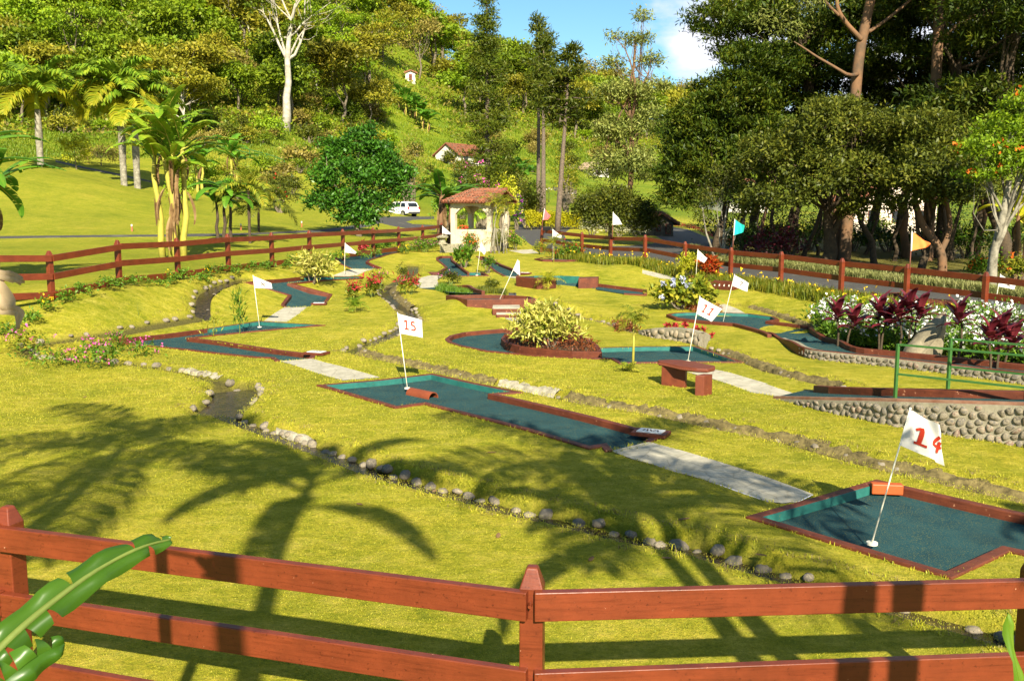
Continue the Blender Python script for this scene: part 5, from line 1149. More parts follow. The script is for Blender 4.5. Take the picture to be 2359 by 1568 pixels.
def frond(mb_v, mb_f, base, az, el, L_, droop, nl, ll, lw, lift=.35, torn=0, twist=0):
    """feather palm leaf: arching midrib with drooping leaflets"""
    n = 10; P = []; p = np.array(base, float); e = el
    for i in range(n + 1):
        P.append(p.copy()); d = np.array([math.cos(az) * math.cos(e), math.sin(az) * math.cos(e), math.sin(e)]); p = p + d * L_ / n; e -= droop / n * (.5 + 1.2 * i / n)
    P = np.array(P); s = np.array([-math.sin(az), math.cos(az), 0])
    for sg in (-1, 1):
        for k in range(nl):
            t = .12 + .88 * (k + random.uniform(-.3, .3)) / nl; f = min(max(t * n, 0), n - 1e-3); i = int(f); q = P[i] + (P[i + 1] - P[i]) * (f - i); dr = unit(P[i + 1] - P[i]); upv = np.cross(dr, s)
            ln = ll * (math.sin(math.pi * min(1, .12 + t * .88)) ** .6) * random.uniform(.85, 1.1) + .02
            dv = unit(s * sg * .85 + dr * .55 + upv * random.uniform(lift - .3, lift + .1)); m_ = q + dv * ln * .55; tip = q + dv * ln * .92 + np.array([0, 0, -ln * random.uniform(.25, .5)]); wv = unit(np.cross(dv, upv)) * lw * .5
            o = len(mb_v); mb_v += [q - wv * .5, q + wv * .5, m_ + wv, m_ - wv, tip]; mb_f += [(o, o + 1, o + 2, o + 3), (o + 3, o + 2, o + 4)]
    o = len(mb_v); w0 = L_ * .008
    for i in range(n + 1): mb_v += [P[i] - s * w0 * (1.2 - i / n), P[i] + s * w0 * (1.2 - i / n)]
    mb_f += [(o + 2 * i, o + 2 * i + 1, o + 2 * i + 3, o + 2 * i + 2) for i in range(n)]
def bleaf(V, F, base, az, el, L_, W_, droop, torn=.5, roll=0, n=22, fold=.25):
    """banana leaf: broad blade either side of a midrib, split into strips by the wind"""
    P = []; p = np.array(base, float); e = el
    for i in range(n + 1):
        P.append(p.copy()); d = np.array([math.cos(az) * math.cos(e), math.sin(az) * math.cos(e), math.sin(e)]); p = p + d * L_ / n; e -= droop / n * (.4 + 1.3 * i / n)
    s0 = np.array([-math.sin(az), math.cos(az), 0]); prof = lambda t: W_ * .5 * (max(0, math.sin(math.pi * min(1, max(0, (t - .10) / .9)) ** .75))) ** .6
    for sg in (-1, 1):
        i = 0
        while i < n:
            run = n - i if torn <= 0 else min(n - i, max(1, int(random.expovariate(1 / (1 + 5 * (1 - torn))) + 1))); dz = random.uniform(-.05, .35) * torn; o = len(V); gap = .12 * torn
            for j in range(run + 1):
                t = (i + j) / n; dr = unit(P[min(i + j + 1, n)] - P[max(i + j - 1, 0)]); up = np.cross(dr, s0); w = prof(t) + .01; q = P[i + j] + dr * (L_ / n) * gap * (1 if j == 0 else -1 if j == run else 0)
                sd_ = s0 * math.cos(roll) + up * math.sin(roll) * sg
                V += [P[i + j], q + (sd_ * sg * .5 + up * fold * .5) * w - np.array([0, 0, dz * w * .2]), q + (sd_ * sg * .98 + up * fold * .45) * w - np.array([0, 0, (dz + .12) * w])]
            for j in range(run): F += [(o + 3 * j, o + 3 * j + 1, o + 3 * j + 4, o + 3 * j + 3), (o + 3 * j + 1, o + 3 * j + 2, o + 3 * j + 5, o + 3 * j + 4)]
            i += run
    return P
def soft(name, V, F, m, parent, sm=True): return MB().add(V, F).obj(name, m, parent, sm=sm)
def banana(name, label, loc, H, stems, nl, L_, W_, torn=.6, dry=0, group=None, lm=None, stemm=None, az0=None, azr=None, droop=1.5, cat='banana plant', el=(.5, 1.35), stemr=.13, drysz=1):
    t = local_thing(name, label, cat, loc, group); sb = MB(); V = []; F = []; DV = []; DF = []
    for (sx, sy, hs) in stems:
        top = (sx * 1.3, sy * 1.3, H * hs); sb.tube(bend((sx, sy, -.3), top, .02, 6), [stemr * 1.25, stemr * 1.1, stemr, stemr * .9, stemr * .75, stemr * .55], 9)
        a = random.uniform(0, 6.3)
        for k in range(nl):
            a += 2.4; az = a if az0 is None else az0 + random.uniform(-azr, azr); P = bleaf(V, F, np.array(top) - np.array([0, 0, random.uniform(0, .12) * H]), az, random.uniform(*el), L_ * random.uniform(.75, 1.1), W_ * random.uniform(.8, 1.1), droop * random.uniform(.7, 1.25), torn)
            sb.tube([np.array(P[0]) - np.array([0, 0, .02]), P[4], P[10], P[18]], [.03 * L_ / 2, .022 * L_ / 2, .014 * L_ / 2, .006 * L_ / 2], 5, cap=False)
        for k in range(dry):
            bleaf(DV, DF, np.array(top) * np.array([1, 1, random.uniform(.5, .95)]) + rng.normal(size=3) * .06, random.uniform(0, 6.3), random.uniform(-1.5, -1.0), L_ * random.uniform(.35, .7) * drysz, W_ * .32, .7, .8, roll=.9, fold=.8)
    sb.obj('stem', stemm or YSTEM, t, sm=True); soft('leaves', V, F, lm or LF['banana'], t)
    if dry: soft('dry_leaves', DV, DF, LF['dry'], t)
    return t
def royal(name, label, loc, H, R0, FLn, nf, lm=None, group=None, shaft=True, droop=1.5, bark=None, el=(-.1, 1.2), ll=.55, cat='palm tree', nl=34, lw=.05):
    t = local_thing(name, label, cat, loc, group); hs = H * (.78 if shaft else 1)
    MB().tube([(0, 0, -.3), (0, 0, .0), (0, 0, hs * .3), (.01, 0, hs * .55), (.02, 0, hs * .8), (.02, 0, hs)], [R0 * 1.15, R0 * 1.0, R0 * .95, R0 * 1.12, R0 * .95, R0 * .7], 12).obj('trunk', bark or BARKG, t, sm=True)
    if shaft: MB().tube([(.02, 0, hs * .99), (.02, 0, hs + .08 * H), (.02, 0, H)], [R0 * .8, R0 * .72, R0 * .38], 12).obj('crownshaft', pbr('crownshaft', (.33, .37, .03), (.2, .26, .02), 2, .5), t, sm=True)
    V = []; F = []; V2 = []; F2 = []
    for k in range(nf):
        az = k * 2.4 + random.uniform(-.3, .3); e = el[1] - (el[1] - el[0]) * (k / nf) ** .8; tgt = (V2, F2) if (lm is None and k > nf * .62) else (V, F)
        frond(*tgt, (.02, 0, H - .05), az, e, FLn * random.uniform(.85, 1.1), droop * random.uniform(.8, 1.2), nl, FLn * ll * .5, FLn * lw * .5)
    soft('crown', V, F, lm or LF['palm'], t, False)
    if F2: soft('old_fronds', V2, F2, LF['palmy'], t, False)
    return t
def sized(base, ytop, dz=0.0):          # ground point below a pixel and the height that reaches another pixel row
    g = G(*base, dz); D = g[1] * cp - (g[2] - CAM_H) * sp; return g, (base[1] - ytop) / FPX * D, D / FPX
def blades(P, h, w, lean=.5, n3=2):      # narrow arching blades rooted at P
    n = len(P); az = rng.uniform(0, 2 * math.pi, n); le = rng.uniform(.2, 1, n) * lean; hh = h * rng.uniform(.6, 1.2, n); d = np.stack([np.cos(az), np.sin(az), np.zeros(n)], 1); s = np.stack([-np.sin(az), np.cos(az), np.zeros(n)], 1) * (np.broadcast_to(w, (n,))[:, None] / 2)
    up = np.array([0, 0, 1.0]); b = P; m = P + up * (hh * .6)[:, None] + d * (hh * le * .35)[:, None]; t = P + up * (hh * (1 - .35 * le))[:, None] + d * (hh * le)[:, None]
    V = np.stack([b - s, b + s, m + s * .8, m - s * .8, t - s * .1, t + s * .1], 1).reshape(-1, 3); o = np.arange(n)[:, None] * 6
    return V, np.concatenate([o + np.array([0, 1, 2, 3]), o + np.array([3, 2, 5, 4])])
# ------------------------------------------------------------------ plants of the course
def bpx(name, label, u0, u1, vt, vb, n, l, w, lm, deep=.8, loc=None, hs=1.0, **k):
    g, h, px = sized(((u0 + u1) / 2, vb), vt); rx = (u1 - u0) / 2 * px
    if loc is not None: g = np.array(loc)
    return bush(name, label, tuple(g), rx, rx * deep, h * hs, n, l, w, lm, **k)
bpx('variegated_shrub', 'tall yellow variegated shrub at the bend of the angled teal lane', 676, 764, 577, 652, 1500, .24, .055, LF['varieg'], up=.3, hang=-.2, nb=6)
bv = bpx('variegated_shrub', 'big cream and green variegated bush filling the red kerbed planting bed', 1186, 1338, 706, 806, 4200, .21, .055, LF['varieg'], deep=.55, up=.3, hang=-.25, nb=12, per=16)
# rusty ground cover under it
def scatter(poly, n, m, tuftn, h, w, name, label, cat='ground cover', kind='stuff', lean=.6, zoff=0):
    P = np.array([p[:2] for p in poly]); lo, hi = P.min(0), P.max(0); q = rng.uniform(lo, hi, (n * 6, 2)); q = q[inpoly(q[:, 0], q[:, 1], [tuple(p) for p in P])][:n]
    z = terrain(q[:, 0], q[:, 1]) + zoff; R_ = np.repeat(np.stack([q[:, 0], q[:, 1], z], 1), tuftn, 0); R_[:, :2] += rng.normal(size=(len(R_), 2)) * h * .25
    V, F = blades(R_, h, w, lean); return tag(link(name, np_mesh(name, V, F, m)), label, cat, kind=kind)
def scatter_leaf(poly, n, m, l, w, hmax, name, label, cat='ground cover', kind='stuff', zoff=0):
    P = np.array([p[:2] for p in poly]); lo, hi = P.min(0), P.max(0); q = rng.uniform(lo, hi, (n * 6, 2)); q = q[inpoly(q[:, 0], q[:, 1], [tuple(p) for p in P])][:n]
    z = terrain(q[:, 0], q[:, 1]) + zoff + rng.uniform(0, 1, len(q)) ** 1.5 * hmax; Q = np.stack([q[:, 0], q[:, 1], z], 1)
    V, F = leaves(Q, np.tile([0, 0, .6], (len(Q), 1)), l, w, up=.6); return tag(link(name, np_mesh(name, V, F, m)), label, cat, kind=kind)
scatter_leaf(pp_, 2600, LF['redground'], .09, .03, .24, 'ground_cover', 'rusty red ground cover around the foot of the variegated bush', zoff=.08)
# bed strip inside the left fence (low plants with yellow flowers), separate clumps
k = 0
for y in np.arange(23.5, 58, .82):
    if y > 45 and random.random() < .35: continue
    x = fence_l(y) + random.uniform(.35, .75); z = tz(x, y); fl_ = ((FL['yellow'], random.randint(3, 7), .10, 5) if random.random() < .5 else None)
    bush('bedding_plant', 'low green plant with yellow flowers along the left fence' if fl_ else 'low green plant without flowers along the left fence', (x, y, z), random.uniform(.4, .6), .35, random.uniform(.3, .5), 220, .09, .05, LF['plant'], 'plant', 'bedding plants along the left fence', flowers=fl_, nb=3, stem=False)
# day lilies inside the right fence
def strip(xf, ys, w0, w1): return [(xf(y) + w0, y) for y in ys] + [(xf(y) + w1, y) for y in ys[::-1]]
ys = np.arange(25, 55, 2.0)
scatter(strip(fence_r, ys, -1.35, .15), 5200, LF['lily'], 5, .42, .028, 'daylily_leaves', 'dense strip of arching daylily leaves along the road fence', 'daylilies')
P = []
for y in np.arange(26, 54, .55):
    for _ in range(2): x = fence_r(y) + random.uniform(-1.2, .1); P.append((x, y + random.uniform(-.3, .3), tz(x, y) + random.uniform(.35, .62)))
P = np.array(P); Q = np.repeat(P, 5, 0); V, F = leaves(Q, unit(rng.normal(size=(len(Q), 3))), .085, .05, up=.8); tag(link('daylily_flowers', np_mesh('daylily_flowers', V, F, FL['yellow'])), 'small yellow blooms scattered over the daylily strip', 'daylilies', kind='stuff')
# liriope border behind the road
lir = [G(u, v) for u, v in ((1583,578),(1659,607),(1769,620),(1944,642),(2094,660),(2269,682),(2358,695),(2700,760))]; lir2 = [p + np.array([.35, 1.0, 0]) * random.uniform(1.7, 2.1) for p in lir]
scatter([tuple(p[:2]) for p in lir] + [tuple(p[:2]) for p in lir2[::-1]], 4200, LF['lirio'], 7, .48, .03, 'liriope_border', 'pale striped liriope border edging the dark wood', 'grass border', lean=1.0)
scatter_leaf([tuple(G(u, v)[:2]) for u, v in ((1522,515),(1605,530),(1650,552),(1690,570),(1690,562),(1650,546),(1605,525),(1530,512))], 1600, LF['redleaf'], .16, .07, .35, 'ground_cover', 'dark red ground cover edging the road bend before the wood')
# pink flowers in the dry ditch
spots = [(45, 815), (75, 838), (115, 845), (150, 840), (190, 852), (215, 835), (240, 815), (285, 812), (325, 822), (60, 808), (262, 845)]
for i, (u, v) in enumerate(spots):
    g = G(u, v); f_ = (FL['pink'], random.randint(5, 10), .085, 5) if i not in (1, 10) else None
    bush('periwinkle', 'leafy plant with magenta flowers in the ditch bed at the left edge' if f_ else 'leafy green plant without flowers in the ditch bed at the left edge', tuple(g), random.uniform(.45, .65), .45, random.uniform(.32, .62), 180, .11, .045, LF['plant'] if i % 3 else LF['lily'], 'plant', 'flowering plants in the ditch bed', flowers=f_, nb=4, stem=False, spread=.12)
# saplings
def sapling(name, label, base, vt, n, l, w, lm, r=.012, lowf=.35, spread=.12, cat='sapling', stemm=None):
    g, h, px = sized(base, vt); t = local_thing(name, label, cat, tuple(g)); P = bend((0, 0, -.1), (random.uniform(-.05, .05), 0, h), .02, 8); MB().tube(P, [r * (1.2 - i / 9) for i in range(8)], 6).obj('stem', stemm or GSTEM, t)
    q = np.array([P[min(7, int(7 * f))] + (P[min(7, int(7 * f) + 1)] - P[min(7, int(7 * f))]) * (7 * f % 1) for f in rng.uniform(lowf, 1, n)]) + rng.normal(size=(n, 3)) * np.array([spread, spread, .04]); o = q.copy(); o[:, 2] = .25; 
    V, F = leaves(q, unit(o * np.array([1, 1, 0]) + np.array([0, 0, .5])), l, w, up=.2, hang=-.5, rnd=.5); link('leaves', vmesh('leaves', (V, F), lm), t); return t
sapling('oleander_sapling', 'thin upright sapling growing beside the zigzag teal lane', (551, 769), 672, 150, .20, .035, LF['plant'], lowf=.3, spread=.09)
sapling('oleander_sapling', 'sparse low sapling at the inner corner of the zigzag lane', (490, 774), 735, 40, .18, .035, LF['lily'], lowf=.2, spread=.16)
for (u, v, vt, lb) in ((318, 725, 700, 'tiny bare twig standing alone on the left lawn'),):
    sapling('twig', lb, (u, v), vt, 6, .05, .02, LF['lily'], r=.008, cat='twig')
# palmlets
def palmlet(label, base, vt, fl_, nf, lm, name='young_palm', stem_r=.03, el=(.2, 1.3), dr=1.3, stemm=None, dzf=.0, trunkf=.5, ll=.5):
    g, h, px = sized(base, vt); t = local_thing(name, label, 'young palm', tuple(g)); ht = h * trunkf; MB().tube([(0, 0, -.1), (0.01, 0, ht * .5), (0, 0, ht)], [stem_r * 1.2, stem_r, stem_r * .7], 8).obj('stem', stemm or YSTEM, t, sm=True)
    V = []; F = []
    for k in range(nf): frond(V, F, (0, 0, ht * random.uniform(.8, 1)), k * 2.4, el[1] - (el[1] - el[0]) * k / nf, (h - ht) * fl_ * random.uniform(.8, 1.1), dr, 14, (h - ht) * fl_ * .35 * ll * 2, .022)
    soft('fronds', V, F, lm, t, False); return t
palmlet('young spiky palm at the lawn left of flag 15, below the red leaved plants', (818, 718), 682, 1.5, 16, LF['palm'], trunkf=.35)
palmlet('yellow young palm standing against the red wedge wall', (1262, 666), 612, 1.2, 18, LF['palmy'], trunkf=.35, el=(.0, 1.35))
palmlet('slim yellow topped plant beside the flag on the round raised lane', (1275, 604), 534, 1.5, 15, LF['palmy'], name='yellow_dracaena', stem_r=.02, trunkf=.68, el=(-.3, 1.3))
palmlet('thin young palm with a small tuft of fronds on the lawn left of the bench', (1457, 853), 670, .85, 13, LF['lily'], stem_r=.028, trunkf=.70, el=(.0, 1.3), dr=1.7, ll=.7)
palmlet('tiny palm seedling at the foot of the thin young palm', (1447, 856), 826, 1.3, 7, LF['lily'], stem_r=.006, trunkf=.15)
palmlet('yellow green palm between the maroon cordylines', (1983, 712), 672, 1.1, 16, LF['yellow'], trunkf=.2)
# staked young palms at the gazebo
gs_ = G(1139, 583)
for (u, vt, lb) in ((1140, 452, 'tall thin staked palm in front of the gazebo, left of the bin'), (1159, 455, 'tall thin staked palm in front of the gazebo, right beside the bin')):
    g, h, px = sized((u, 584), vt); t = local_thing('staked_palm', lb, 'young palm', tuple(g), 'staked palms at the gazebo'); ht = h * .86; P = bend((0, 0, -.1), (.05, .05, ht), .015, 6); MB().tube(P, [.05, .045, .04, .035, .03, .025], 8).obj('stem', BARKG, t, sm=True)
    V = []; F = []
    for k in range(12): frond(V, F, P[-1], k * 2.4, 1.3 - 1.5 * k / 12, 1.15, 1.5, 14, .34, .035)
    soft('crown', V, F, LF['palmy'] if u > 1150 else LF['lily'], t, False)
    for a_ in (.4, 3.4): MB().tube([(.25 * math.cos(a_), .25 * math.sin(a_), -.1), (.04 * math.cos(a_), .04 * math.sin(a_), 1.5)], .022, 6).obj('stake', BARKG, t)
palmlet('bushy young palm standing by the waste bin', (1152, 580), 505, 1.0, 20, LF['lily'], trunkf=.3, el=(.1, 1.35), stem_r=.04)
# red leaved plants by the winding stream
def redplant(label, u0, u1, vt, vb):
    t = bpx('coleus', label, u0, u1, vt + (vb - vt) * .35, vb, 420, .16, .06, LF['lily'], cat='plant', nb=4)
    return t
for lb, a, b_, c_, d_ in (('red tipped bracts plant left of the stream, nearest the spiky palm', 800, 828, 650, 690), ('taller red tipped plant on the left bank of the winding stream', 832, 880, 634, 684), ('red tipped plant on the right bank of the winding stream', 908, 972, 636, 678)):
    g, h, px = sized(((a + b_) / 2, d_), c_); t = bush('red_bract_plant', lb, tuple(g), (b_ - a) / 2 * px, .4, h * .8, 380, .19, .05, LF['lily'], 'plant', 'red tipped plants by the stream', nb=4)
    n = 70; q = np.stack([rng.uniform(-.9, .9, n) * (b_ - a) / 2 * px, rng.uniform(-.3, .3, n), h * rng.uniform(.6, 1.05, n)], 1); V, F = leaves(q, np.tile([0, 0, .6], (n, 1)), .22, .06, up=.3, hang=.3); link('red_bracts', vmesh('red_bracts', (V, F), LF['redleaf']), t)
bpx('flowering_shrub', 'thin leafy shrub with pink dots behind the red tipped plants', 850, 900, 618, 658, 500, .10, .04, LF['lily'], flowers=(FL['pink'], 14, .08, 4))
bpx('flowering_shrub', 'dry brown leaved shrub growing in the winding stream', 908, 945, 606, 652, 420, .10, .04, LF['olive'])
bpx('flowering_shrub', 'small brown leaved clump with magenta flowers by the pale path', 1012, 1066, 622, 656, 600, .11, .05, LF['olive'], flowers=(FL['pink'], 14, .10, 4))
bpx('canna_bed', 'broad leaved canna clump with one red bloom between the two far teal lanes', 1044, 1096, 572, 616, 420, .34, .13, LF['plant'], flowers=(FL['red'], 2, .2, 6), up=.2, hang=-.5, cat='plant')
bpx('rose_bush', 'small rose bush in front of the far right teal lane', 1100, 1147, 590, 630, 650, .09, .05, LF['plant'], flowers=(FL['pink'], 4, .09, 5))
bpx('dome_bush', 'low rounded dome bush on the lawn behind the raised platform', 1108, 1156, 646, 662, 900, .08, .035, LF['olive'], low=-.1, stem=False)
scatter([tuple(G(u, v)[:2]) for u, v in ((1003,668),(1020,663),(1068,674),(1086,682),(1040,681))], 420, LF['plant'], 5, .26, .02, 'bedding_grass', 'low grassy plants between the narrow lane and the platform', 'plants')
scatter([tuple(G(u, v)[:2]) for u, v in ((1092,668),(1108,665),(1160,672),(1165,680),(1110,676))], 300, LF['olive'], 5, .2, .02, 'ditch_grass', 'dry grassy clumps in the ditch behind the raised platform', 'plants')
# hydrangea
bpx('hydrangea', 'wide hydrangea bush with pale blue flower heads left of flag 7', 1486, 1652, 642, 712, 1900, .19, .12, LF['lily'], deep=.45, nb=11, rnd=.7)
g = G(1570, 706)
for (u, v) in ((1529, 648), (1551, 641), (1552, 650), (1573, 640), (1590, 654), (1527, 679), (1583, 683)):
    pass
hyd = bpy.data.objects['hydrangea']; fp = []
for (u, v, r) in ((1529, 648, .09), (1552, 640, .07), (1551, 650, .09), (1573, 640, .14), (1581, 653, .09), (1591, 654, .11), (1526, 679, .08)):
    p = at_d(u, v, g[1] - .35) - g; d = unit(rng.normal(size=(60, 3))); fp.append(p + d * r * .8)
fp = np.concatenate(fp); link('blossoms', vmesh('blossoms', leaves(fp, unit(rng.normal(size=fp.shape)) * .4, .07, .06, up=.7), FL['lilac']), hyd)
scatter_leaf([tuple(G(u, v)[:2]) for u, v in ((1537,690),(1560,708),(1600,722),(1665,722),(1660,712),(1600,700),(1560,688))], 1500, LF['redground'], .10, .04, .22, 'ground_cover', 'rust red ground cover in front of the hydrangeas')
scatter_leaf([tuple(G(u, v)[:2]) for u, v in ((1410,752),(1470,748),(1478,760),(1420,766))], 500, LF['redground'], .10, .04, .28, 'ground_cover', 'small red leaved clump on the bank left of the cobble revetment')
for i, (u, v) in enumerate(((1538, 756), (1556, 757), (1578, 757), (1610, 762), (1622, 766), (1640, 778), (1600, 764))):
    bpx('red_seedling', 'small red leaved seedling in the bed above the cobble revetment', u - 9, u + 9, v - 12, v, 60, .10, .05, LF['redleaf'], cat='plant', group='red seedlings in the small bed', nb=2, stem=False)
bpx('croton', 'yellow croton left of the red croton, behind the small white flag', 1558, 1612, 590, 645, 900, .20, .05, LF['yellow'], deep=.6, up=.1, hang=-.6, nb=6)
bpx('croton', 'red and orange croton with yellow tips by the road fence', 1602, 1664, 586, 648, 1000, .24, .07, leafmat('croton_leaf', [(.35,.03,.01),(.42,.07,.012),(.10,.06,.01),(.45,.25,.015)], .3, rough=.35, nscale=1.5), deep=.6, up=.1, hang=-.6, nb=6)
scatter_leaf([tuple(G(u, v)[:2]) for u, v in ((1585,648),(1610,644),(1640,645),(1630,652),(1598,656))], 500, LF['redground'], .12, .05, .3, 'ground_cover', 'dark red ground cover in front of the crotons')
# shrubs near the gazebo
bpx('flowering_shrub', 'rounded shrub dotted with red flowers behind the round raised lane', 1264, 1356, 562, 597, 1500, .13, .05, LF['plant'], deep=.5, flowers=(FL['red'], 46, .10, 5), nb=8)
bpx('flowering_shrub', 'loose green shrub at the start of the road fence', 1226, 1270, 556, 586, 600, .13, .03, LF['lily'], flowers=(FL['yellow'], 5, .1, 5))
bpx('geranium_bush', 'bush with large red and coral flowers in front of the gazebo wall', 1035, 1092, 520, 572, 1200, .13, .07, LF['plant'], flowers=(FL['red'], 34, .22, 8), nb=7)
bpx('geranium_bush', 'lower bush with orange red tips at the gazebo corner', 1064, 1116, 536, 580, 900, .13, .05, LF['plant'], flowers=(FL['orange'], 40, .12, 5), nb=6)
bpx('flowering_shrub', 'low shrub with pale pink flowers left of the carved pedestal', 942, 1014, 551, 581, 1300, .10, .05, LF['plant'], deep=.5, flowers=(FL['pink'], 50, .07, 4), nb=7)
bpx('flowering_shrub', 'round light green shrub with pink flowers right of the gazebo', 1168, 1212, 538, 575, 900, .14, .07, LF['plant'], flowers=(FL['pink'], 18, .12, 5), nb=6)
bpx('bougainvillea', 'dark green bougainvillea with purple blossom behind the gazebo corner', 1166, 1214, 455, 530, 2200, .15, .09, LF['dense'], flowers=(FL['purple'], 55, .20, 8), nb=9)
for i, (u, v) in enumerate(((830, 577), (852, 575), (875, 572), (897, 570), (920, 567))):
    bpx('bedding_plant', 'leafy bedding plant behind the curving lane, %s' % ('its leaves partly orange' if i in (0,) else 'green leaved'), u - 14, u + 16, v - 17, v, 240, .2, .08, LF['plant'] if i else LF['redleaf'], cat='plant', group='bedding plants behind the curving lane', nb=3, stem=False)
# ---- daisy bed with cordylines and a boulder on the right
bed = [G(u, v)[:2] for u, v in ((1868, 757), (1905, 783), (1965, 800), (2064, 812), (2219, 826), (2420, 850), (2700, 880), (2700, 800), (2420, 770), (2300, 757), (2100, 750), (1940, 748))]
V = [(*q, tz(*q) + .03) for q in fine(bed, 1.0, True)]; tag(MB().add(V, [tuple(range(len(V)))]).obj('bed_soil', SOIL), kind='structure')
lo, hi = np.min(bed, 0), np.max(bed, 0); n_ = 0; tries = 0; PT = []
while n_ < 84 and tries < 4000:
    tries += 1; q = rng.uniform(lo, hi)
    if not inpoly(np.array([q[0]]), np.array([q[1]]), [tuple(p) for p in bed])[0] or any(np.hypot(*(q - p)) < .40 for p in PT): continue
    PT.append(q); n_ += 1; back = (q[1] - lo[1]) / (hi[1] - lo[1]); h = .34 + .5 * min(1, back * 1.9) + random.uniform(-.05, .08); fl_ = (FL['white'], random.randint(12, 20), .15, 5) if h > .5 or random.random() < .35 else None
    bush('daisy_plant', 'leafy daisy plant with white blooms in the bed above the humped lane' if fl_ else 'leafy plant without blooms at the front of the daisy bed', (q[0], q[1], tz(*q)), .42, .40, h, 330, .15, .045, LF['plant'], 'daisy plant', 'daisies in the flower bed', flowers=fl_, nb=4, stem=False, up=.3, hang=-.3, spread=.12)
for f in np.linspace(0, 1, 26):
    k_ = f * 4; i_ = 1 + min(3, int(k_)); q = bed[i_] + (bed[i_ + 1] - bed[i_]) * (k_ - int(k_) if k_ < 4 else 1); q = np.array([q[0] + .05, q[1] + random.uniform(.28, .5)])
    bush('daisy_plant', 'leafy plant without blooms at the front of the daisy bed', (q[0], q[1], tz(*q)), .36, .34, random.uniform(.30, .42), 300, .15, .045, LF['plant'], 'daisy plant', 'daisies in the flower bed', nb=4, stem=False, up=.3, hang=-.3, spread=.10)
def cordyline(label, u, v, vt, d, heads):
    p = at_d(u, v, d); z = tz(p[0], p[1]); t = local_thing('cordyline', label, 'cordyline', (p[0], p[1], z), 'maroon cordylines in the daisy bed'); H = at_d(u, vt, d)[2] - z; sb = MB(); V = []; F = []
    for (hx, hh) in heads:
        top = (hx, random.uniform(-.1, .1), H * hh - .22); sb.tube(bend((hx * .3, 0, -.1), top, .03, 5), [.03, .028, .025, .022, .02], 6)
        for k in range(15):
            P = bleaf(V, F, np.array(top) - np.array([0, 0, .22 * k / 15 * H]), k * 2.4, 1.35 - 1.25 * k / 15, random.uniform(.45, .64), .18, 1.0, 0, n=7, fold=.5)
    sb.obj('stem', BARKD, t); soft('leaves', V, F, LF['maroon'], t)
for lb, u, v, vt, d, hd in (('maroon cordyline at the left end of the daisy bed', 1945, 745, 686, 24.6, ((-.2, 1), (.22, .86))), ('maroon cordyline behind the white blooms, left of the middle of the bed', 2028, 752, 682, 24.2, ((0, 1), (.2, .85))), ('tallest maroon cordyline left of the boulder', 2084, 755, 668, 23.8, ((-.18, .88), (.08, 1), (.34, .92))), ('maroon cordyline whose shadow falls on the boulder', 2204, 775, 690, 22.2, ((0, 1),)), ('maroon cordyline low on the right of the boulder', 2296, 790, 718, 21.0, ((-.2, .9), (.12, 1), (.35, .8)))):
    cordyline(lb, u, v, vt + 10, d, hd)
# boulder
bl = at_d(2128, 812, 23.0); zb = tz(bl[0], bl[1]); ROCK = pbr('boulder_rock', (.29, .25, .165), (.13, .11, .07), 2.2, .9, .9, 9)
import itertools
me_ = bmesh.new(); bmesh.ops.create_icosphere(me_, subdivisions=4, radius=1)
for v in me_.verts:
    p = v.co.copy(); nn = math.sin(p.x * 3.1 + 1) * math.cos(p.y * 2.7) * .10 + math.sin(p.z * 5 + p.x * 4) * .05 + math.sin(p.x * 11 + p.y * 9 + p.z * 7) * .018
    p = p * (1 + nn); v.co = Vector((p.x * (.46 - .24 * max(0, p.z)) + max(-.3, p.z) * .34 - .05, p.y * .34, p.z * .80 + .35 + .10 * (abs(p.x - p.z * .5) < .35)))
md = bpy.data.meshes.new('boulder'); me_.to_mesh(md); me_.free(); md.materials.append(ROCK)
for pgn in md.polygons: pgn.use_smooth = True
bo = link('boulder', md); bo.location = (bl[0], bl[1], zb); bo.rotation_euler = (0, .12, .3); tag(bo, 'pale leaning boulder among the daisies and cordylines', 'boulder')
# hibiscus behind the road at the right
bpx('hibiscus_bush', 'hibiscus bush with orange flowers at the foot of the mottled trunk', 2225, 2300, 580, 650, 1500, .13, .08, LF['plant'], deep=.6, flowers=(FL['orange'], 9, .19, 8), nb=7)
bpx('hibiscus_bush', 'leafy hibiscus bush with few orange flowers at the right edge', 2290, 2390, 584, 655, 1600, .13, .08, LF['lily'], deep=.6, flowers=(FL['orange'], 8, .17, 8), nb=7)
# ------------------------------------------------------------------ grass blades on the lawn near the camera, rough tufts along the banks
m = (dstream > .10)
def lawn_points(n, y0, y1, pw):
    Y = y0 + (y1 - y0) * rng.uniform(0, 1, n) ** pw; X = rng.uniform(-1, 1, n) * (Y * .56 + 1.0); ok = np.ones(n, bool)
    for nme, poly in POLYS:
        if nme in ('island',): continue
        lo, hi = np.min(poly, 0), np.max(poly, 0); s_ = np.where((X > lo[0]) & (X < hi[0]) & (Y > lo[1]) & (Y < hi[1]) & ok)[0]
        if len(s_): ok[s_[inpoly(X[s_], Y[s_], [tuple(p) for p in poly])]] = False
    for s in STREAMS: d = seg_dist(X, Y, s['line']); ok &= d > s['w'] / 2 - .02
    ok &= (X < 6.2 + (18.6 - Y) * .9) | (Y < 14)
    X, Y = X[ok], Y[ok]; return np.stack([X, Y, terrain(X, Y) - .004], 1)
P = np.concatenate([lawn_points(150000, 4.2, 13, .8), lawn_points(120000, 13, 27, .9)]); sc = np.clip(P[:, 1] / 12, .8, 1.6)
V, F = blades(P, .020 * sc, .0065 * sc, 1.2); tag(link('lawn_blades', np_mesh('lawn_blades', V, F, LF['grass'])), 'short mown grass blades over the lawn', 'grass', kind='stuff')
P = []
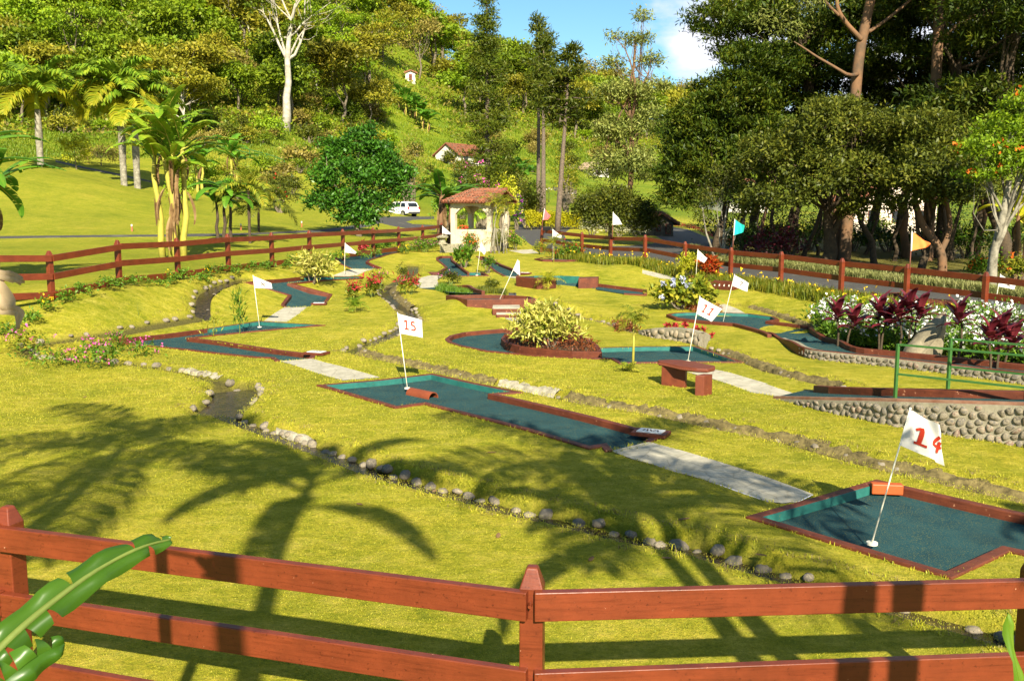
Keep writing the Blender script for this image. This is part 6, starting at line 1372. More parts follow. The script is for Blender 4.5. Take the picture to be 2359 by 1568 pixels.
for n_2, pl_ in POLYS:
    if n_2 in ('road', 'island', 'parking_road', 'upper_road', 'hill_path', 'garden_path'): continue
    fp_ = fine(pl_, .05, True); cc_ = np.mean(pl_, 0); lane = not n_2.startswith('path')
    for q in fp_:
        if q[1] > 45 or random.random() < .25: continue
        q = np.array(q); o_ = q - cc_; o_ = o_ / (np.linalg.norm(o_) + 1e-9); P.append(q + o_ * ((.085 if lane else .0) + abs(random.gauss(0, .025))) + rng.normal(size=2) * .012)
for pl_ in ([p[:2] - np.array([0, .14]) for p in N12], [p[:2] - np.array([0, .15]) for p in N[9:]]):
    for q in fine([tuple(p) for p in pl_], .03, False): P.append(np.array(q) + np.array([0, -abs(random.gauss(0, .04))]))
P = np.array(P); EB = np.stack([P[:, 0], P[:, 1], terrain(P[:, 0], P[:, 1]) - .01], 1); Q = np.repeat(EB, 4, 0); Q[:, :2] += rng.normal(size=(len(Q), 2)) * .015
V, F = blades(Q, .055, .008, 1.0); tag(link('edge_grass', np_mesh('edge_grass', V, F, LF['grass'])), 'longer grass growing over the edges of kerbs, walls and pale paths', 'grass', kind='stuff')
P = []
for s in STREAMS:
    ln = s['line']
    for i in range(len(ln) - 1):
        q = ln[i + 1] - ln[i]; nrm = np.array([-q[1], q[0]]) / (np.linalg.norm(q) + 1e-9)
        for _ in range(9):
            sd_ = random.choice((-1, 1)); p = ln[i] + q * random.random() + nrm * sd_ * (s['w'] / 2 + random.uniform(.20, .36)); P.append(p)
P = np.array(P); P = P[P[:, 1] < 50]; Z = carved(P[:, 0], P[:, 1]) - .02; B3 = np.stack([P[:, 0], P[:, 1], Z], 1); pick = rng.uniform(0, 1, len(B3)) < .5
for sel, mt, nm, lb in ((pick, LF['straw'], 'straw_tufts', 'dry straw tufts hanging over the stream banks'), (~pick, LF['grass'], 'bank_grass', 'longer green grass along the stream banks')):
    Q = np.repeat(B3[sel], 4, 0); Q[:, :2] += rng.normal(size=(len(Q), 2)) * .05; V, F = blades(Q, .07, .009, 1.2); tag(link(nm, np_mesh(nm, V, F, mt)), lb, 'grass', kind='stuff')
# ------------------------------------------------------------------ trees beyond the left fence and in the middle distance
def TL(u, v, d=None): 
    g = G(u, v) if d is None else at_d(u, v, d); 
    if d is not None: g = np.array([g[0], g[1], tz(g[0], g[1])])
    return tuple(g)
def Ht(u, v, loc): D = loc[1] * cp - (loc[2] - CAM_H) * sp; return at_d(u, v, D)[2] - loc[2]
def px2m(loc): return (loc[1] * cp - (loc[2] - CAM_H) * sp) / FPX
# dense glossy tree
loc = TL(830, 524, 66); k = px2m(loc)
DB = [(0, 0, 205, 44, 36), (-48, 0, 178, 36, 34), (46, -8, 182, 40, 34), (-84, 0, 132, 34, 36), (80, 0, 140, 40, 34), (-30, -20, 140, 46, 40), (34, -20, 130, 48, 42), (88, 0, 104, 28, 30), (-92, 0, 78, 30, 32), (-40, -10, 80, 44, 36), (30, -10, 72, 46, 36), (106, 0, 140, 18, 18), (-70, 0, 205, 18, 18), (20, 0, 236, 22, 18), (-10, 0, 44, 50, 22)]
tree('broadleaf_tree', 'dense dark glossy tree beyond the left fence, hiding half the car', loc, [(x * k, y * k, z * k, rx * k, rx * k * .8, rz * k) for x, y, z, rx, rz in DB], 560, 32, .24, .25, .14, LF['dense'], BARK, .22, top=(0, 0, 150 * k), ntw=60)
# royal palms behind the crest
for (u, v, vt, lb, nf) in ((92, 352, 215, 'royal palm with yellow green crownshaft standing alone at the left', 15), (285, 408, 205, 'royal palm with thick white trunk, left of the two beside the banana clump', 15), (316, 416, 240, 'royal palm with shorter white trunk just left of the banana clump', 13)):
    loc = TL(u, v, 86); k = px2m(loc); royal('royal_palm', lb, loc, Ht(u, vt, loc), 7.5 * k, 128 * k, nf + 3, group='royal palms on the left hillside', nl=46, lw=.075, ll=.6)
# tall banana clump in front of the sloping lawn
loc = TL(398, 580, 42.5); k = px2m(loc)
banana('banana_clump', 'tall banana clump with hanging brown leaves and yellow stems beyond the left fence', loc, 300 * k, ((-.45, 0, .8), (-.12, .1, 1.0), (.2, -.1, .82), (.42, .1, .92), (.05, .3, .72)), 9, 160 * k, 30 * k, .92, 3, stemr=.13, el=(.35, 1.45), droop=1.5, drysz=1.1, lm=LF['palm'])
t = bpy.data.objects['banana_clump']; V = []; F = []
for i in range(9): bleaf(V, F, (random.uniform(.15, .6), random.uniform(-.35, -.1), random.uniform(2.0, 4.9)), random.uniform(-2.2, -.9), random.uniform(-1.56, -1.3), random.uniform(1.3, 2.6), .30, .2, .6, roll=1.0, fold=.9)
soft('hanging_leaves', V, F, LF['dry'], t)
# young bananas
for i, (u, v, h, lb) in enumerate(((500, 540, 2.3, 'young banana plant, leftmost of the three on the lawn edge'), (517, 541, 3.0, 'young banana plant, middle of the three on the lawn edge'), (533, 540, 2.6, 'young banana plant, rightmost of the three on the lawn edge'))):
    banana('banana_plant', lb, TL(u, v, 53), h, ((0, 0, 1),), 7, 2.3, .55, .55, 0, 'young banana plants', stemr=.09, stemm=BARKD, el=(.2, 1.3))
loc = TL(575, 540, 53); royal('feather_palm', 'small dark trunked feather palm right of the young banana plants', loc, 3.0, .08, 2.3, 14, LF['lily'], shaft=False, bark=BARKD)
loc = TL(595, 500, 62); royal('feather_palm', 'bushy olive palm behind the young banana plants', loc, 1.6, .08, 2.9, 18, LF['olive'], shaft=False, bark=BARKD, el=(.1, 1.4))
banana('banana_plant', 'banana plant with a dry brown skirt on the slope behind the young bananas', TL(533, 428, 95), 4.0, ((0, 0, 1), (.5, .2, .8)), 7, 3.4, .8, .6, 4)
banana('banana_plant', 'pale green banana plant on the slope right of the tall clump', TL(470, 440, 92), 3.4, ((0, 0, 1), (-.6, .2, .8)), 7, 3.2, .8, .6, 1)
# palm reaching in from the left edge
banana('banana_clump', 'dark banana clump reaching in from the left edge of the view', TL(-70, 585, 30), 3.6, ((0, 0, 1), (.3, .4, .85), (-.3, .3, 1.1)), 9, 2.9, .62, .8, 3, stemr=.14, el=(.0, 1.2))
tree('yellow_shrub', 'pale yellow green shrub on the slope between the royal palms', TL(176, 388, 92), [(0, 0, 1.4, 1.5, 1.2, 1.2), (.5, 0, 2.5, 1.0, 1, .8), (-.6, 0, 2.3, .9, .9, .9)], 70, 16, .22, .26, .14, LF['yellow'], BARK, .07, cat='shrub')
tree('brown_shrub', 'dry brown shrub left of the white palm trunks', TL(232, 352, 100), [(0, 0, 1.0, 2.2, 1.4, 1.1)], 60, 18, .3, .3, .1, LF['forest4'], BARK, .08, cat='shrub')
tree('white_trunk_tree', 'tall tree with a thick white trunk on the forested slope', TL(657, 299, 150), [(-1.5, 0, 24, 3.2, 3, 1.6), (4, 0, 22.5, 4, 3, 1.5), (8, 0, 19.5, 3.5, 3, 1.3), (1, 1, 28, 4.5, 3.5, 2), (-3, 0, 18.5, 2.6, 2.5, 1.6), (6.5, 0, 26, 4, 3, 1.6), (1.5, 0, 15.5, 2.0, 2, 1.2), (-3.5, 0, 21, 2.8, 2.5, 1.8), (4.5, 1, 16.5, 2.5, 2, 1.2), (-1.5, 1, 14, 1.8, 1.6, 1.0), (9.5, 0, 23, 3, 2.5, 1.5)], 230, 30, .45, .45, .24, LF['forest1'], BARKW, .72, top=(2.2, 0, 19), ntw=60, fork=.45, lean=.035, flat=.4)
# acacia like flat topped trees
for (u, v, d, lb, s, lm) in ((765, 260, 190, 'layered flat topped tree left of the meadow', 1.0, 'forest3'), (860, 225, 205, 'broad flat topped tree above the meadow', 1.25, 'forest2'), (420, 265, 128, 'layered flat topped tree with a white stem above the banana clump', .62, 'forest2'), (170, 210, 150, 'spreading bright green tree high at the left', .9, 'forest3')):
    B = [(rng.uniform(-7, 7) * s, rng.uniform(-3, 3) * s, (9 + 1.5 * j + rng.uniform(-.8, .8)) * s, 3.6 * s, 3.2 * s, .85 * s) for j in (0, 0, 1, 1, 2, 2, 3, 3, 4)]
    tree('flat_topped_tree', lb, TL(u, v, d), B, 170, 26, .55 * s, .5, .28, LF[lm], BARKW if d < 130 else BARK, .38 * s, top=(0, 0, 10 * s), flat=.3, group='flat topped trees on the hillside', ntw=40, up=.9)
# pines
def pine(name, label, loc, H, R_, z0, r, n=110, per=34, lm='pine', lean=(0, 0), top=.2, l=.5):
    t = local_thing(name, label, 'pine tree', loc, 'tall pines'); MB().tube([(lean[0] * f, lean[1] * f, H * f - .4 * (f == 0)) for f in np.linspace(0, 1, 9)], [r * (1.1 - f) + .03 for f in np.linspace(0, 1, 9)], 10).obj('trunk', BARKP, t, sm=True)
    C = []; br = MB(); nl_ = max(5, int((H - z0) / n)); ax = lambda z: np.array([lean[0] * z / H, lean[1] * z / H, z])
    for i in range(nl_ + 1):
        f = i / nl_; z = z0 + (H - z0) * f * .985; R1 = R_ * max(.05, (1 - f) ** .8) * min(1, .55 + f * 3) + top
        for j in range(random.choice((4, 5, 6)) if f < .9 else 3):
            if random.random() < .16: continue
            a = random.uniform(0, 6.3); rr = R1 * random.uniform(.55, 1.18); zz_ = z + random.uniform(-.3, .3) * n; e_ = ax(zz_) + np.array([rr * math.cos(a), rr * math.sin(a), rr * random.uniform(-.12, .22)]); s0_ = ax(zz_)
            br.tube([s0_, (s0_ + e_) / 2 + np.array([0, 0, -.05 * rr]), e_], [.055, .04, .015], 4, cap=False)
            for t_ in ((.5, .78, 1.0) if rr > 1.2 else (.6, 1.0)): C.append(s0_ + (e_ - s0_) * t_ + rng.normal(size=3) * .12)
    C.append(ax(H - .2)); C.append(ax(H - .7)); mb_b = br.obj('branch', BARKP, t); C = np.array(C); P = np.repeat(C, per, 0) + rng.normal(size=(len(C) * per, 3)) * np.array([.40, .40, .20]) * min(1.0, R_ / 2.6); o = unit(P - np.repeat(C, per, 0) + np.array([0, 0, .25])); V, F = leaves(P, o, l, .13, up=.3, hang=.0, rnd=.5); link('crown', vmesh('crown', (V, F), LF[lm]), t); return t
loc = TL(1122, 392, 118); k = px2m(loc); pine('pine_tree', 'tallest full crowned pine standing in front of the hill', loc, Ht(1122, -6, loc), 84 * k, 22 * k, .34, .74, 44)
loc = TL(1240, 402, 112); k = px2m(loc); pine('pine_tree', 'slim bare trunked pine, left of the close pair', loc, Ht(1240, 55, loc), 42 * k, Ht(1240, 180, loc), .26, .95, 44)
loc = TL(1251, 416, 104); k = px2m(loc); pine('pine_tree', 'bare trunked pine with rounder crown, right of the close pair', loc, Ht(1251, 95, loc), 46 * k, Ht(1251, 240, loc), .27, .9, 44)
loc = TL(1283, 466, 80); k = px2m(loc); pine('pine_tree', 'leaning bare trunked pine behind the golden hedge', loc, Ht(1310, 120, loc), 58 * k, Ht(1310, 275, loc), .22, .8, 44, lean=(28 * k, 0))
# eucalyptus
loc = TL(1452, 412, 96); k = px2m(loc); EZ = Ht(1452, 32, loc) / (379 * k)
tree('eucalyptus', 'open crowned eucalyptus whose upper twigs stand against the sky', loc, [(p0, p1, p2 * EZ, p3, p4, p5) for p0, p1, p2, p3, p4, p5 in [(0, 0, 110*k, 60*k, 50*k, 55*k), (-40*k, 0, 170*k, 50*k, 40*k, 35*k), (35*k, 0, 185*k, 55*k, 40*k, 40*k), (-5*k, 0, 235*k, 60*k, 45*k, 30*k), (-45*k, 0, 285*k, 22*k, 20*k, 14*k), (40*k, 0, 290*k, 26*k, 20*k, 14*k), (10*k, 0, 325*k, 30*k, 20*k, 16*k), (20*k, 0, 365*k, 14*k, 14*k, 14*k), (-40*k, 0, 330*k, 12*k, 10*k, 12*k), (60*k, 0, 250*k, 22*k, 20*k, 14*k), (-62*k, 0, 240*k, 18*k, 16*k, 14*k), (-60*k, 0, 110*k, 30*k, 25*k, 40*k)]], 420, 34, .40, .42, .13, LF['euc'], BARKO, .36, top=(6*k, 0, 330*k*EZ), ntw=110, fork=.3, lean=.02, hang=.6)
# golden hedge
h0 = TL(1212, 503, 88); h1 = TL(1338, 501, 92); C = []
th_ = local_thing('hedge', 'clipped golden yellow hedge behind the road bend', 'hedge', tuple((np.array(h0) + np.array(h1)) / 2)); ctr = (np.array(h0) + np.array(h1)) / 2
for i in range(1500): f = random.random(); q = np.array(h0) + (np.array(h1) - np.array(h0)) * f - ctr; C.append(q + np.array([random.uniform(-.1, .1), random.uniform(-.7, .7), .25 + random.random() ** .7 * (1.35 + .12 * math.sin(f * 20)) * (1 - .18 * f)]))
C = np.array(C); link('foliage', vmesh('foliage', clumps(C, np.array([0, 0, -1.0]), 9, .10, .13, .08, 1), LF['hedge']), th_)
mb = MB()
for i in range(26): f = i / 25; q = np.array(h0) + (np.array(h1) - np.array(h0)) * f - ctr; mb.tube([q, q + np.array([random.uniform(-.1, .1), 0, .8])], .04, 5)
mb.obj('stem', BARKD, th_)
# round tree on the road island with variegated skirt
loc = TL(1412, 540, 67); k = px2m(loc)
tree('round_tree', 'broad rounded tree on the grass island of the road', loc, [(0, 0, 95*k, 62*k, 50*k, 40*k), (-48*k, 0, 75*k, 44*k, 40*k, 36*k), (52*k, 0, 72*k, 44*k, 40*k, 38*k), (-20*k, -20*k, 60*k, 50*k, 30*k, 34*k), (30*k, -20*k, 55*k, 50*k, 30*k, 36*k), (78*k, 0, 50*k, 28*k, 26*k, 26*k), (-78*k, 0, 92*k, 18*k, 18*k, 18*k)], 420, 30, .26, .20, .11, LF['olive'], BARK, .2, ntw=50)
for i, (u0, u1, vt, lb) in enumerate(((1328, 1398, 505, 'white variegated shrub under the left side of the round tree'), (1395, 1452, 512, 'white variegated shrub under the middle of the round tree'), (1432, 1496, 505, 'white variegated shrub under the right side of the round tree'))):
    bpx('variegated_shrub', lb, u0, u1, vt, 545, 1300, .15, .085, leafmat('white_variegated_leaf', [(.05,.10,.01),(.45,.45,.27),(.62,.6,.42),(.12,.18,.03)], .3, nscale=1), deep=.5, nb=7)
bpx('coral_shrub', 'coral flowered stems rising under the round tree', 1384, 1410, 495, 535, 160, .2, .08, LF['orange'] if 'orange' in LF else FL['orange'], nb=3)
# bank of mixed planting behind the gazebo
mix = [('plumeria_shrub', 'loose shrub with faint pink blossom behind the gazebo roof', 1060, 1160, 385, 470, 76, 'olive', ('pink', 16)), ('banana_shrub', 'dark broad leaved shrub left of the gazebo roof', 1000, 1060, 400, 470, 74, 'plant', None), ('citrus_shrub', 'yellow green shrub behind the gazebo ridge', 1130, 1190, 400, 470, 80, 'yellow', None), ('grey_shrub', 'rounded grey green shrub right of the gazebo roof', 1178, 1250, 425, 500, 92, 'forest2', None), ('olive_shrub', 'dry olive shrub with red blossom left of the dense tree', 600, 690, 400, 500, 82, 'olive', ('red', 10)),
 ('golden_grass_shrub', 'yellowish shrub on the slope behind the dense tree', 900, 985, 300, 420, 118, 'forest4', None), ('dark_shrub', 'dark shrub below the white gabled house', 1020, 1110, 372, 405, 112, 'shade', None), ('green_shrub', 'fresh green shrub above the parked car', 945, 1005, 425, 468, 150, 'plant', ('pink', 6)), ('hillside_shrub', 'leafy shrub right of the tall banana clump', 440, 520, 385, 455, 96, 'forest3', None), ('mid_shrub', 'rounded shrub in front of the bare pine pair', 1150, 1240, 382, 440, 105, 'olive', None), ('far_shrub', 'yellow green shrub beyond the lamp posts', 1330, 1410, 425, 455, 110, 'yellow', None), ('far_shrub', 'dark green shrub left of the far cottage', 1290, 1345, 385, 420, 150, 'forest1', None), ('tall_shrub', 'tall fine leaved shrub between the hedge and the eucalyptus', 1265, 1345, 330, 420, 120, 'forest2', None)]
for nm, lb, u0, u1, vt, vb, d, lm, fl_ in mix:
    loc = TL((u0 + u1) / 2, vb, d); kk = px2m(loc); zt = at_d((u0 + u1) / 2, vt, d)[2] - loc[2]; bush(nm, lb, loc, (u1 - u0) / 2 * kk, (u1 - u0) / 2.5 * kk, max(1.0, zt), 1800, .26, .12, LF[lm], flowers=(FL[fl_[0]], fl_[1], .3, 7) if fl_ else None, nb=9)
loc = TL(1018, 524, 61); k = px2m(loc); banana('banana_clump', 'banana clump with a thick brown leaf clad trunk left of the gazebo', loc, 112 * k, ((0, 0, 1.0), (.45, .3, .85)), 8, 110 * k, 26 * k, .5, 7, stemr=.24, stemm=BARKO, el=(.1, 1.3))
for (u, v, d, lb) in ((1085, 430, 72, 'arching palm behind the gazebo ridge'), (1000, 470, 150, 'small arching palm beyond the parked car'), (1390, 395, 130, 'far palm with a thick crown near the cottage'), (1225, 372, 150, 'far palm on the slope right of the tall pine'), (1505, 440, 90, 'small dark dracaena before the dark wood')):
    royal('feather_palm', lb, TL(u, v, d), 1.8, .10, 2.2 if d < 100 else 3.0, 16, LF['palm'], shaft=False, group='scattered small palms', bark=BARKD)
for i, (u, v, d) in enumerate(((925, 290, 205), (945, 297, 203), (960, 305, 200), (975, 318, 196), (935, 303, 202), (1170, 345, 160), (1190, 350, 158), (1200, 340, 165))):
    banana('banana_plant', 'wild banana plant on the edge of the green meadow' if i < 5 else 'wild banana plant on the dry slope right of the tall pine', TL(u, v, d), 3.0, ((0, 0, 1), (.8, .3, .8)), 8, 4.0, 1.1, .5, 1, 'wild banana plants on the hill')
# ------------------------------------------------------------------ the wood on the right
tree('cypress_tree', 'dark layered cypress at the left end of the right hand wood', TL(1648, 562, 62), [(0, 0, 6.5, 3.6, 3, 2.6), (-2.2, 0, 5.0, 1.9, 1.8, 1.4), (1, 0, 9.5, 3.2, 3, 2.0), (-1.0, 0, 8.2, 2.6, 2.5, 1.4), (2.6, 0, 7.2, 2.5, 2.4, 2.2), (3.0, 0, 11.5, 2.4, 2.2, 1.6), (.4, 0, 3.6, 2.6, 2.2, 1.2), (-2.6, 0, 3.4, 1.2, 1.2, .9), (1.2, 0, 12.2, 1.2, 1.2, .9)], 640, 80, .34, .32, .10, LF['cypress'], BARKD, .32, top=(1, 0, 10), flat=.42, ntw=30, hang=.0, up=.8)
for (u, v, d, lb, sc_, lm_, H0) in ((1820, 590, 66, 'tall dark cypress behind the orange barked eucalyptus', 1.25, 'cypress', 0), (2130, 600, 60, 'tall dark cypress filling the upper right corner', 1.3, 'cypress', 1), (2330, 610, 52, 'dark cypress at the right edge of the wood', 1.1, 'cypress', 2), (2235, 605, 62, 'dark cypress behind the tulip tree', 1.35, 'cypress', 1), (1740, 592, 70, 'dark cypress standing behind the teal flag', 1.2, 'cypress', 1), (2060, 600, 68, 'dark cypress between the two orange barked trunks', 1.3, 'cypress', 1), (1990, 590, 74, 'dark conifer deep in the middle of the wood', 1.35, 'cypress', 0)):
    B = [(rng.uniform(-3.4, 3.4) * sc_, rng.uniform(-2, 2), (5.5 + i * 1.15 + rng.uniform(-.4, .4)) * sc_, 3.4 * sc_, 2.7 * sc_, 1.1 * sc_) for i in range(11)]
    tree('cypress_tree', lb, TL(u, v, d), B, 560, 74, .40, .36, .11, LF[lm_], BARKD, .38, top=(0, 0, 14 * sc_), flat=.35, ntw=30, group='dark cypresses of the wood', up=.8)
loc = TL(1945, 590, 56); k = px2m(loc)
def limb(mb, pts, r0, r1, n=9): P = [np.array(p) for p in chaikin([np.array(p, float) for p in pts], 2)]; mb.tube(P, [r0 + (r1 - r0) * i / (len(P) - 1) for i in range(len(P))], n)
t = local_thing('eucalyptus', 'tall eucalyptus with orange peeling bark and crooked bare limbs above the wood', 'tree', loc); mb = MB(); w_ = lambda u, v, dy=0: ((u - 1945) * k, dy, (590 - v) * k)
limb(mb, [w_(1945, 600), w_(1948, 400), w_(1952, 190), w_(1958, 110), w_(1975, 20), w_(1990, -80), w_(2010, -200)], .36, .22)
limb(mb, [w_(1957, 100, -.2), w_(1905, 55, -.5), w_(1890, 20, -.6), w_(1900, -70, -.8)], .15, .08); limb(mb, [w_(1900, 50, -.5), w_(1870, 30, -.8), w_(1835, -10, -1), w_(1790, -40, -1)], .10, .04)
limb(mb, [w_(1962, 90, .2), w_(2010, 60, .3), w_(2060, 20, .4), w_(2110, -30, .4)], .13, .05); limb(mb, [w_(1900, 185, -2.2), w_(1860, 165, -2.4), w_(1830, 150, -2.5), w_(1805, 135, -2.6), w_(1780, 120, -2.6)], .09, .03)
limb(mb, [w_(1950, 175, -.3), w_(1920, 185, -1.6), w_(1900, 185, -2.2)], .12, .09)
mb.obj('trunk', BARKO, t, sm=True)
C = shell([(*w_(1830, 30, -1), 1.6, 1.4, 1.0), (*w_(1790, -20, -1), 1.6, 1.3, 1), (*w_(2060, -10), 1.8, 1.4, 1), (*w_(1900, -70), 2.2, 2, 1.4), (*w_(1770, 100, -2.4), 1.3, 1.1, .9), (*w_(1740, 65, -2), 1.1, 1, .8)], 130, .3); link('crown', vmesh('crown', clumps(C, np.array([0, 0, 8.]), 24, .32, .26, .05, .8, hang=.6), LF['euc']), t)
# second orange barked trunk
loc = TL(2135, 600, 57); k = px2m(loc); t = local_thing('eucalyptus', 'dark trunked eucalyptus with long horizontal limbs at the upper right', 'tree', loc); mb = MB(); w_ = lambda u, v, dy=0: ((u - 2135) * k, dy, (600 - v) * k)
limb(mb, [w_(2135, 610), w_(2132, 400), w_(2130, 120), w_(2128, 0), w_(2130, -120)], .34, .25); limb(mb, [w_(2132, 110, -.3), w_(2170, 70, -.8), w_(2260, 35, -1.2), w_(2400, 45, -1.4)], .14, .06); limb(mb, [w_(2130, 60, -.2), w_(2200, 30, -.5), w_(2290, 30, -.8), w_(2380, 10, -.9)], .10, .05)
mb.obj('trunk', BARKO, t, sm=True); C = shell([(*w_(2260, 20, -1.), 2.4, 1.6, .7), (*w_(2360, 20, -1.3), 2.2, 1.6, .8), (*w_(2190, 15, 0), 1.8, 1.6, .8), (*w_(2090, -10, 0), 2.0, 1.6, .9)], 120, .3); link('crown', vmesh('crown', clumps(C, np.array([0, 0, 8.]), 26, .34, .24, .07, .5), LF['cypress']), t)
# olive broadleaf trees forming the front of the wood
loc = TL(1905, 612, 50); k = px2m(loc)
tree('broadleaf_tree', 'wide olive leaved tree with crooked limbs at the front of the wood', loc, [(x * k, y * 1.6 - 1.0, z * k, rx * k, 3.0, rz * k) for x, y, z, rx, rz in ((-110, 0, 235, 70, 70), (-60, -1, 300, 75, 62), (20, -.6, 310, 80, 60), (-130, -.6, 165, 55, 42), (-60, -1.4, 200, 70, 62), (30, -1.2, 205, 75, 62), (105, -.4, 215, 62, 68), (95, 0, 290, 60, 46), (-10, .4, 350, 60, 36), (-170, .4, 250, 36, 46), (-175, .2, 150, 32, 36), (60, -.8, 145, 62, 36))], 560, 56, .23, .22, .10, LF['olive'], BARKD, .44, top=(-10 * k, 0, 200 * k), ntw=120, fork=.35, base_off=(0, 0))
loc = TL(2120, 622, 46); k = px2m(loc)
tree('broadleaf_tree', 'glossy green tree with curved twin trunks behind the orange flag', loc, [(x * k, y * 1.6 - .8, z * k, rx * k, 2.6, rz * k) for x, y, z, rx, rz in ((0, 0, 270, 80, 55), (60, -.6, 215, 66, 60), (-55, -.5, 230, 60, 55), (0, -1, 190, 70, 44), (70, .2, 300, 55, 45), (-20, .4, 330, 62, 40))], 380, 54, .24, .22, .10, LF['olive'], BARKD, .22, top=(10 * k, 0, 190 * k), ntw=70, fork=.3)
mb = MB(); limb(mb, [(.9, -.3, -.3), (.85, -.4, .9), (.5, -.3, 1.6), (-.1, 0, 2.4), (-.5, 0, 3.6)], .24, .14); limb(mb, [(.75, -.35, 1.1), (1.2, -.2, 2.0), (1.25, 0, 2.8), (.9, 0, 3.8)], .15, .09); mb.obj('side_trunk', BARKO, bpy.data.objects[[o.name for o in S.objects if o.name.startswith('broadleaf_tree')][-1]], sm=True)
# small white stemmed tree by the fence
loc = TL(1662, 573, 52); k = px2m(loc); t_ = tree('multi_stem_tree', 'small tree with several thin white stems right of the road bend', loc, [(-20*k, 0, 150*k, 40*k, .9, 30*k), (35*k, 0, 160*k, 45*k, .9, 34*k), (0, 0, 190*k, 50*k, 1, 26*k), (-45*k, 0, 105*k, 26*k, .7, 22*k), (55*k, 0, 110*k, 28*k, .7, 24*k)], 130, 24, .22, .16, .06, LF['olive'], BARKG, .085, top=(6*k, 0, 95*k), ntw=60, fork=.15)
mb = MB()
for a, b_ in (((-.15, 0, -.2), (-1.1, 0, 2.9)), ((.1, 0, -.2), (1.3, 0, 2.6)), ((-.05, .1, -.2), (.3, .2, 3.3))): mb.tube(bend(a, b_, .06, 6), [.085, .075, .06, .05, .04, .03], 7)
mb.obj('side_trunk', BARKG, t_, sm=True)
# trunks and understory inside the wood
xs = [(1745, 600, 58, .16, .5), (1790, 603, 60, .14, -.4), (1843, 605, 54, .15, .6), (1880, 612, 60, .12, .2), (1922, 610, 57, .38, .1), (1985, 612, 62, .12, .3), (2015, 616, 52, .2, -.7), (2055, 618, 56, .13, .2), (2085, 622, 60, .3, .1), (2165, 625, 54, .12, .4), (2195, 628, 58, .16, -.2), (2222, 630, 52, .1, .2), (2250, 634, 60, .2, .1), (1715, 596, 66, .22, .0), (2335, 640, 46, .12, .6)]
for i, (u, v, d, r, ln) in enumerate(xs):
    loc = TL(u, v, d); lb = ['leaning thin trunk tree inside the right hand wood', 'straight thin trunk tree inside the right hand wood', 'thick dark trunk tree inside the right hand wood'][0 if abs(ln) > .35 else 2 if r > .19 else 1]
    tree('wood_tree', lb, loc, [(ln * 3 + rng.uniform(-1, 1), rng.uniform(-1, 1), 6.2 + rng.uniform(-.5, 1.5), 2.0, 1.8, 1.3), (ln * 2 + rng.uniform(-1.5, 1.5), rng.uniform(-1, 1), 5.0 + rng.uniform(-.5, 1), 1.8, 1.6, 1.1)], 70, 26, .3, .24, .11, LF[('olive', 'shade', 'forest1')[i % 3]], BARKO if i % 4 == 0 else BARKD, r, top=(ln * 3, 0, 6.5), ntw=14, group='trees inside the right hand wood', lean=.05)
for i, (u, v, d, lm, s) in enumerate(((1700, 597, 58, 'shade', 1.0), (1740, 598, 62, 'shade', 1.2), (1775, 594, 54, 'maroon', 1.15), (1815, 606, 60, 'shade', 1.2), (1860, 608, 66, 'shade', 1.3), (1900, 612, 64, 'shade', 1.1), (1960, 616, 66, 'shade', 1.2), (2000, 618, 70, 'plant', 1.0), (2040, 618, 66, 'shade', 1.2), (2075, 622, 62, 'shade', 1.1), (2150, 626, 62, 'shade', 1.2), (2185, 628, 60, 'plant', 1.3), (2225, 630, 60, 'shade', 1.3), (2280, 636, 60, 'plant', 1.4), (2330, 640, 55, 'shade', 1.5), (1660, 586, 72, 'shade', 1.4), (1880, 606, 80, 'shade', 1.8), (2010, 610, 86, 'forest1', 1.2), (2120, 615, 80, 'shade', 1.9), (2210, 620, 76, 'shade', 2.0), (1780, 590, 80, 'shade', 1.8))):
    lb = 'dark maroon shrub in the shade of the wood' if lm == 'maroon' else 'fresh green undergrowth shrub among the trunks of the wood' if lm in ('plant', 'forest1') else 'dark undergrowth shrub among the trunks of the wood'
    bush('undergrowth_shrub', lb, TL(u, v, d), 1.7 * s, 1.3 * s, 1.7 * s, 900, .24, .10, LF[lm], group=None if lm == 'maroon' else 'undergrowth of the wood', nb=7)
# african tulip tree at the right edge
loc = TL(2278, 612, 38); k = px2m(loc)
t = tree('tulip_tree', 'tulip tree with orange red blossoms and pale mottled forked trunk at the right', loc, [(x * k, y, z * k, rx * k, 1.2, rz * k) for x, y, z, rx, rz in ((30, 0, 370, 72, 34), (-40, -.4, 320, 44, 34), (85, -.5, 315, 60, 40), (20, -.8, 290, 50, 30), (70, 0, 420, 60, 26), (-25, 0, 265, 36, 22), (120, 0, 250, 40, 40))], 230, 34, .22, .19, .085, LF['forest3'], BARKG, .24, top=(60 * k, 0, 270 * k), ntw=40, fork=.45, flat=.5, flowers=(FL['orange'], 9, .16))
mb = MB(); limb(mb, [(.25, 0, -.3), (.15, .1, 1.2), (.30, .1, 2.2), (.5, .1, 3.3), (.55, 0, 4.4)], .19, .11); limb(mb, [(-.1, 0, 4.0), (-.35, 0, 4.6), (-.5, -.2, 5.0)], .05, .03); mb.obj('side_trunk', BARKG, t, sm=True)
banana('banana_plant', 'yellowing banana plant with brown stem at the right edge of the wood', TL(2335, 625, 44), 3.0, ((0, 0, 1), (.5, .3, .9)), 7, 2.4, .6, .4, 3, lm=LF['yellow'], stemm=BARKO)
